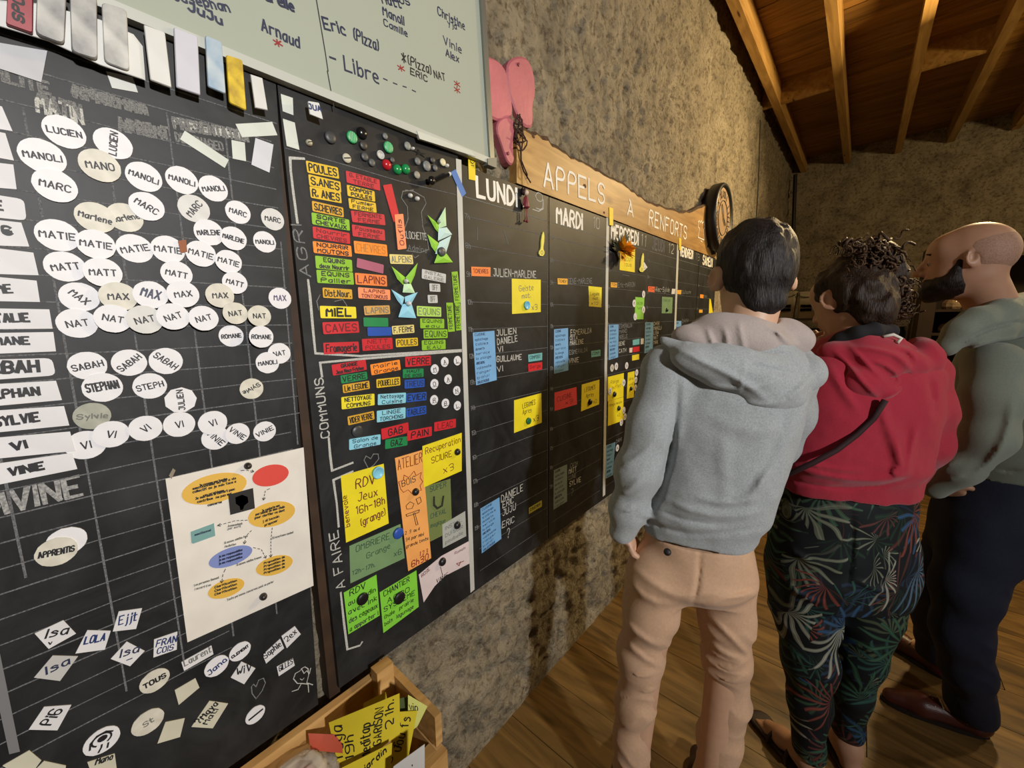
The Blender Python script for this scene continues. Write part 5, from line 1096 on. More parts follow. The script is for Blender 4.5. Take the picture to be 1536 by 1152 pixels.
for (x, y_, s) in ((877, 279, .009), (906, 319, .006), (800, 205, .006), (905, 281, .005)):
    c = Wp(x, y_, sx); mb = MB().prism([(c[0]+s*1.3*math.cos(k), c[1]+s*.8*math.sin(k)) for k in np.linspace(0, 5.6, 8)], sx, sx+.0008); link('knot', mb.mesh('knot'), mat('knot_brown', '4a2c12', .8), sgo)
# twine bow hanging from the sign's left end
TW = mat('brown_twine', '3a2018', .9)
tw = empty('twine', (.01, *Wp(782, 215, .01)), 'dark brown twine looped around the left end of the wooden sign', 'twine')
tb = tw.location
def twp(pts, off):
    pts = [tuple(pts[0])]+[q for a, b in zip(pts[:-1], pts[1:]) for q in ((a[0]*.75+b[0]*.25, a[1]*.75+b[1]*.25), (a[0]*.25+b[0]*.75, a[1]*.25+b[1]*.75))]+[tuple(pts[-1])]
    return [np.array([off+.006*math.sin(i*1.3), *Wp(x, y_, off)])-np.array(tb) for i, (x, y_) in enumerate(pts)]
for pts in ([(776, 172), (772, 182), (775, 200), (779, 228), (785, 250), (794, 275)], [(779, 172), (776, 190), (784, 205), (790, 215), (787, 226), (778, 222), (773, 212), (775, 195), (780, 182)], [(778, 176), (784, 190), (788, 205), (786, 214), (778, 212), (772, 205)], [(781, 198), (783, 222), (784, 245), (790, 268)], [(775, 178), (780, 170), (784, 178), (780, 188), (774, 184)]):
    mb = MB().tube(twp(pts, .012), .0022, 6); link('strand', mb.mesh('strand', True), TW, tw)

# ------------------------------------------------------------------ pink wooden butterfly
PINK = mat('pink_paint', 'b4636d', .55, var=.12, scale=9, bump=.1, bscale=60)
bo = Wp(770, 175, -.01); bf = empty('butterfly', (-.01, bo[0], bo[1]), 'pink painted butterfly made of rounded wooden wings, between whiteboard and sign', 'decoration')
def wing(pts, x0, x1):
    P = [Wp(*q, x1) for q in pts]; m = []
    for i in range(len(P)):
        a, b = P[i], P[(i+1) % len(P)]; m += [(a[0]*.75+b[0]*.25, a[1]*.75+b[1]*.25), (a[0]*.25+b[0]*.75, a[1]*.25+b[1]*.75)]
    m = ccw(m); n = len(m); cy = sum(p[0] for p in m)/n; cz = sum(p[1] for p in m)/n; mb = MB(); vs = []
    for x, s in ((x0, 1), (x1-.004, 1), (x1, .93)): vs += [(x+.01, cy+(y_-cy)*s-bo[0], cz+(z_-cz)*s-bo[1]) for y_, z_ in m]
    mb.add(vs, [tuple(range(n))[::-1], tuple(range(2*n, 3*n))]+[(k*n+i, k*n+(i+1) % n, (k+1)*n+(i+1) % n, (k+1)*n+i) for k in (0, 1) for i in range(n)])
    link('wing', mb.mesh('wing'), PINK, bf)
wing([(728, 84), (740, 86), (752, 94), (760, 106), (763, 130), (770, 160), (768, 178), (750, 182), (735, 176), (728, 150)], -.03, -.004)
wing([(760, 100), (766, 88), (780, 83), (792, 87), (799, 100), (803, 120), (804, 140), (799, 160), (800, 178), (799, 192), (786, 190), (776, 172), (768, 150), (762, 128)], -.035, -.010)
wing([(747, 182), (756, 175), (768, 176), (774, 184), (770, 205), (770, 230), (772, 243), (767, 249), (760, 240), (752, 215), (745, 196)], -.025, .004)
for (x, y_) in ((781, 95), (760, 231)):
    c = Wp(x, y_, .0); mb = MB().lathe((c and (-.008 if x > 770 else .006)+.01, c[0]-bo[0], c[1]-bo[1]), (1, 0, 0), [(.005, 0), (.005, .002), (.002, .003)], 8); link('screw', mb.mesh('screw'), mat('dark_pink', '8a3a48', .5), bf)

# ------------------------------------------------------------------ wall clock
cy_, cz_ = 3.16, 2.222
ck = empty('wall_clock', (.0, cy_, cz_), 'large round black-rimmed clock with a pale dial hanging at the end of the sign', 'clock')
BLK = mat('clock_black', '141312', .4)
def cpart(nm, m, fn, sm=True): mb = MB(); fn(mb); o = link(nm, mb.mesh(nm, sm), m, ck); fix_normals(o.data); return o
RC = .228
cpart('case', BLK, lambda m: m.lathe((-.02, 0, 0), (1, 0, 0), [(RC*.9, 0), (RC, .02), (RC, .075), (RC*.96, .088), (RC*.88, .086), (RC*.86, .07)], 48))
cpart('dial', mat('dial_parchment', '94795a', .6, var=.15, scale=12), lambda m: m.lathe((.045, 0, 0), (1, 0, 0), [(RC*.87, 0), (RC*.87, .008), (.01, .009)], 48), False)
cpart('inner_ring', BLK, lambda m: m.tube([(.056, RC*.5*math.cos(t), RC*.5*math.sin(t)) for t in np.linspace(0, 2*math.pi, 40)], .002, 6))
ROMAN = ['XII', 'I', 'II', 'III', 'IV', 'V', 'VI', 'VII', 'VIII', 'IX', 'X', 'XI']
for k, s in enumerate(ROMAN):
    a = math.pi/2-k*math.pi/6; u = (math.cos(a-math.pi/2), math.sin(a-math.pi/2)); v = (math.cos(a), math.sin(a)); w = .009*len(s)+.004; r = RC*.58
    A = (v[0]*r-u[0]*w, v[1]*r-u[1]*w); B = (v[0]*r+u[0]*w, v[1]*r+u[1]*w); mb = MB(); ribbons(mb, text2d(s, A, B, .042, 0, .02), .0032, .0552); link('numeral', mb.mesh('numeral'), BLK, ck)
for a, l, w in ((2.2, .10, .005), (-.6, .07, .006)): cpart('hand', BLK, lambda m: m.obox((.060, math.cos(a)*l/2, math.sin(a)*l/2), (1, 0, 0), (0, math.cos(a), math.sin(a)), (0, -math.sin(a), math.cos(a)), .001, l/2, w), False)
cpart('bracket', BLK, lambda m: m.tube([(-.01, -.16, -.21), (.0, -.12, -.19), (.01, -.07, -.2), (.01, -.02, -.235)], .012, 8))

# ------------------------------------------------------------------ wooden crate with yellow papers below the task board
CRW = wood_mat('crate_pine', '9c7440', 'c9a066', (8, 1.5, 8), 2.5, .6, .05)
ca = Wp(330, 1150, .02); cb = Wp(556, 1022, .02)
zt = (ca[1]+cb[1])/2
y0c, y1c = .08, .425
cr = empty('wooden_crate', (.0, .3, .45), 'open pine crate with papers standing against the wall under the task board', 'crate')
def crp(a, b): mb = MB().box(a, b); o = link('board', mb.mesh('board'), CRW, cr); o.location = (-.0, -.3, -.45)
crp((.004, .05, .585), (.022, .445, .672)); crp((.004, .05, .47), (.022, .445, .575)); crp((.022, .445, .47), (.215, .463, .575)); crp((.022, .445, .585), (.215, .463, .665)); crp((.215, .05, .47), (.231, .463, .575)); crp((.215, .05, .30), (.231, .463, .455))
crp((.004, .05, .30), (.231, .463, .315)); crp((.004, .05, .30), (.022, .445, .455)); crp((.022, .445, .30), (.215, .463, .455)); crp((.022, .035, .30), (.215, .05, .665))
mb = MB().box((.022, .400, .30), (.052, .4445, .705)); o = link('corner_post', mb.mesh('corner_post'), CRW, cr); o.location = (0, -.3, -.45)
mb = MB().box((.188, .410, .30), (.2145, .4445, .575)); o = link('corner_post', mb.mesh('corner_post'), CRW, cr); o.location = (0, -.3, -.45)
stool = MB().box((.0, .0, .255), (.30, .50, .299)); st_o = stool.obj('bench', wood_mat('bench_brown', '4f2c12', '7a4a22', (8, 2, 8), 2.5, .5, .05))
mb = MB()
for (x, y_) in ((.03, .03), (.27, .03), (.03, .47), (.27, .47)): link('leg', MB().box((x-.02, y_-.02, 0), (x+.02, y_+.02, .255)).mesh('leg'), st_o.data.materials[0], st_o)
tag(st_o, 'low brown wooden bench under the crate of papers', 'bench')

def loose(name, label, cat, col, corners, th=.0012, texts=(), grp=None, m=None, bend=.0):
    """sheet in space: corners as (px,py,horizontal forward distance)"""
    P = [Vp(*c) for c in corners]; c0 = sum(P)/len(P); nrm = np.cross(P[1]-P[0], P[3]-P[0]); nrm /= np.linalg.norm(nrm)
    if nrm@(CAMP-c0) < 0: nrm = -nrm
    K = 8; vs = []; fs = []
    for s in (0, -th):
        for i in range(K+1):
            for j in range(K+1):
                u, v = i/K, j/K; p = (P[0]*(1-u)+P[1]*u)*(1-v)+(P[3]*(1-u)+P[2]*u)*v; vs.append(p-c0+nrm*(s+bend*math.sin(u*3.0)*math.sin(v*2.6+.3)))
    q = (K+1)*(K+1)
    for i in range(K):
        for j in range(K):
            a = i*(K+1)+j; fs.append((a, a+K+1, a+K+2, a+1)); fs.append((q+a, q+a+1, q+a+K+2, q+a+K+1))
    for i in range(K):
        a = i*(K+1); fs.append((a, q+a, q+a+K+1, a+K+1)); a = i*(K+1)+K; fs.append((a, a+K+1, q+a+K+1, q+a)); a = i; fs.append((a, a+1, q+a+1, q+a)); a = K*(K+1)+i; fs.append((a, q+a, q+a+1, a+1))
    me = bpy.data.meshes.new(name); me.from_pydata([tuple(map(float, v)) for v in vs], [], fs); me.update(); fix_normals(me)
    o = link(name, me, m or paper(col, col), None, tuple(c0)); tag(o, label, cat, grp)
    for t in texts:
        s, a0, b0, a1, b1, h, w = t[:7]     # in unit coordinates of the sheet (u right, v down)
        lu = np.linalg.norm(P[1]-P[0]); lv = np.linalg.norm(P[3]-P[0])
        pls = text2d(s, (a0*lu, -b0*lv), (a1*lu, -b1*lv), h*lv, 1, .4); mb = MB(); 
        for pl in pls:
            q2 = []; n = len(pl)
            L = []; R = []
            for i in range(n):
                A = pl[max(i-1, 0)]; B = pl[min(i+1, n-1)]; dx, dy = B[0]-A[0], B[1]-A[1]; l = math.hypot(dx, dy) or 1e-9; nx, ny = -dy/l*w, dx/l*w
                for lst, sg_ in ((L, 1), (R, -1)):
                    u = (pl[i][0]+nx*sg_)/lu; v = -(pl[i][1]+ny*sg_)/lv; p = (P[0]*(1-u)+P[1]*u)*(1-v)+(P[3]*(1-u)+P[2]*u)*v
                    lst.append(p-c0+nrm*(.0012+bend*math.sin(u*3.0)*math.sin(v*2.6+.3)))
            mb.add(L+R, [(i, n+i, n+i+1, i+1) for i in range(n-1)])
        link('lettering', mb.mesh('lettering'), t[7] if len(t) > 7 else INK, o)
    return o
GP = 'loose papers standing in the crate'
YP = 'd6c02a'
loose('paper', 'yellow paper behind the big yellow sheet, its tip beside the post', 'paper', YP, [(545, 1055, .80), (578, 1038, .80), (590, 1100, .78), (545, 1120, .76)], grp=GP)
loose('paper', 'small dark green paper corner between yellow papers', 'paper', '4c5a34', [(590, 1050, .775), (618, 1044, .78), (622, 1095, .76), (592, 1100, .76)], grp=GP)
loose('paper', 'pale yellow pointed paper at the right of the crate', 'paper', 'dcdc7c', [(612, 1043, .762), (641, 1060, .762), (626, 1090, .755), (612, 1100, .755)], texts=[('vin', .1, .35, .6, .3, .2, .0011)], grp=GP)
loose('paper', 'yellow paper with turned writing right of the big yellow sheet', 'paper', YP, [(596, 1068, .755), (626, 1066, .755), (606, 1168, .705), (575, 1168, .705)], texts=[('uou fs', .55, .6, .75, .1, .16, .0012), ('8 f', .2, .8, .5, .5, .12, .0012)], grp=GP)
loose('paper', 'largest yellow sheet reading Yoga 19h Meditap 21h', 'paper', YP, [(493, 1084, .735), (599, 1040, .745), (600, 1100, .715), (511, 1168, .685)], texts=[('Yoga', .10, .75, .18, .15, .26, .0013), ('19h', .26, .85, .32, .42, .22, .0013), ('Meditap', .50, 1.0, .58, .35, .24, .0013), ('GARISON', .70, .9, .78, .15, .20, .0013), ('21h.', .90, .7, .93, .1, .2, .0014)], grp=GP, bend=.004)
loose('paper', 'yellow sheet at the bottom edge below the largest one', 'paper', YP, [(512, 1152, .68), (588, 1114, .695), (584, 1200, .67), (512, 1222, .65)], texts=[('E', .12, .38, .28, .3, .14, .0012), ('jardin', .45, .3, .9, .12, .12, .0012)], grp=GP)
loose('paper', 'red folded paper left of the yellow sheets in the crate', 'paper', 'b5482c', [(462, 1100, .715), (513, 1102, .725), (514, 1130, .70), (466, 1125, .70)], grp=GP)
loose('card', 'white card with printed specks at the lower right of the crate', 'paper', 'bcb9b4', [(590, 1150, .655), (637, 1116, .675), (637, 1185, .645), (590, 1190, .64)], texts=[(':', .6, .5, .7, .5, .25, .001)], grp=GP)
# translucent plastic bag in front
def bag():
    m = bpy.data.materials.new('clear_plastic'); m.use_nodes = True; b = m.node_tree.nodes['Principled BSDF']
    b.inputs['Base Color'].default_value = (.72, .66, .56, 1); b.inputs['Roughness'].default_value = .35; b.inputs['Alpha'].default_value = .42
    c = np.array(Vp(428, 1172, .66)); K = 40; vs = []; fs = []
    for i in range(K+1):
        th = math.pi*i/K
        for j in range(K):
            ph = 2*math.pi*j/K; d = np.array([math.sin(th)*math.cos(ph), math.sin(th)*math.sin(ph), math.cos(th)])
            r = 1+.35*float(vnoise(d[0]*2.3+9, d[1]*2.3, d[2]*2.3))+.30*abs(float(vnoise(d[0]*5, d[1]*5, d[2]*5))); q = np.sign(d)*np.abs(d)**.75
            vs.append(tuple(float(v) for v in q*np.array([.045, .080, .050])*r))
    for i in range(K):
        for j in range(K): fs.append((i*K+j, (i+1)*K+j, (i+1)*K+(j+1) % K, i*K+(j+1) % K))
    me = bpy.data.meshes.new('plastic_bag'); me.from_pydata(vs, [], fs); me.update(); me.polygons.foreach_set('use_smooth', [True]*len(me.polygons))
    o = link('plastic_bag', me, m, None, tuple(c+np.array([.03, 0, -.01]))); tag(o, 'crumpled translucent plastic bag at the left end of the crate', 'bag')
    ins = MB().lathe((0, 0, 0), (0, 1, 0), [(.02, -.05), (.035, -.03), (.035, .03), (.02, .05)], 12); link('red_content', ins.mesh('red_content', True), mat('dull_red', '9a3a2e', .6), o)
bag()
# ------------------------------------------------------------------ soft bodies: signed distance shapes turned into one continuous surface
def A3(p): return np.array([float(q) for q in p])
class SDF:
    def __init__(s, lo, hi, h):
        s.lo = A3(lo); s.h = h; s.n = np.ceil((A3(hi)-s.lo)/h).astype(int)+1
        s.ax = [(s.lo[i]+np.arange(s.n[i])*h).astype(np.float32) for i in range(3)]; s.D = np.full(s.n, .12, np.float32); s.q = 1.0
    def sl(s, lo, hi):
        a = np.clip(np.floor((A3(lo)-s.lo)/s.h).astype(int), 0, s.n-1); b = np.clip(np.ceil((A3(hi)-s.lo)/s.h).astype(int)+1, 1, s.n)
        b = np.maximum(b, a+1); S = tuple(slice(a[i], b[i]) for i in range(3))
        return S, s.ax[0][S[0]][:, None, None], s.ax[1][S[1]][None, :, None], s.ax[2][S[2]][None, None, :]
    def put(s, S, d, k, sub):
        D = s.D[S]
        if sub:
            h = np.clip(.5-.5*(D+d)/k, 0, 1); s.D[S] = D*(1-h)-d*h+k*h*(1-h)
        else:
            h = np.clip(.5+.5*(D-d)/k, 0, 1); s.D[S] = D*(1-h)+d*h-k*h*(1-h)
    def cap(s, a, b, ra, rb, k=.02, sub=False):
        a = A3(a); b = A3(b); ra = ra*s.q; rb = rb*s.q; m = max(ra, rb)+k+.012; S, X, Y, Z = s.sl(np.minimum(a, b)-m, np.maximum(a, b)+m)
        ab = b-a; L = float(ab@ab)+1e-9; t = np.clip(((X-a[0])*ab[0]+(Y-a[1])*ab[1]+(Z-a[2])*ab[2])/L, 0, 1)
        d = np.sqrt((X-a[0]-t*ab[0])**2+(Y-a[1]-t*ab[1])**2+(Z-a[2]-t*ab[2])**2)-(ra+(rb-ra)*t); s.put(S, d, k, sub); return s
    def chain(s, pts, rs, k=.02):
        for i in range(len(pts)-1): s.cap(pts[i], pts[i+1], rs[i], rs[i+1], k)
        return s
    def ell(s, c, r, fr=None, k=.02, sub=False):
        c = A3(c); r = [v*s.q for v in r]; m = max(r)+k+.012; S, X, Y, Z = s.sl(c-m, c+m); x, y, z = X-c[0], Y-c[1], Z-c[2]
        if fr is not None: x, y, z = [x*f[0]+y*f[1]+z*f[2] for f in fr]
        k0 = np.sqrt((x/r[0])**2+(y/r[1])**2+(z/r[2])**2); k1 = np.sqrt((x/r[0]**2)**2+(y/r[1]**2)**2+(z/r[2]**2)**2)+1e-6
        s.put(S, k0*(k0-1)/k1, k, sub); return s
    def loft(s, keys, Sd, k=.02, p=2.0, sub=False):
        keys = sorted(keys, key=lambda q: q[0][2]); zs_ = np.array([q[0][2] for q in keys]); C = np.array([q[0] for q in keys]); a = np.array([q[1] for q in keys])*s.q; b = np.array([q[2] for q in keys])*s.q
        m = max(a.max(), b.max())+k+.01; S, X, Y, Z = s.sl([C[:, 0].min()-m, C[:, 1].min()-m, zs_[0]-k-.02], [C[:, 0].max()+m, C[:, 1].max()+m, zs_[-1]+k+.02])
        z = Z[0, 0]
        def I(v):   # smooth interpolation
            t = np.interp(z, zs_, np.arange(len(zs_))); out = np.interp(z, zs_, v); 
            if len(v) > 3:
                z2 = np.clip(z, zs_[0], zs_[-1]); e = (zs_[-1]-zs_[0])/len(zs_)*.22; out = (np.interp(z2-e, zs_, v)+np.interp(z2+e, zs_, v)+np.interp(z2, zs_, v)*2)/4
            return out[None, None, :].astype(np.float32)
        cx, cy, aa, bb = I(C[:, 0]), I(C[:, 1]), I(a), I(b); u = (X-cx)*Sd[0]+(Y-cy)*Sd[1]; v = -(X-cx)*Sd[1]+(Y-cy)*Sd[0]
        q = (np.abs(u/aa)**p+np.abs(v/bb)**p)**(1/p); g = np.sqrt((u/aa**2)**2+(v/bb**2)**2)/np.maximum(np.sqrt((u/aa)**2+(v/bb)**2), 1e-4)+1e-4
        d = (q-1)/g; d = np.maximum(d, -np.minimum(aa, bb)); dz = np.maximum(zs_[0]-Z, Z-zs_[-1])
        w = np.maximum(d, dz); s.put(S, w, k, sub); return s
    def rayridge(s, px, dh, w, h, depth=.22):
        """one soft fold following a line seen on the near surface; it fades at both ends"""
        w = w*.9; q = [px[0]]
        for a, b in zip(px[:-1], px[1:]): q += [(a[0]*.7+b[0]*.3, a[1]*.7+b[1]*.3), (a[0]*.3+b[0]*.7, a[1]*.3+b[1]*.7)]
        px = q+[px[-1]]; P = [Vp(x, y, dh) for x, y in px]; lo = np.min(P, 0); hi = np.max(P, 0); m = w*2.4; mm = np.array([m+depth*.9, m+depth, m])
        S, X, Y, Z = s.sl(lo-mm, hi+mm); E = np.zeros(s.D[S].shape, np.float32); n = len(P)-1
        v = (lo+hi)/2-CAMP; v /= np.linalg.norm(v)
        for i, (a, b) in enumerate(zip(P[:-1], P[1:])):
            ab = b-a; n_ = np.cross(ab, v); n_ /= (np.linalg.norm(n_)+1e-9); e = np.cross(v, n_); L = float(ab@e); L = L if abs(L) > 1e-6 else 1e-6
            x, y, z = X-a[0], Y-a[1], Z-a[2]; q = x*n_[0]+y*n_[1]+z*n_[2]; t = (x*e[0]+y*e[1]+z*e[2]); tc = np.clip(t/L, 0, 1); t2 = t-tc*L
            fade = np.sin(np.pi*np.clip((i+tc)/n, .04, .96))**.7
            along = x*v[0]+y*v[1]+z*v[2]; E = np.maximum(E, np.exp(-(q*q+t2*t2)/w**2)*fade*np.exp(-(np.maximum(np.abs(along)-depth*.75, 0)/.02)**2))
        s.D[S] -= h*E
        return s
    def noise(s, amp, sc, seed, aniso=(1, 1, 1)):
        X, Y, Z = s.ax[0][:, None, None], s.ax[1][None, :, None], s.ax[2][None, None, :]
        M = np.abs(s.D) < .03; idx = np.nonzero(M); x, y, z = s.ax[0][idx[0]], s.ax[1][idx[1]], s.ax[2][idx[2]]
        s.D[idx] += (amp*(vnoise(x*sc*aniso[0]+seed, y*sc*aniso[1], z*sc*aniso[2])+.5*vnoise(x*sc*2*aniso[0], y*sc*2*aniso[1]+seed, z*sc*2*aniso[2]))).astype(np.float32); return s
    def mesh(s, name):
        D = s.D; n = D.shape; I = D < 0
        c = np.zeros(tuple(v-1 for v in n), np.uint8)
        for dx in (0, 1):
            for dy in (0, 1):
                for dz in (0, 1): c += I[dx:n[0]-1+dx, dy:n[1]-1+dy, dz:n[2]-1+dz]
        act = (c > 0) & (c < 8); ii = np.argwhere(act); idx = -np.ones(act.shape, np.int64); idx[act] = np.arange(len(ii))
        acc = np.zeros((len(ii), 3)); cnt = np.zeros(len(ii))
        cs = [(x, y, z) for x in (0, 1) for y in (0, 1) for z in (0, 1)]
        V = {q: D[ii[:, 0]+q[0], ii[:, 1]+q[1], ii[:, 2]+q[2]] for q in cs}
        for q in cs:
            for a in range(3):
                if q[a] == 0:
                    r = list(q); r[a] = 1; r = tuple(r); va, vb = V[q], V[r]; m = (va < 0) != (vb < 0); t = np.where(m, va/np.where(m, va-vb, 1), 0)
                    p = np.tile(np.array(q, float), (len(ii), 1)); p[:, a] += t; acc[m] += p[m]; cnt[m] += 1
        P = s.lo+(ii+acc/np.maximum(cnt, 1)[:, None])*s.h; quads = []
        for a in range(3):
            sA = [slice(1, n[k]-1) for k in range(3)]; sA[a] = slice(0, n[a]-1); sB = list(sA); sB[a] = slice(1, n[a])
            p0 = I[tuple(sA)]; p1 = I[tuple(sB)]
            for flip, M in ((False, p0 & ~p1), (True, ~p0 & p1)):
                e = np.argwhere(M); 
                if not len(e): continue
                off = np.array([1, 1, 1]); off[a] = 0; e = e+off; b, c_ = (a+1) % 3, (a+2) % 3
                def g(db, dc): f = e.copy(); f[:, b] -= db; f[:, c_] -= dc; return idx[f[:, 0], f[:, 1], f[:, 2]]
                q = np.stack([g(1, 1), g(0, 1), g(0, 0), g(1, 0)], 1); quads.append(q[:, ::-1] if flip else q)
        Q = np.concatenate(quads); Q = Q[(Q >= 0).all(1)]
        me = bpy.data.meshes.new(name); me.vertices.add(len(P)); me.vertices.foreach_set('co', P.astype(np.float32).ravel()); me.loops.add(len(Q)*4); me.loops.foreach_set('vertex_index', Q.astype(np.int32).ravel())
        me.polygons.add(len(Q)); me.polygons.foreach_set('loop_start', np.arange(0, len(Q)*4, 4, dtype=np.int32)); me.polygons.foreach_set('loop_total', np.full(len(Q), 4, np.int32)); me.polygons.foreach_set('use_smooth', np.ones(len(Q), bool)); me.update(); me.validate()
        return me
    def obj(s, name, m, root, label=None, relax=1):
        me = s.mesh(name)
        rl = root.location; me.transform(Matrix.Translation((-rl[0], -rl[1], -rl[2])))
        o = link(name, me, m, root)
        if label: o['label'] = label
        if relax:
            sm = o.modifiers.new('smooth', 'SMOOTH'); sm.iterations = relax; sm.factor = .5
        return o
def unit(v): v = A3(v); return v/np.linalg.norm(v)
def head_shape(g, c, F, pitch=0.0, sc=1.0, ears=1.0, neck=None, tilt=0.0):
    """c centre of the head, F horizontal facing direction; returns frame"""
    F = unit(F); S = np.array([F[1], -F[0], 0]); U = np.array([0, 0, 1.])
    Fp = F*math.cos(pitch)-U*math.sin(pitch); Up = U*math.cos(pitch)+F*math.sin(pitch)
    S, Up = S*math.cos(tilt)-Up*math.sin(tilt), Up*math.cos(tilt)+S*math.sin(tilt)
    fr = (S, Fp, Up); P = lambda s, f, u: A3(c)+(S*s+Fp*f+Up*u)*sc
    E = lambda q, r, k=.015, sub=False, f=fr: g.ell(P(*q), tuple(x*sc for x in r), f, k, sub)
    K = lambda a, b, ra, rb, k=.012: g.cap(P(*a), P(*b), ra*sc, rb*sc, k)
    E((0, -.014, .028), (.076, .094, .090)); E((0, .030, -.020), (.062, .062, .090), .02); E((0, .012, -.05), (.058, .065, .052), .02)
    E((0, .046, .042), (.062, .048, .052), .02)
    K((-.03, .030, -.082), (.03, .030, -.082), .024, .024, .02); K((0, .035, -.080), (0, .074, -.094), .030, .018, .02)
    K((-.028, .078, .028), (.028, .078, .028), .010, .010); K((0, .088, .022), (0, .112, -.022), .0075, .0125, .008); K((-.011, .096, -.026), (.011, .096, -.026), .009, .009, .006)
    K((-.018, .089, -.050), (.018, .089, -.050), .0085, .0085, .006); K((-.015, .087, -.062), (.015, .087, -.062), .0085, .0085, .006)
    for s in (-1, 1):
        E((.031*s, .094, .008), (.016, .012, .010), .008, True); E((.031*s, .0765, .007), (.0115, .0115, .0115), .003)
        S2 = S*math.cos(.45)-Fp*math.sin(.45)*s*-1; F2 = np.cross(Up, S2)*1.0; f2 = (S2, unit(F2), Up)
        if ears:
            eo = (ears-1)*.075; E(((.083+eo)*s, -.012, -.004-eo*.8), (.0085, .024*ears, .034*ears), .006, False, (unit(S+Fp*-.8*s), unit(np.cross(unit(S+Fp*-.8*s), Up)), Up))
            E(((.091+eo)*s, -.010, -eo*.8), (.006*min(ears, 1), .011*min(ears, 1), .020*min(ears, 1)), .004, True, (unit(S+Fp*-.8*s), unit(np.cross(unit(S+Fp*-.8*s), Up)), Up))
    if neck is not None: g.cap(P(0, -.025, -.045), neck, .058*sc, .062*sc, .03)
    return fr, P
def add_eyes(root, P, fr, sc=1.0):
    rl = A3(root.location)
    for s in (-1, 1):
        c = P(.031*s, .0765, .006)-rl; prof = [(.0112*sc*math.sin(t), -.0112*sc*math.cos(t)) for t in np.linspace(.05, 3.09, 12)]
        e = link('eye', MB().lathe(c, fr[1], prof, 14).mesh('eye', True), mat('eye_white', '9c8e82', .2), root)
        d = unit(fr[1]-fr[2]*.45); link('iris', MB().lathe(c+d*.0098*sc, d, [(.0052*sc, 0), (.0048*sc, .0013*sc), (.001, .0018*sc)], 12).mesh('iris', True), mat('dark_iris', '1a0f0a', .1), e)
def hand_shape(g, wrist, d, up, curl=.6, side=1, sc=1.0):
    """wrist, direction to the knuckles d, back-of-hand normal up; fingers curl away from 'up'"""
    d = unit(d); up = unit(up-d*(A3(up)@d)); s = np.cross(d, up)*side; w = A3(wrist)
    g.cap(w-d*.02, w+d*.02, .024*sc, .026*sc, .01)
    for i, (o, L, r) in enumerate(((-.030, .068, .0088), (-.010, .076, .0092), (.010, .071, .0088), (.028, .056, .0078))):
        b = w+(d*.085+s*o)*sc; g.cap(w+d*.025+s*o*.6*sc, b, .014*sc, .0115*sc, .012)
        a = curl*.55; p = b; q = d*math.cos(a)-up*math.sin(a)
        for j, f in enumerate((.45, .32, .23)):
            n = p+q*L*f*sc; g.cap(p, n, r*sc*(1-.06*j), r*sc*(1-.06*(j+1)), .003); p = n; a += curl*.8; q = d*math.cos(a)-up*math.sin(a)
    t0 = w+(d*.025-s*.026)*sc; t1 = t0+(unit(d*.7-s*.75-up*.25))*.036*sc; t2 = t1+unit(d*.85-s*.2-up*.5)*.032*sc; t3 = t2+unit(d*.8+s*.1-up*.6)*.024*sc
    g.cap(t0, t1, .014*sc, .011*sc, .01).cap(t1, t2, .0105*sc, .0095*sc, .004).cap(t2, t3, .0092*sc, .0078*sc, .004)
def shoe_shape(g, heel, toe, h=.07, w=.045):
    heel, toe = A3(heel), A3(toe); d = unit(toe-heel); L = np.linalg.norm(toe-heel)
    g.cap(heel+d*.03+[0, 0, .040], heel+d*.055+[0, 0, .062], w*.82, w*.80, .02).cap(heel+d*.05+[0, 0, .040], heel+d*L*.62+[0, 0, .036], w*.80, w*.92, .03).cap(heel+d*L*.62+[0, 0, .034], heel+d*(L-.03)+[0, 0, .028], w*.92, w*.62, .02)
def cut_below(g, z):
    S = np.argmin(np.abs(g.ax[2]-z)); g.D[:, :, :S+1] = np.maximum(g.D[:, :, :S+1], (z-g.ax[2][:S+1])[None, None, :])

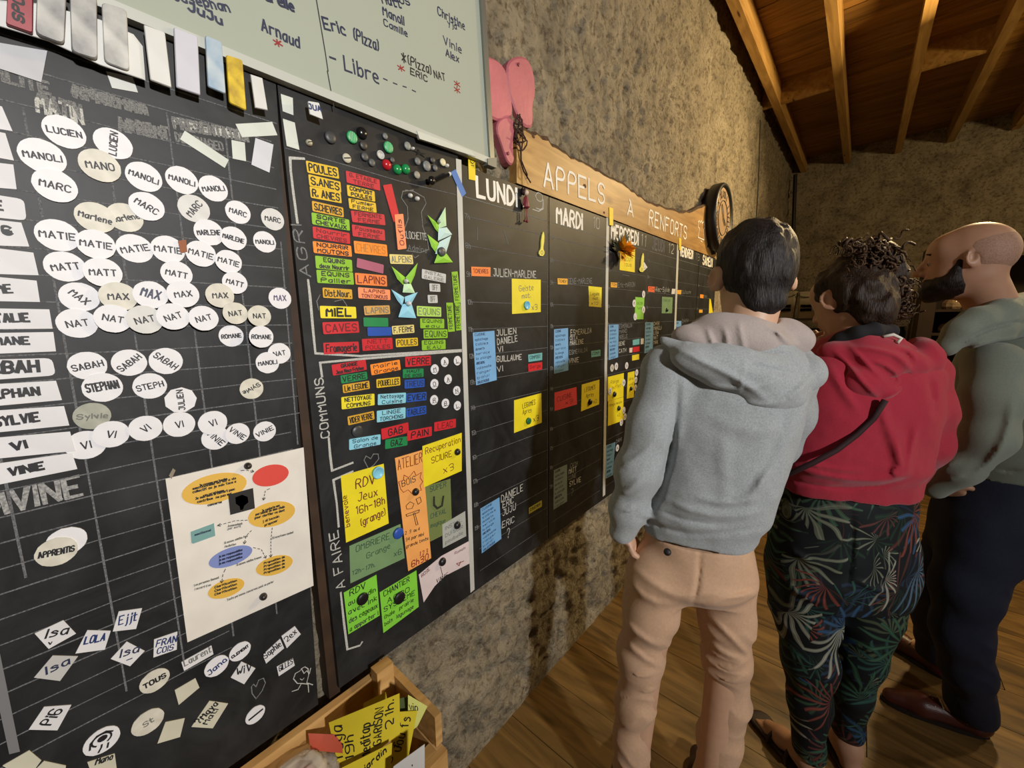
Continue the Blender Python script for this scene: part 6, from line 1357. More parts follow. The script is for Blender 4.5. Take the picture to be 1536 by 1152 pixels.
SKIN = mat('skin_light', 'c9a083', .5, var=.05, scale=30, sss=.12); SKINR = mat('skin_reddish', 'b48a70', .5, var=.05, scale=30, sss=.12)
def knit(name, col, var=.08, ribs=0): return mat(name, col, .95, var=var, scale=260, bump=.35, bscale=700, spec=.15, sheen=.25)
GREY = knit('heather_grey_fleece', 'a3a8aa', .14); GREYIN = knit('hood_lining', 'b3a6a0', .06); RED = knit('raspberry_fleece', 'a82c3e', .06); SAGE = knit('sage_fleece', '7d867a', .07)
NAVYC = mat('navy_cloth', '141a2e', .9, var=.1, scale=80, bump=.1); BEIGE = mat('beige_twill', 'c7a283', .85, var=.05, scale=150, bump=.15, bscale=500, sheen=.1)
def hair_mat(name, ca, cb):
    m = bpy.data.materials.new(name); m.use_nodes = True; nt = m.node_tree; b = nt.nodes['Principled BSDF']; b.inputs['Roughness'].default_value = .55; b.inputs['Specular IOR Level'].default_value = .3
    tc = nn(nt, 'ShaderNodeTexCoord'); mp = nn(nt, 'ShaderNodeMapping'); mp.inputs['Scale'].default_value = (160, 160, 22); no = nn(nt, 'ShaderNodeTexNoise'); no.inputs['Scale'].default_value = 2; no.inputs['Detail'].default_value = 4
    nt.links.new(tc.outputs['Object'], mp.inputs[0]); nt.links.new(mp.outputs[0], no.inputs['Vector']); rp = nn(nt, 'ShaderNodeValToRGB'); rp.color_ramp.elements[0].color = (*lin(ca), 1); rp.color_ramp.elements[1].color = (*lin(cb), 1); rp.color_ramp.elements[0].position = .35; rp.color_ramp.elements[1].position = .65
    nt.links.new(no.outputs['Fac'], rp.inputs[0]); nt.links.new(rp.outputs[0], b.inputs['Base Color']); bp = nn(nt, 'ShaderNodeBump'); bp.inputs['Strength'].default_value = .7; bp.inputs['Distance'].default_value = .004; nt.links.new(no.outputs['Fac'], bp.inputs['Height']); nt.links.new(bp.outputs[0], b.inputs['Normal']); return m
HAIR1 = hair_mat('dark_short_hair', '0e0b0a', '2c2523'); HAIR2 = hair_mat('brown_curly_hair', '140c08', '3a2718')

def leaf_print():
    """dark cloth printed with tropical leaf fans (voronoi cells turned into radiating leaflets)"""
    m = bpy.data.materials.new('tropical_print_cloth'); m.use_nodes = True; nt = m.node_tree; b = nt.nodes['Principled BSDF']; b.inputs['Roughness'].default_value = .75; b.inputs['Specular IOR Level'].default_value = .3
    L = nt.links.new; tc = nn(nt, 'ShaderNodeTexCoord'); cur = None
    base = nn(nt, 'ShaderNodeRGB'); base.outputs[0].default_value = (*lin('0f1418'), 1); cur = base.outputs[0]
    for (scale, off, nleaf, rmax, cols) in ((9.5, (3, 1, 7), 13, .62, ['16281f', '2c4433', '1c2a3c', '3f4a36']), (7.5, (11, 5, 2), 15, .62, ['24405a', '21403a', '5c6152', '4c2a26']), (6.5, (1, 9, 4), 17, .58, ['7b7d70', '2b4a38', '63322a', '42596a'])):
        mp = nn(nt, 'ShaderNodeMapping'); mp.inputs['Location'].default_value = off; mp.inputs['Scale'].default_value = (scale, scale, scale*.85); L(tc.outputs['Object'], mp.inputs[0])
        nz = nn(nt, 'ShaderNodeTexNoise'); nz.inputs['Scale'].default_value = 1.2; nz.inputs['Detail'].default_value = 1; L(mp.outputs[0], nz.inputs['Vector'])
        ad = nn(nt, 'ShaderNodeVectorMath', operation='MULTIPLY_ADD'); ad.inputs[1].default_value = (.5, .5, .5); L(nz.outputs['Color'], ad.inputs[0]); L(mp.outputs[0], ad.inputs[2])
        vo = nn(nt, 'ShaderNodeTexVoronoi'); vo.inputs['Scale'].default_value = 1; L(ad.outputs[0], vo.inputs['Vector'])
        sb = nn(nt, 'ShaderNodeVectorMath', operation='SUBTRACT'); L(ad.outputs[0], sb.inputs[0]); L(vo.outputs['Position'], sb.inputs[1])
        # in-plane coordinates: across the hips and up
        d1 = nn(nt, 'ShaderNodeVectorMath', operation='DOT_PRODUCT'); d1.inputs[1].default_value = (.78, .62, 0); L(sb.outputs[0], d1.inputs[0]); sp = nn(nt, 'ShaderNodeSeparateXYZ'); L(sb.outputs[0], sp.inputs[0])
        at = nn(nt, 'ShaderNodeMath', operation='ARCTAN2'); L(d1.outputs['Value'], at.inputs[0]); L(sp.outputs[2], at.inputs[1])
        ml = nn(nt, 'ShaderNodeMath', operation='MULTIPLY'); ml.inputs[1].default_value = nleaf; L(at.outputs[0], ml.inputs[0]); spc = nn(nt, 'ShaderNodeSeparateColor'); L(vo.outputs['Color'], spc.inputs[0])
        a2 = nn(nt, 'ShaderNodeMath', operation='MULTIPLY_ADD'); a2.inputs[1].default_value = 6.28; L(spc.outputs[0], a2.inputs[0]); L(ml.outputs[0], a2.inputs[2]); co = nn(nt, 'ShaderNodeMath', operation='SINE'); L(a2.outputs[0], co.inputs[0])
        # leaflet: sin > threshold rising with distance
        th = nn(nt, 'ShaderNodeMapRange'); th.inputs[1].default_value = .05; th.inputs[2].default_value = rmax+.2; th.inputs[3].default_value = -.75; th.inputs[4].default_value = .95; L(vo.outputs['Distance'], th.inputs[0])
        gt = nn(nt, 'ShaderNodeMath', operation='SUBTRACT'); L(co.outputs[0], gt.inputs[0]); L(th.outputs[0], gt.inputs[1])
        fa = nn(nt, 'ShaderNodeMath', operation='MULTIPLY_ADD'); fa.inputs[1].default_value = 6.28; L(spc.outputs[2], fa.inputs[0]); L(at.outputs[0], fa.inputs[2]); fc = nn(nt, 'ShaderNodeMath', operation='COSINE'); L(fa.outputs[0], fc.inputs[0]); fm = nn(nt, 'ShaderNodeMapRange'); fm.inputs[1].default_value = -.35; fm.inputs[2].default_value = .05; L(fc.outputs[0], fm.inputs[0])
        sm = nn(nt, 'ShaderNodeMapRange'); sm.inputs[1].default_value = 0; sm.inputs[2].default_value = .16; L(gt.outputs[0], sm.inputs[0]); sf = nn(nt, 'ShaderNodeMath', operation='MULTIPLY'); L(sm.outputs[0], sf.inputs[0]); L(fm.outputs[0], sf.inputs[1])
        rp = nn(nt, 'ShaderNodeValToRGB'); rp.color_ramp.interpolation = 'CONSTANT'; e = rp.color_ramp.elements; e[0].position = 0; e[0].color = (*lin(cols[0]), 1); e[1].position = .3; e[1].color = (*lin(cols[1]), 1)
        for p_, c_ in ((.55, cols[2]), (.8, cols[3])): q = e.new(p_); q.color = (*lin(c_), 1)
        L(spc.outputs[1], rp.inputs[0])
        vein = nn(nt, 'ShaderNodeMapRange'); vein.inputs[1].default_value = .9; vein.inputs[2].default_value = 1.0; vein.inputs[3].default_value = 1; vein.inputs[4].default_value = 1.7; L(co.outputs[0], vein.inputs[0])
        hs = nn(nt, 'ShaderNodeHueSaturation'); L(vein.outputs[0], hs.inputs['Value']); L(rp.outputs[0], hs.inputs['Color'])
        mx = nn(nt, 'ShaderNodeMix', data_type='RGBA'); L(sf.outputs[0], mx.inputs[0]); L(cur, mx.inputs[6]); L(hs.outputs[0], mx.inputs[7]); cur = mx.outputs[2]
    L(cur, b.inputs['Base Color']); return m

def legs_chain(g, path, k=.03):
    for i in range(len(path)-1): g.cap(path[i][0], path[i+1][0], path[i][1], path[i+1][1], k)
def tube_part(name, pts, r, m, root, n=8):
    rl = A3(root.location); o = link(name, MB().tube([A3(p)-rl for p in pts], r, n).mesh(name, True), m, root); return o
def folds_around(g, z0, z1, amp, freq, c, seed, S, tilt=.3):
    """soft horizontal creases wrapping a limb between two heights"""
    ia, ib = np.searchsorted(g.ax[2], z0), np.searchsorted(g.ax[2], z1)
    X = g.ax[0][:, None, None]; Y = g.ax[1][None, :, None]; Z = g.ax[2][None, None, ia:ib]; D = g.D[:, :, ia:ib]; u = (X-c[0])*S[0]+(Y-c[1])*S[1]
    M = np.abs(D) < .03; w = vnoise(X*14+seed, Y*14, Z*11)*1.6+u*tilt*9
    env = np.clip(np.minimum(Z-z0, z1-Z)/.05, 0, 1); D += np.where(M, amp*env*np.abs(np.sin(Z*freq*.5+w*3.2))**.7*(.35+1.5*vnoise(X*11, Y*11+seed, Z*9)), 0).astype(np.float32)
# ------------------------------------------------------------------ FIRST MAN: grey hoodie, beige trousers, back to the camera
def man_one():
    D0 = 1.0; F = unit((-.42, .91, 0)); S = np.array([F[1], -F[0], 0])
    V = lambda x, y, dd=0.0: Vp(x, y, D0+dd)
    root = empty('person', (.56, 1.10, 0), 'man in a light grey hooded sweatshirt and beige trousers, back turned, nearest to the camera', 'person')
    # skin body
    g = SDF((.15, .72, -.01), (1.05, 1.62, 1.82), .005); g.q = .95
    hc = V(1128, 417, .05); neck = V(1112, 515, -.0)
    fr, P = head_shape(g, hc, (-.5, .86, 0), .22, 1.08, 1.0, neck)
    g.cap(V(1040, 545), V(1165, 550, .05), .05, .05, .04); g.loft([(V(1100, 540), .12, .07), (V(1085, 640), .13, .08), (V(1055, 780), .12, .085)], S, .04)
    shL, elL, wrL = V(1003, 560), V(957, 700, -.01), V(936, 798, .035); shR, elR, wrR = V(1185, 560, .03), V(1172, 655, .08), V(1115, 700, .18)
    g.chain([shL, elL, wrL], [.05, .04, .027]); g.chain([shR, elR, wrR], [.05, .04, .027])
    hand_shape(g, wrL, V(985, 862, .07)-wrL, -S*1.0, .3, 1, .85); hand_shape(g, wrR, F, np.array([0, 0, 1.]), .7, 1)
    an = [(Zp(945, 1192, .10)), (Zp(1063, 1200, .10))]
    for x1, kn, a in ((995, V(968, 985), an[0]), (1085, V(1088, 985), an[1])):
        g.chain([V(x1, 850), kn, a], [.07, .052, .04]); g.cap(a, a+F*.12-[0, 0, .06], .035, .03, .03)
    cut_below(g, .004); g.obj('body', SKIN, root)
    # hair
    h = SDF(P(0, 0, 0)-.18, P(0, 0, 0)+.18, .0035); h.q = 1.06
    f = lambda q, r, k=.02, sub=False: h.ell(P(*q), r, fr, k, sub)
    f((0, -.018, .036), (.082, .099, .092)); f((0, -.050, -.012), (.068, .060, .062), .03); f((0, .005, .088), (.062, .072, .036), .03); f((0, -.066, -.072), (.046, .028, .036), .02)
    f((0, .10, -.03), (.09, .075, .085), .01, True)
    for s in (-1, 1): f((.092*s, .012, -.012), (.028, .030, .036), .008, True); f((.078*s, .03, -.06), (.03, .06, .045), .01, True)
    h.noise(.007, 60, 3, (1, 1, .35)); h.obj('hair', HAIR1, root)
    # hooded sweatshirt
    g = SDF((.12, .70, .82), (1.08, 1.68, 1.60), .005); g.q = .95
    g.loft([(V(1047, 797), .150, .112), (V(1049, 779), .152, .116), (V(1055, 766), .165, .130), (V(1063, 730), .165, .128), (V(1076, 690), .168, .125), (V(1090, 620), .180, .118), (V(1100, 565), .185, .105), (V(1106, 535), .155, .085), (V(1112, 510), .095, .07)], S, .03, 2.3)
    g.cap(V(1010, 549), V(1085, 515), .060, .055, .05); g.cap(V(1085, 515), V(1180, 548, .04), .055, .062, .05)
    g.chain([V(998, 562), V(975, 640, -.01), V(955, 706, -.015), V(942, 760), V(933, 796, .01)], [.068, .060, .056, .043, .036], .035)
    g.chain([V(1184, 566, .03), V(1184, 620, .05), V(1166, 668, .08), V(1120, 705, .16)], [.064, .056, .050, .042], .045)
    # hem band groove and cuffs
    g.rayridge([(950, 775), (1000, 796), (1060, 803), (1140, 790)], D0-.09, .007, -.007, .10)
    # folds
    R = lambda pts, w=.012, hh=.009, dd=-.09: g.rayridge(pts, D0+dd, w, hh, .09)
    R([(1018, 560), (1012, 640), (1000, 720), (975, 775)], .010, -.012); R([(1090, 640), (1083, 690), (1090, 730), (1080, 760)], .018, .005); R([(1180, 610), (1165, 660), (1135, 720)], .012, -.006)
    R([(1000, 750), (1050, 772), (1110, 774), (1140, 765)], .009, .010); R([(985, 765), (1040, 785), (1100, 785)], .006, -.007); R([(1040, 745), (1090, 757), (1135, 748)], .008, .008)
    R([(1150, 700), (1130, 740), (1100, 752)], .010, .006); R([(930, 700), (955, 690), (985, 660)], .010, .007); R([(925, 740), (945, 735), (965, 715)], .008, .007); R([(922, 770), (940, 768), (955, 758)], .007, .006)
    R([(1120, 760), (1135, 740), (1160, 700)], .010, .008); R([(1060, 620), (1120, 650), (1180, 640)], .02, .006)
    g.noise(.012, 9, 4, (1, 1, .8)); g.noise(.0035, 26, 8); g.obj('hoodie', GREY, root)
    # hood: an open bag of cloth resting on the back
    g = SDF((.25, .85, 1.22), (1.05, 1.65, 1.66), .004); g.q = .95
    hd = unit(V(1225, 560)-V(1000, 508)); vw = unit(V(1110, 560)-CAMP); hu = np.cross(hd, vw); hu = hu if hu[2] > 0 else -hu; hf = np.cross(hu, hd)
    frh = (hd, unit(hf), unit(hu))
    g.ell(V(1120, 556, -.035), (.160, .092, .072), frh, .02); g.ell(V(1150, 590, -.075), (.090, .05, .045), frh, .03); g.ell(V(1070, 548, -.07), (.105, .05, .042), frh, .03)
    g.ell(V(1200, 558, -.02), (.05, .07, .05), frh, .03); g.cap(V(997, 512, -.02), V(1040, 535, -.06), .012, .03, .02)
    g.ell(V(1118, 512, -.015), (.125, .078, .052), frh, .008, True); g.ell(V(1112, 480, .01), (.11, .085, .065), frh, .008, True)
    rim = [V(993, 508, -.01), V(1030, 517, -.055), (V(1075, 526, -.085)), V(1120, 531, -.095), V(1165, 541, -.09), V(1205, 550, -.065), V(1228, 545, -.02)]
    for a, b in zip(rim[:-1], rim[1:]): g.cap(a, b, .0085, .0085, .008)
    HR = lambda pts, w=.010, hh=.008: g.rayridge(pts, D0-.10, w, hh, .09)
    HR([(1010, 520), (1060, 545), (1110, 570), (1150, 600)], .009, .009); HR([(1050, 575), (1090, 585), (1130, 582), (1170, 570)], .010, .007); HR([(1180, 600), (1200, 585), (1222, 560)], .009, .008); HR([(1120, 545), (1160, 556), (1200, 560)], .007, -.006)
    HR([(1085, 600), (1120, 606), (1160, 608), (1180, 600)], .008, .006); HR([(1118, 535), (1115, 560), (1108, 590)], .004, .003)
    g.noise(.010, 14, 2); o = g.obj('hood', GREY, root)
    # inner lining around the neck
    g = SDF((.25, .85, 1.30), (1.05, 1.65, 1.66), .004); g.q = .95
    g.ell(V(1110, 507, -.005), (.132, .086, .066), frh, .01); g.ell(V(1175, 506, .01), (.078, .062, .050), frh, .02); g.ell(V(1042, 508, -.01), (.062, .05, .036), frh, .02)
    g.ell(V(1118, 468, .02), (.082, .076, .060), frh, .006, True)
    for pts in ([(1085, 490), (1092, 510), (1090, 530)], [(1108, 482), (1112, 505), (1118, 528)], [(1060, 492), (1066, 508), (1072, 522)], [(1165, 492), (1172, 508), (1190, 520)], [(1145, 488), (1170, 500), (1200, 520)]): g.rayridge(pts, D0-.08, .006, .006, .08)
    g.noise(.006, 18, 2); o = g.obj('hood_lining', GREYIN, root, 'pinkish grey inner side of the hood')
    # trousers
    g = SDF((.12, .62, .02), (1.02, 1.55, 1.02), .005); g.q = .95
    g.loft([(V(1046, 800), .140, .10), (V(1045, 825), .150, .108), (V(1034, 862), .163, .122), (V(1034, 882), .120, .085)], S, .045, 2.1)
    aL, aR = Zp(945, 1192, .075), Zp(1063, 1200, .075)
    g.chain([V(985, 862), V(974, 920), V(962, 985), V(953, 1050), V(947, 1110), aL], [.086, .074, .062, .056, .055, .058], .035)
    g.chain([V(1086, 862), V(1089, 930), V(1088, 985), V(1092, 1050), V(1079, 1110), aR], [.088, .074, .063, .057, .058, .060], .035)
    cut_below(g, .045)
    R = lambda pts, w=.010, hh=.007: g.rayridge(pts, D0-.08, w, hh, .10)
    R([(1050, 830), (1048, 870), (1040, 905)], .005, -.007); R([(945, 850), (985, 880), (1020, 895), (1060, 888), (1110, 892)], .011, .009); R([(940, 870), (975, 905), (1010, 905)], .010, .008); R([(1060, 905), (1100, 895), (1138, 888)], .009, .008)
    R([(935, 930), (965, 960), (1000, 975)], .009, .008); R([(935, 960), (960, 985), (990, 1000)], .009, .008); R([(1070, 930), (1100, 960), (1125, 985)], .009, .008); R([(1060, 960), (1090, 985), (1118, 990)], .009, .008)
    R([(1072, 1000), (1095, 1005), (1118, 995)], .007, .007); R([(1070, 1015), (1090, 1025), (1118, 1018)], .007, .007); R([(930, 1010), (955, 1018), (985, 1008)], .007, .007); R([(928, 1035), (955, 1045), (985, 1035)], .007, .007)
    folds_around(g, .32, .74, .0075, 95, (.55, 1.05), 3, S); folds_around(g, .06, .34, .006, 90, (.55, 1.05), 9, S)
    g.noise(.010, 10, 7); o = g.obj('trousers', BEIGE, root)
    c = V(1001, 828, -.118); b = link('button', MB().lathe(c-A3(root.location), V(1001, 828)-CAMP, [(.008, .010), (.009, .0), (.007, -.004), (.003, -.005)][::-1], 12).mesh('button', True), INK, o); b.location = (0, 0, 0); fix_normals(b.data)
    for a in (aL, aR):
        q = SDF(a-[.3, .3, .09], a+[.3, .3, .12], .006); shoe_shape(q, np.array([a[0], a[1], 0])-F*.07, np.array([a[0], a[1], 0])+F*.20, .07, .046); cut_below(q, .003); q.obj('shoe', mat('dark_leather', '33201a', .45), root)
    return root
man_one()

# ------------------------------------------------------------------ WOMAN: red hoodie, leaf-print trousers, curly bun
def woman():
    D0 = 1.15; F = unit((-.62, .78, 0)); S = np.array([F[1], -F[0], 0])
    V = lambda x, y, dd=0.0: Vp(x, y, D0+dd)
    root = empty('person', (.93, 1.58, 0), 'woman with a curly bun, raspberry red hoodie and leaf-print trousers, between the two men', 'person')
    g = SDF((.35, 1.15, -.01), (1.35, 2.15, 1.80), .005)
    hc = V(1270, 451, .075); fr, P = head_shape(g, hc, (-.78, .62, 0), .38, .95, 1.0, V(1287, 520, .03))
    g.cap(V(1240, 550, .03), V(1350, 545, .03), .045, .045, .04); g.loft([(V(1290, 540), .11, .07), (V(1290, 620), .12, .075), (V(1268, 720), .11, .08)], S, .04)
    wl = V(1208, 548, .17); wr = V(1300, 715, .20)
    g.chain([V(1245, 555, .05), V(1205, 625, .14), wl], [.042, .034, .024]); g.chain([V(1375, 560, .03), V(1388, 655, .0), wr], [.045, .036, .025])
    hand_shape(g, wl, V(1221, 505, .13)-wl, F*-.3+S*-1.0, 1.0, 1, .9); hand_shape(g, wr, F, (0, 0, 1.), .6, 1, .9)
    aL, aR = Zp(1207, 1128, .085), Zp(1268, 1110, .085)
    FL = unit((-.80, .60, 0)); FR_ = unit((-.55, .83, 0))
    for hx, kn, a, ff in ((1225, V(1214, 985, -.025), aL, FL), (1300, V(1290, 985, -.012), aR, FR_)):
        g.chain([V(hx, 830), kn, a], [.075, .05, .034], .03); g.cap(a, a-[0, 0, .055]-ff*.035, .036, .030, .02); g.chain([a-ff*.02, a+ff*.08-[0, 0, .040], a+ff*.135-[0, 0, .058]], [.036, .028, .022], .03)
        s2 = np.array([ff[1], -ff[0], 0])
        for i, (o_, l_) in enumerate(((-.022, .045), (-.008, .040), (.004, .035), (.015, .030), (.025, .024))): b0 = a+ff*.125+s2*o_*(1 if a is aL else -1)-[0, 0, .066]; g.cap(b0, b0+ff*l_, .0095, .0075, .006)
    cut_below(g, .014); g.obj('body', SKINR, root); add_eyes(root, P, fr, .95)
    for a, ff in ((aL, FL), (aR, FR_)):
        base = np.array([a[0], a[1], 0]); s2 = np.array([ff[1], -ff[0], 0]); q = SDF(base-[.25, .25, .02], base+[.25, .25, .14], .0045)
        q.cap(base-ff*.045+[0, 0, .009], base+ff*.05+[0, 0, .009], .036, .034, .01); q.cap(base+ff*.05+[0, 0, .009], base+ff*.17+[0, 0, .009], .034, .042, .01)
        q.D[:, :, q.ax[2] > .018] = np.maximum(q.D[:, :, q.ax[2] > .018], .004); cut_below(q, .002); so = q.obj('sandal', mat('brown_sandal', '2a170e', .6), root)
        for f0, hh in ((.03, .085), (.10, .058)): tube = [base+ff*f0+s2*.045*math.cos(t)+np.array([0, 0, .012+(hh-.01)*math.sin(t)]) for t in np.linspace(0, math.pi, 11)]; so_ = tube_part('strap', tube, .006, mat('brown_sandal', '2a170e', .6), root); so_.parent = so
    # hair cap + bun mass
    h = SDF(hc-[.2, .2, .17], hc+[.2, .2, .24], .004); f = lambda q, r, k=.02, sub=False: h.ell(P(*q), r, fr, k, sub)
    f((0, -.020, .034), (.083, .098, .093)); f((0, -.060, -.018), (.072, .058, .064), .03); f((0, -.072, -.062), (.056, .044, .052), .03); f((0, .105, -.045), (.09, .09, .10), .01, True)
    for s in (-1, 1): f((.09*s, .018, -.022), (.028, .036, .040), .008, True); f((.07*s, .03, -.07), (.05, .06, .042), .01, True)
    bc = V(1315, 392, .06); h.ell(bc, (.052, .050, .046), None, .02); h.ell(V(1335, 415, .05), (.045, .045, .046), None, .02); h.ell(V(1288, 393, .06), (.026, .026, .024), None, .02); h.ell(V(1325, 372, .06), (.03, .03, .026), None, .02)
    h.noise(.016, 34, 3, (1, 1, .7)); ho = h.obj('hair', HAIR2, root)
    rn = random.Random(12); mb = MB(); rl = A3(root.location)
    cent = [(1315, 372, .032), (1322, 382, .03), (1335, 392, .03), (1297, 388, .028), (1326, 415, .03), (1345, 425, .03), (1280, 380, .018), (1352, 452, .022), (1340, 440, .03), (1310, 400, .04)]
    for i in range(330):
        cx, cy, r0 = cent[i % len(cent)]; c = V(cx+max(-12, min(12, rn.gauss(0, 6))), cy+max(-14, min(12, rn.gauss(0, 7))), .05+rn.uniform(-.05, .03)); rad = rn.uniform(.008, .019); ax_ = unit([rn.gauss(0, 1), rn.gauss(0, 1), rn.gauss(0, 1)]); u = unit(np.cross(ax_, [.3, .5, .8])); w = np.cross(ax_, u); turns = rn.uniform(1.0, 2.4); st = rn.uniform(-.016, .016); n = int(12*turns)
        pts = [c+u*rad*math.cos(t)*(1-.3*k_/n)+w*rad*math.sin(t)*(1-.3*k_/n)+ax_*st*t/3-rl for k_, t in enumerate(np.linspace(0, turns*6.28, n))]; mb.tube(pts, rn.uniform(.0014, .0042), 6)
    for i in range(46):   # loose curls at the nape and crown
        px, py = rn.choice([(1352, 455), (1360, 470), (1345, 478), (1325, 490), (1268, 378), (1300, 365), (1358, 425)]); c = V(px+rn.gauss(0, 5), py+rn.gauss(0, 5), .02+rn.uniform(-.02, .03)); d = unit([rn.gauss(0, .6), rn.gauss(0, .6), -1 if py > 430 else .6]); u = unit(np.cross(d, [.3, .5, .1])); w = np.cross(d, u); n = 18; L = rn.uniform(.015, .032); rr = rn.uniform(.003, .007)
        mb.tube([c+d*L*k_/n+u*rr*math.cos(k_*.8)+w*rr*math.sin(k_*.8)-rl for k_ in range(n)], .0007, 4)
    o = link('hair_curls', mb.mesh('hair_curls', True), hair_mat('curl_brown', '1d120b', '5a4028'), root); o['kind'] = 'stuff'; o['label'] = 'loose curls of the bun'
    ear = P(-.088, .0, -.035)
    # hoodie
    g = SDF((.38, 1.12, .88), (1.40, 2.18, 1.60), .005); g.q = 1.03
    g.loft([(V(1266, 728), .186, .126), (V(1266, 705), .188, .128), (V(1268, 692), .200, .140), (V(1275, 655), .198, .135), (V(1287, 610), .200, .128), (V(1296, 560), .195, .108), (V(1296, 530), .150, .085), (V(1290, 508), .085, .065)], S, .03, 2.3)
    g.cap(V(1232, 552, .04), V(1290, 520), .050, .055, .04); g.cap(V(1290, 520), V(1378, 556, .03), .055, .060, .04)
    g.chain([V(1380, 565, .03), V(1392, 615, .0), V(1387, 665, .0), V(1362, 705, .05), V(1318, 725, .15)], [.062, .055, .052, .044, .036], .035)
    g.chain([V(1240, 560, .05), V(1215, 610, .12), V(1200, 640, .15), V(1204, 575, .17)], [.055, .048, .044, .036], .03)
    R = lambda pts, w=.010, hh=.008, dd=-.10: g.rayridge(pts, D0+dd, w, hh, .10)
    R([(1168, 715), (1220, 730), (1300, 733), (1362, 718)], .006, -.008)
    R([(1190, 700), (1230, 712), (1290, 722), (1340, 716)], .009, .009); R([(1200, 690), (1240, 704), (1300, 706)], .008, .007); R([(1345, 640), (1350, 680), (1352, 705), (1340, 712)], .012, .012); R([(1320, 600), (1335, 650), (1350, 700)], .012, .010); R([(1375, 640), (1365, 680), (1362, 712)], .008, .010)
    R([(1360, 708), (1348, 716), (1338, 706), (1350, 698)], .006, .012); R([(1240, 540), (1260, 580), (1290, 620)], .012, .008); R([(1395, 570), (1400, 610), (1390, 650)], .009, -.007, -.05)
    g.noise(.012, 9, 14, (1, 1, .8)); g.noise(.003, 28, 5); g.obj('hoodie', RED, root)
    g = SDF((.45, 1.15, 1.15), (1.3, 2.0, 1.62), .004)
    hd = unit(V(1395, 545)-V(1240, 515)); vw = unit(V(1310, 550)-CAMP); hu = np.cross(hd, vw); hu = hu if hu[2] > 0 else -hu; frh = (hd, unit(np.cross(hu, hd)), unit(hu))
    g.ell(V(1322, 540, -.05), (.115, .065, .055), frh, .02); g.ell(V(1300, 578, -.085), (.07, .04, .045), frh, .03); g.ell(V(1375, 540, -.03), (.050, .055, .058), frh, .02); g.ell(V(1380, 520, .0), (.026, .04, .03), frh, .02); g.ell(V(1262, 532, -.03), (.06, .045, .035), frh, .02); g.cap(V(1295, 515, -.05), V(1345, 512, -.05), .022, .020, .02)
    g.ell(V(1305, 492, .0), (.075, .07, .05), frh, .01, True)
    HR = lambda pts, w=.007, hh=.009: g.rayridge(pts, D0-.11, w, hh, .09)
    HR([(1250, 525), (1275, 550), (1300, 580), (1320, 598)]); HR([(1280, 520), (1320, 525), (1350, 535), (1370, 560)]); HR([(1305, 540), (1340, 552), (1352, 575)]); HR([(1320, 600), (1345, 590), (1362, 575), (1370, 560)]); HR([(1345, 525), (1362, 532), (1368, 545)], .006, -.009); HR([(1325, 570), (1345, 568), (1362, 560)], .006, -.007); HR([(1270, 515), (1300, 545), (1330, 575)], .007, .007)
    g.noise(.012, 15, 4); g.obj('hood', RED, root)
    # dark scarf-like collar and pale strap tags at the neck
    g = SDF((.5, 1.2, 1.35), (1.25, 1.95, 1.62), .004); pts = [V(1245, 522, .0), V(1262, 510, -.02), V(1285, 500, -.045), V(1310, 495, -.05), V(1335, 497, -.03)]
    for a, b in zip(pts[:-1], pts[1:]): g.cap(a, b, .020, .020, .01)
    g.noise(.006, 30, 1); g.obj('collar', mat('black_collar', '17171b', .9), root)
    tube_part('tag', [V(1325, 505, -.075), V(1340, 502, -.08), V(1352, 508, -.085), V(1346, 514, -.09)], .0045, mat('white_cord', 'd8d2c6', .7), root)
    # bag strap
    strap = []
    for x, y, dd in ((1328, 600, -.137), (1310, 628, -.128), (1285, 652, -.126), (1255, 675, -.126), (1220, 694, -.117), (1190, 708, -.092), (1168, 716, -.055)): strap.append(V(x, y, dd))
    tube_part('bag_strap', strap, .0075, mat('strap_maroon', '2a0c12', .8), root)
    # trousers
    PR = leaf_print(); g = SDF((.38, 1.02, .05), (1.36, 2.12, 1.03), .005); g.q = 1.02
    g.loft([(V(1266, 720), .172, .112), (V(1264, 760), .186, .123), (V(1262, 810), .200, .135), (V(1260, 850), .200, .138), (V(1260, 885), .180, .125)], S, .03, 2.2)
    hL, hR = Zp(1212, 1122, .12), Zp(1272, 1092, .14)
    g.chain([V(1207, 860), V(1208, 920), V(1214, 985, -.025), V(1214, 1050, -.042), hL], [.102, .090, .074, .056, .048], .035); g.chain([V(1312, 855), V(1302, 915), V(1290, 985, -.012), V(1280, 1040, -.018), hR], [.098, .086, .066, .052, .046], .035)
    zc = .105; cut_below(g, zc)
    RR_ = lambda pts, w=.010, hh=.008: g.rayridge(pts, D0-.10, w, hh, .10)
    RR_([(1278, 770), (1278, 830), (1270, 880)], .007, -.010); RR_([(1165, 800), (1200, 840), (1250, 850)]); RR_([(1170, 870), (1210, 900), (1240, 905)]); RR_([(1180, 980), (1210, 1000), (1245, 985)]); RR_([(1285, 870), (1320, 890), (1345, 880)]); RR_([(1265, 960), (1290, 980), (1320, 975)])
    folds_around(g, .14, .70, .0045, 70, (.93, 1.55), 5, S); g.noise(.012, 10, 17); o = g.obj('trousers', PR, root); o['label'] = 'dark trousers printed with green, grey and rust tropical leaves'
    return root
woman()

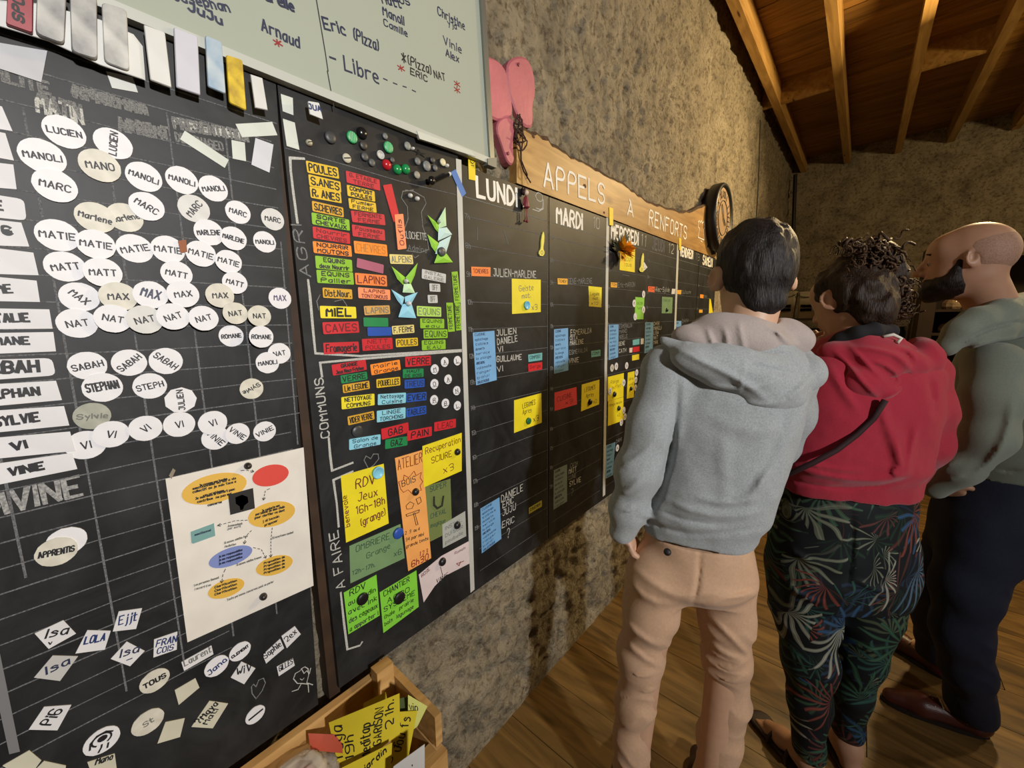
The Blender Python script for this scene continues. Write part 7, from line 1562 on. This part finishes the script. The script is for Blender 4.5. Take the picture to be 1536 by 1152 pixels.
# ------------------------------------------------------------------ SECOND MAN: bald, bearded, sage hoodie, navy trousers, in profile
def man_two():
    D0 = 1.32; F = unit((-.97, .24, 0)); S = np.array([F[1], -F[0], 0])
    V = lambda x, y, dd=0.0: Vp(x, y, D0+dd)
    root = empty('person', (1.22, 2.05, 0), 'bald bearded man in profile wearing a sage green hoodie and navy trousers, farthest right', 'person')
    g = SDF((.45, 1.55, -.01), (1.75, 2.75, 1.95), .005)
    hc = V(1450, 393, .0); Fh = unit((-.99, .12, 0)); fr, P = head_shape(g, hc, Fh, .05, 1.0, .85, V(1508, 505, .0))
    g.loft([(V(1520, 535), .07, .07), (V(1515, 600), .09, .11), (V(1508, 700), .09, .11)], S, .04)
    shl, ell_, wrl = V(1492, 575, -.09), V(1482, 655, -.14), V(1424, 720, .0)
    shr, elr, wrr = V(1492, 590, .10), V(1445, 655, .18), V(1405, 700, .16)
    g.chain([shl, ell_, wrl], [.055, .042, .028]); g.chain([shr, elr, wrr], [.055, .042, .028])
    hand_shape(g, wrl, V(1450, 800, .05)-wrl, -S, .4, 1, .85); hand_shape(g, wrr, unit(F+np.array([0, 0, -.8])), (0, .3, 1.), .6, -1)
    hN, hF = Zp(1483, 1105, .0), Zp(1425, 1022, 0); FN, FF_ = unit(Zp(1316, 1046, .0)-hN), unit(Zp(1336, 965, .0)-hF); aN = hN+FN*.055+[0, 0, .10]; aF = hF+FF_*.055+[0, 0, .10]
    for k0, a, ff in ((V(1443, 890, -.07), aN, FN), (V(1412, 880, .09), aF, FF_)): g.chain([V(1475, 770, .02), k0, a], [.08, .055, .042]); g.cap(a, a+ff*.09-[0, 0, .06], .034, .026, .03)
    cut_below(g, .020)
    # stubbled scalp is skin; body colour comes from one skin material
    g.obj('body', SKINR, root); add_eyes(root, P, fr)
    h = SDF(hc-.17, hc+.17, .0035); f = lambda q, r, k=.02, sub=False: h.ell(P(*q), r, fr, k, sub)
    f((0, .036, -.070), (.070, .062, .047)); f((0, .076, -.088), (.040, .030, .036), .02); f((0, .090, -.048), (.024, .012, .010), .008)
    for s in (-1, 1): h.cap(P(.062*s, .014, .000), P(.052*s, .024, -.055), .010, .022, .02)
    f((0, .10, -.056), (.018, .012, .0045), .004, True); f((0, -.045, -.06), (.08, .05, .10), .01, True)
    h.noise(.004, 80, 6); h.obj('beard', hair_mat('dark_beard', '0d0908', '241712'), root)
    h = SDF(hc-.17, hc+.17, .004); f = lambda q, r, k=.02, sub=False: h.ell(P(*q), r, fr, k, sub)
    f((0, -.0165, .024), (.0775, .0950, .088)); f((0, .085, .06), (.12, .10, .12), .02, True); f((0, -.02, .125), (.055, .08, .05), .02, True); f((0, .03, -.06), (.1, .06, .06), .02, True)
    for s in (-1, 1): f((.088*s, -.004, -.010), (.022, .030, .038), .006, True)
    f((0, -.04, -.10), (.1, .1, .04), .01, True); o = h.obj('stubble', mat('stubble_hair', 'a07d68', .7, var=.2, scale=300), root); o['label'] = 'close-shaved hair at the back of the head'
    for s in (-1, 1):
        mb = MB(); pts = [P(.015*s, .0885, .030), P(.030*s, .0885, .036), P(.046*s, .080, .032)]; tube_part('eyebrow', pts, .0035, mat('dark_brow', '1a100c', .8), root)
    g = SDF((.45, 1.55, .82), (1.95, 2.75, 1.66), .006)
    g.loft([(V(1503, 712), .115, .140), (V(1503, 695), .118, .145), (V(1508, 685), .130, .155), (V(1515, 620), .135, .158), (V(1520, 560), .135, .150), (V(1520, 520), .115, .120), (V(1515, 492), .07, .08)], S, .03, 2.2)
    g.chain([V(1492, 548, -.10), V(1486, 600, -.14), V(1478, 655, -.15), V(1440, 700, -.12), V(1402, 730, -.07)], [.075, .068, .064, .052, .040], .035)
    g.chain([V(1470, 548, .16), V(1455, 620, .18), V(1440, 660, .18), V(1405, 700, .16)], [.07, .06, .056, .04], .035)
    R = lambda pts, w=.012, hh=.010, dd=-.20: g.rayridge(pts, D0+dd, w, hh, .12)
    R([(1432, 520), (1425, 580), (1412, 650), (1400, 700)], .014, .008); R([(1519, 600), (1512, 650), (1490, 690), (1460, 712)], .010, .012); R([(1510, 700), (1536, 690)], .008, .008); R([(1480, 708), (1536, 705)], .006, -.008, -.12); R([(1400, 720), (1415, 700), (1440, 690)], .008, .008); R([(1395, 735), (1415, 720), (1450, 712)], .007, .008)
    g.noise(.012, 8, 24, (1, 1, .7)); g.obj('hoodie', SAGE, root)
    g = SDF((.7, 1.6, 1.25), (1.8, 2.6, 1.72), .005); rim = [V(1420, 520, -.08), V(1440, 497, -.09), V(1468, 480, -.09), V(1500, 470, -.07), V(1536, 462, -.02), V(1560, 470, .06)]
    for i, (a, b) in enumerate(zip(rim[:-1], rim[1:])): g.cap(a, b, .030+.004*i, .033+.004*i, .02)
    rim2 = [V(1462, 505, -.10), V(1500, 492, -.09), V(1540, 490, -.05), V(1575, 500, .03)]
    for a, b in zip(rim2[:-1], rim2[1:]): g.cap(a, b, .030, .036, .02)
    g.ell(V(1560, 505, .0), (.08, .07, .06), None, .03); g.rayridge([(1425, 525), (1465, 500), (1510, 485), (1545, 482)], D0-.14, .006, -.010, .12); g.rayridge([(1440, 530), (1480, 512), (1536, 505)], D0-.14, .006, .008, .12); g.noise(.010, 14, 3); g.obj('hood', SAGE, root)
    g = SDF((.55, 1.5, .05), (1.80, 2.80, 1.02), .006)
    g.loft([(V(1500, 710), .11, .13), (V(1490, 745), .125, .145), (V(1480, 790), .125, .150), (V(1470, 830), .115, .14)], S, .03)
    g.chain([V(1482, 790, -.04), V(1448, 880, -.07), V(1441, 950, -.085), V(1450, 1005, -.09), aN-[0, 0, .01]], [.115, .090, .075, .070, .068], .04); g.chain([V(1460, 790, .08), V(1414, 880, .09), (V(1412, 880, .09)+aF)/2, aF-[0, 0, .01]], [.115, .090, .074, .066], .04)
    cut_below(g, .062); folds_around(g, .1, .7, .006, 55, (1.2, 2.1), 5, S); g.noise(.012, 9, 27); g.obj('trousers', NAVYC, root)
    LE = mat('maroon_leather', '4a2018', .4, var=.15, scale=30, bump=.1); LA = mat('light_lace', 'b9a888', .8)
    for heel, toe in ((Zp(1483, 1105, .0), Zp(1316, 1046, .0)), (Zp(1425, 1022, 0), Zp(1336, 965, .0))):
        d = unit(toe-heel); toe = heel+d*.30; q = SDF(np.minimum(heel, toe)-[.09, .09, .01], np.maximum(heel, toe)+[.09, .09, .14], .005); shoe_shape(q, heel, toe, .07, .046); cut_below(q, .014); so = q.obj('shoe', LE, root)
        s2 = np.array([d[1], -d[0], 0]); rl = A3(root.location)
        sole = MB(); n = 20; prof = []
        for i in range(n):
            t = 2*math.pi*i/n; L = .15; c = heel+d*L; w = .046*(1-.12*math.cos(t)) if math.cos(t) > 0 else .040; prof.append(c+d*(L+.004)*np.sign(math.cos(t))*abs(math.cos(t))**.7+s2*w*math.sin(t))
        vs = [p+[0, 0, .001]-rl for p in prof]+[p+[0, 0, .017]-rl for p in prof]; sole.add(vs, [tuple(range(n))[::-1], tuple(range(n, 2*n))]+[(i, (i+1) % n, n+(i+1) % n, n+i) for i in range(n)]); o = link('sole', sole.mesh('sole'), mat('dark_sole', '1c100c', .7), so); fix_normals(o.data)
        for j in range(4): c = heel+d*(.135+.022*j)+np.array([0, 0, .083-.006*j]); o = tube_part('lace', [c-s2*.028-[0, 0, .010], c, c+s2*.028-[0, 0, .010]], .0028, LA, root); o.parent = so
    hp = Zp(1478, 1080, .06)
    o = tube_part('heel_tab', [Zp(1449, 1085, .052), Zp(1462, 1087, .05), Zp(1478, 1078, .052), Zp(1473, 1064, .075)], .0045, mat('yellow_tab', 'cdb64a', .6), root)
    return root
man_two()
# ------------------------------------------------------------------ far end of the room: shelves, buckets, jars, cabinet
SHM = mat('shelf_steel', '4b4a44', .5, metal=.4); SHB = mat('shelf_beige_steel', '8d8460', .5); WHP = mat('white_bucket', 'bdb6a2', .5)
def shelf(label, x0, x1, y0, y1, levels, zt, m, name='metal_shelf', post=.02):
    e = empty(name, ((x0+x1)/2, (y0+y1)/2, 0), label, 'shelf'); c = A3(e.location)
    def p(nm, a, b, mm=m): o = link(nm, MB().box(A3(a)-c, A3(b)-c).mesh(nm), mm, e)
    for x in (x0, x1-post):
        for y in (y0, y1-post): p('post', (x, y, 0), (x+post, y+post, zt))
    for z in levels: p('shelf_board', (x0+.001, y0+.001, z-.025), (x1-.001, y1-.001, z))
    return e
a = Yp(1156, 478, 6.0); b = Yp(1232, 478, 6.0)
sz = float(a[2]); shelf('dark metal shelf rack against the back wall holding two white buckets', float(a[0]), float(b[0])+.9, 6.0, 6.4, [.25, .75, 1.15, sz], sz+.005, SHM)
for i, (x0, x1, lab) in enumerate(((1163, 1191, 'white square bucket with black printed words, left of the pair by the far shelf'), (1194, 1222, 'white bucket with black printed words, right of the pair, half hidden by the woman'))):
    p0, p1 = Yp(x0, 475, 6.05), Yp(x1, 475, 6.05); top = Yp(x0, 438, 6.05)[2]-sz; w = (p1[0]-p0[0])/2; c = np.array([(p0[0]+p1[0])/2, 6.05+w, sz])
    e = empty('bucket', tuple(map(float, c)), lab, 'bucket', 'white buckets on the far shelf')
    def ring(s, z): return [(w*s*q[0], w*s*q[1], z) for q in ((-1, -.8), (-.8, -1), (.8, -1), (1, -.8), (1, .8), (.8, 1), (-.8, 1), (-1, .8))]
    vs = ring(.86, .001)+ring(1, top*.93)+ring(1.05, top*.93)+ring(1.05, top); mb = MB().add(vs, [tuple(range(8))[::-1], tuple(range(24, 32))]+[(k*8+j, k*8+(j+1) % 8, (k+1)*8+(j+1) % 8, (k+1)*8+j) for k in range(3) for j in range(8)])
    link('tub', mb.mesh('tub'), WHP, e)
    link('handle', MB().tube([(w*1.02*math.cos(t), -w*.95-.012*0-.02, top*.93-.6*w*math.sin(t)*.8) for t in np.linspace(.3, 2.84, 12)], .006, 6).mesh('handle', True), mat('grey_wire', '55524a', .5), e)
    for j, s in enumerate(('FROMAGE', 'BLANC FRAIS')):
        mb = MB(); A = (-w*.55, top*(.42-.14*j)); B = (w*.55, top*(.42-.14*j)); pls = text2d(s, A, B, top*.075, 0, .1); tmp = MB(); ribbons(tmp, pls, .006, 0); mb.add([(v[1], -w*1.0-.012-(.0), v[2]) for v in tmp.v], tmp.f); link('lettering', mb.mesh('lettering'), INK, e)
# dark boxes on the lower level
bx_ = tag(MB().box((float(a[0])+.1, 6.03, 1.151), (float(a[0])+.75, 6.35, 1.151+(sz-1.2)*.75)).obj('crate', mat('dark_crate', '1d1c20', .7)), 'dark storage crate on the far shelf under the buckets', 'crate')
# right rack
c0, c1 = Yp(1338, 472, 5.3), Yp(1381, 472, 5.3); zr = float(c0[2])
shelf('beige slotted metal rack right of the woman', float(c0[0])-.5, float(c1[0]), 5.3, 5.7, [.3, .8, 1.25, zr], zr+.005, SHB, post=.045)
e = tag(MB().lathe((float(c0[0])+.05, 5.48, zr+.001), (0, 0, 1), [(.10, 0), (.11, .1), (.10, .20), (.07, .24), (.08, .26)], 14).obj('jar', mat('brown_jar', '7d6440', .5), smooth=True), 'brown wrapped jar on top of the beige rack', 'jar')
for j in range(3):
    q = tag(MB().lathe((float(c0[0])-.18+.13*j, 5.46, 1.251), (0, 0, 1), [(.045, 0), (.05, .02), (.05, .12), (.035, .15), (.036, .17)], 12).obj('jar', mat('green_glass', '1c3026', .15), smooth=True), ['dark green jar on the beige rack, left of three', 'dark green jar on the beige rack, middle of three', 'dark green jar on the beige rack, right of three'][j], 'jar', 'dark jars on the beige rack')
# dark post and cupboard with wrapped goods
p0, p1 = Yp(1388, 400, 4.9), Yp(1400, 400, 4.9)
CW = mat('dark_cupboard_wood', '33261a', .6, var=.2, scale=8)
e = empty('cupboard', (float(p1[0])+.3, 5.0, 0), 'dark wooden open cupboard with wrapped goods behind the bearded man', 'cupboard'); c = A3(e.location)
def cp(nm, a, b, m=CW): link(nm, MB().box(A3(a)-c, A3(b)-c).mesh(nm), m, e)
x0, x1 = float(p0[0]), float(p0[0])+1.3
cp('side_panel', (x0, 4.8, 0), (x0+.09, 5.25, 2.05)); cp('side_panel', (x1, 4.8, 0), (x1+.06, 5.25, 2.05)); cp('back_panel', (x0+.09, 5.2, 0), (x1, 5.25, 2.0)); cp('top_panel', (x0, 4.8, 2.05), (x1+.06, 5.25, 2.09))
zl = [float(Yp(1420, 464, 4.8)[2]), float(Yp(1420, 500, 4.8)[2]), float(Yp(1420, 520, 4.8)[2]), .9, .5, .1]
for z in zl: cp('shelf_board', (x0+.09, 4.805, z-.02), (x1, 5.2, z))
FILM = mat('wrap_film', '8f7a60', .08, var=.4, scale=14, bump=1.0, bscale=30, spec=1.0)
for i, z in enumerate(zl[:2]):
    for j in range(5):
        rn = random.Random(i*9+j); mb = MB(); xx = x0+.12+.15*j; hgt = .085
        mb.lathe((0, 0, 0), (0, 0, 1), [(.05, 0), (.062, .02), (.06, .05), (.045, .075), (.02, hgt)], 10); o = link('wrapped_packet', mb.mesh('wrapped_packet', False), FILM, None, (xx+.07, 4.93, z+.001)); tag(o, f'shiny wrapped packet on the {"upper" if i == 0 else "lower"} cupboard shelf, {ORD[j]} from the left', 'packet', 'wrapped packets in the cupboard')
for k, (nm, colr, lab) in enumerate((('box', 'b98f5c', 'cream and yellow box low in the dark cupboard'), ('box', 'c4612c', 'orange box under the cream one in the dark cupboard'))):
    z = zl[2] if k == 0 else zl[3]; h_ = (.05, .12)[k]; z = z+.001
    if k == 0: z = zl[2]-.085; h_ = .06
    tag(MB().box((x0+.12, 4.82, z), (x0+.42, 5.0, z+h_)).obj(nm, mat('box_'+colr, colr, .6)), lab, 'box') if k == 1 else tag(MB().box((x0+.12, 4.82, zl[3]+.123), (x0+.42, 5.0, zl[3]+.20)).obj(nm, mat('box_'+colr, colr, .6)), lab, 'box')
# pine cabinet seen between first man and woman
p0, p1 = Zp(1136, 776, 0), Zp(1170, 776, 0)
e = empty('cabinet', (float(p0[0])+.3, float(p0[1])+.35, 0), 'orange pine cabinet seen between the grey hoodie and the red hoodie', 'cabinet'); c = A3(e.location)
PC = wood_mat('orange_pine', '9c5a1c', 'c8873a', (6, 6, 1.2), 2.2, .5, .05); X0, Y0 = float(p0[0])-.35, float(p0[1])
def cq(nm, a, b): link(nm, MB().box(A3(a)-c, A3(b)-c).mesh(nm), PC, e)
cq('side_panel', (X0, Y0, 0), (X0+.03, Y0+.55, .72)); cq('side_panel', (X0+.72, Y0, 0), (X0+.75, Y0+.55, .72)); cq('top_board', (X0-.02, Y0-.02, .72), (X0+.77, Y0+.57, .75)); cq('back_panel', (X0+.03, Y0+.53, 0), (X0+.72, Y0+.55, .72)); cq('shelf_board', (X0+.03, Y0+.02, .3), (X0+.72, Y0+.53, .32))
cq('door', (X0+.035, Y0-.018, .02), (X0+.372, Y0, .70)); cq('door', (X0+.378, Y0-.018, .02), (X0+.715, Y0, .70))
# brown leather pouf at right
pc = Zp(1545, 850, 0); mb = MB().lathe((float(pc[0])+.14, float(pc[1])+.20, 0), (0, 0, 1), [(.20, 0), (.25, .02), (.29, .12), (.29, .26), (.25, .38), (.15, .42), (.02, .43)], 24)
tag(mb.obj('pouf', mat('dark_brown_leather', '3a2212', .5, var=.2, scale=12), smooth=True), 'dark brown leather pouf on the floor behind the bearded man', 'pouf')
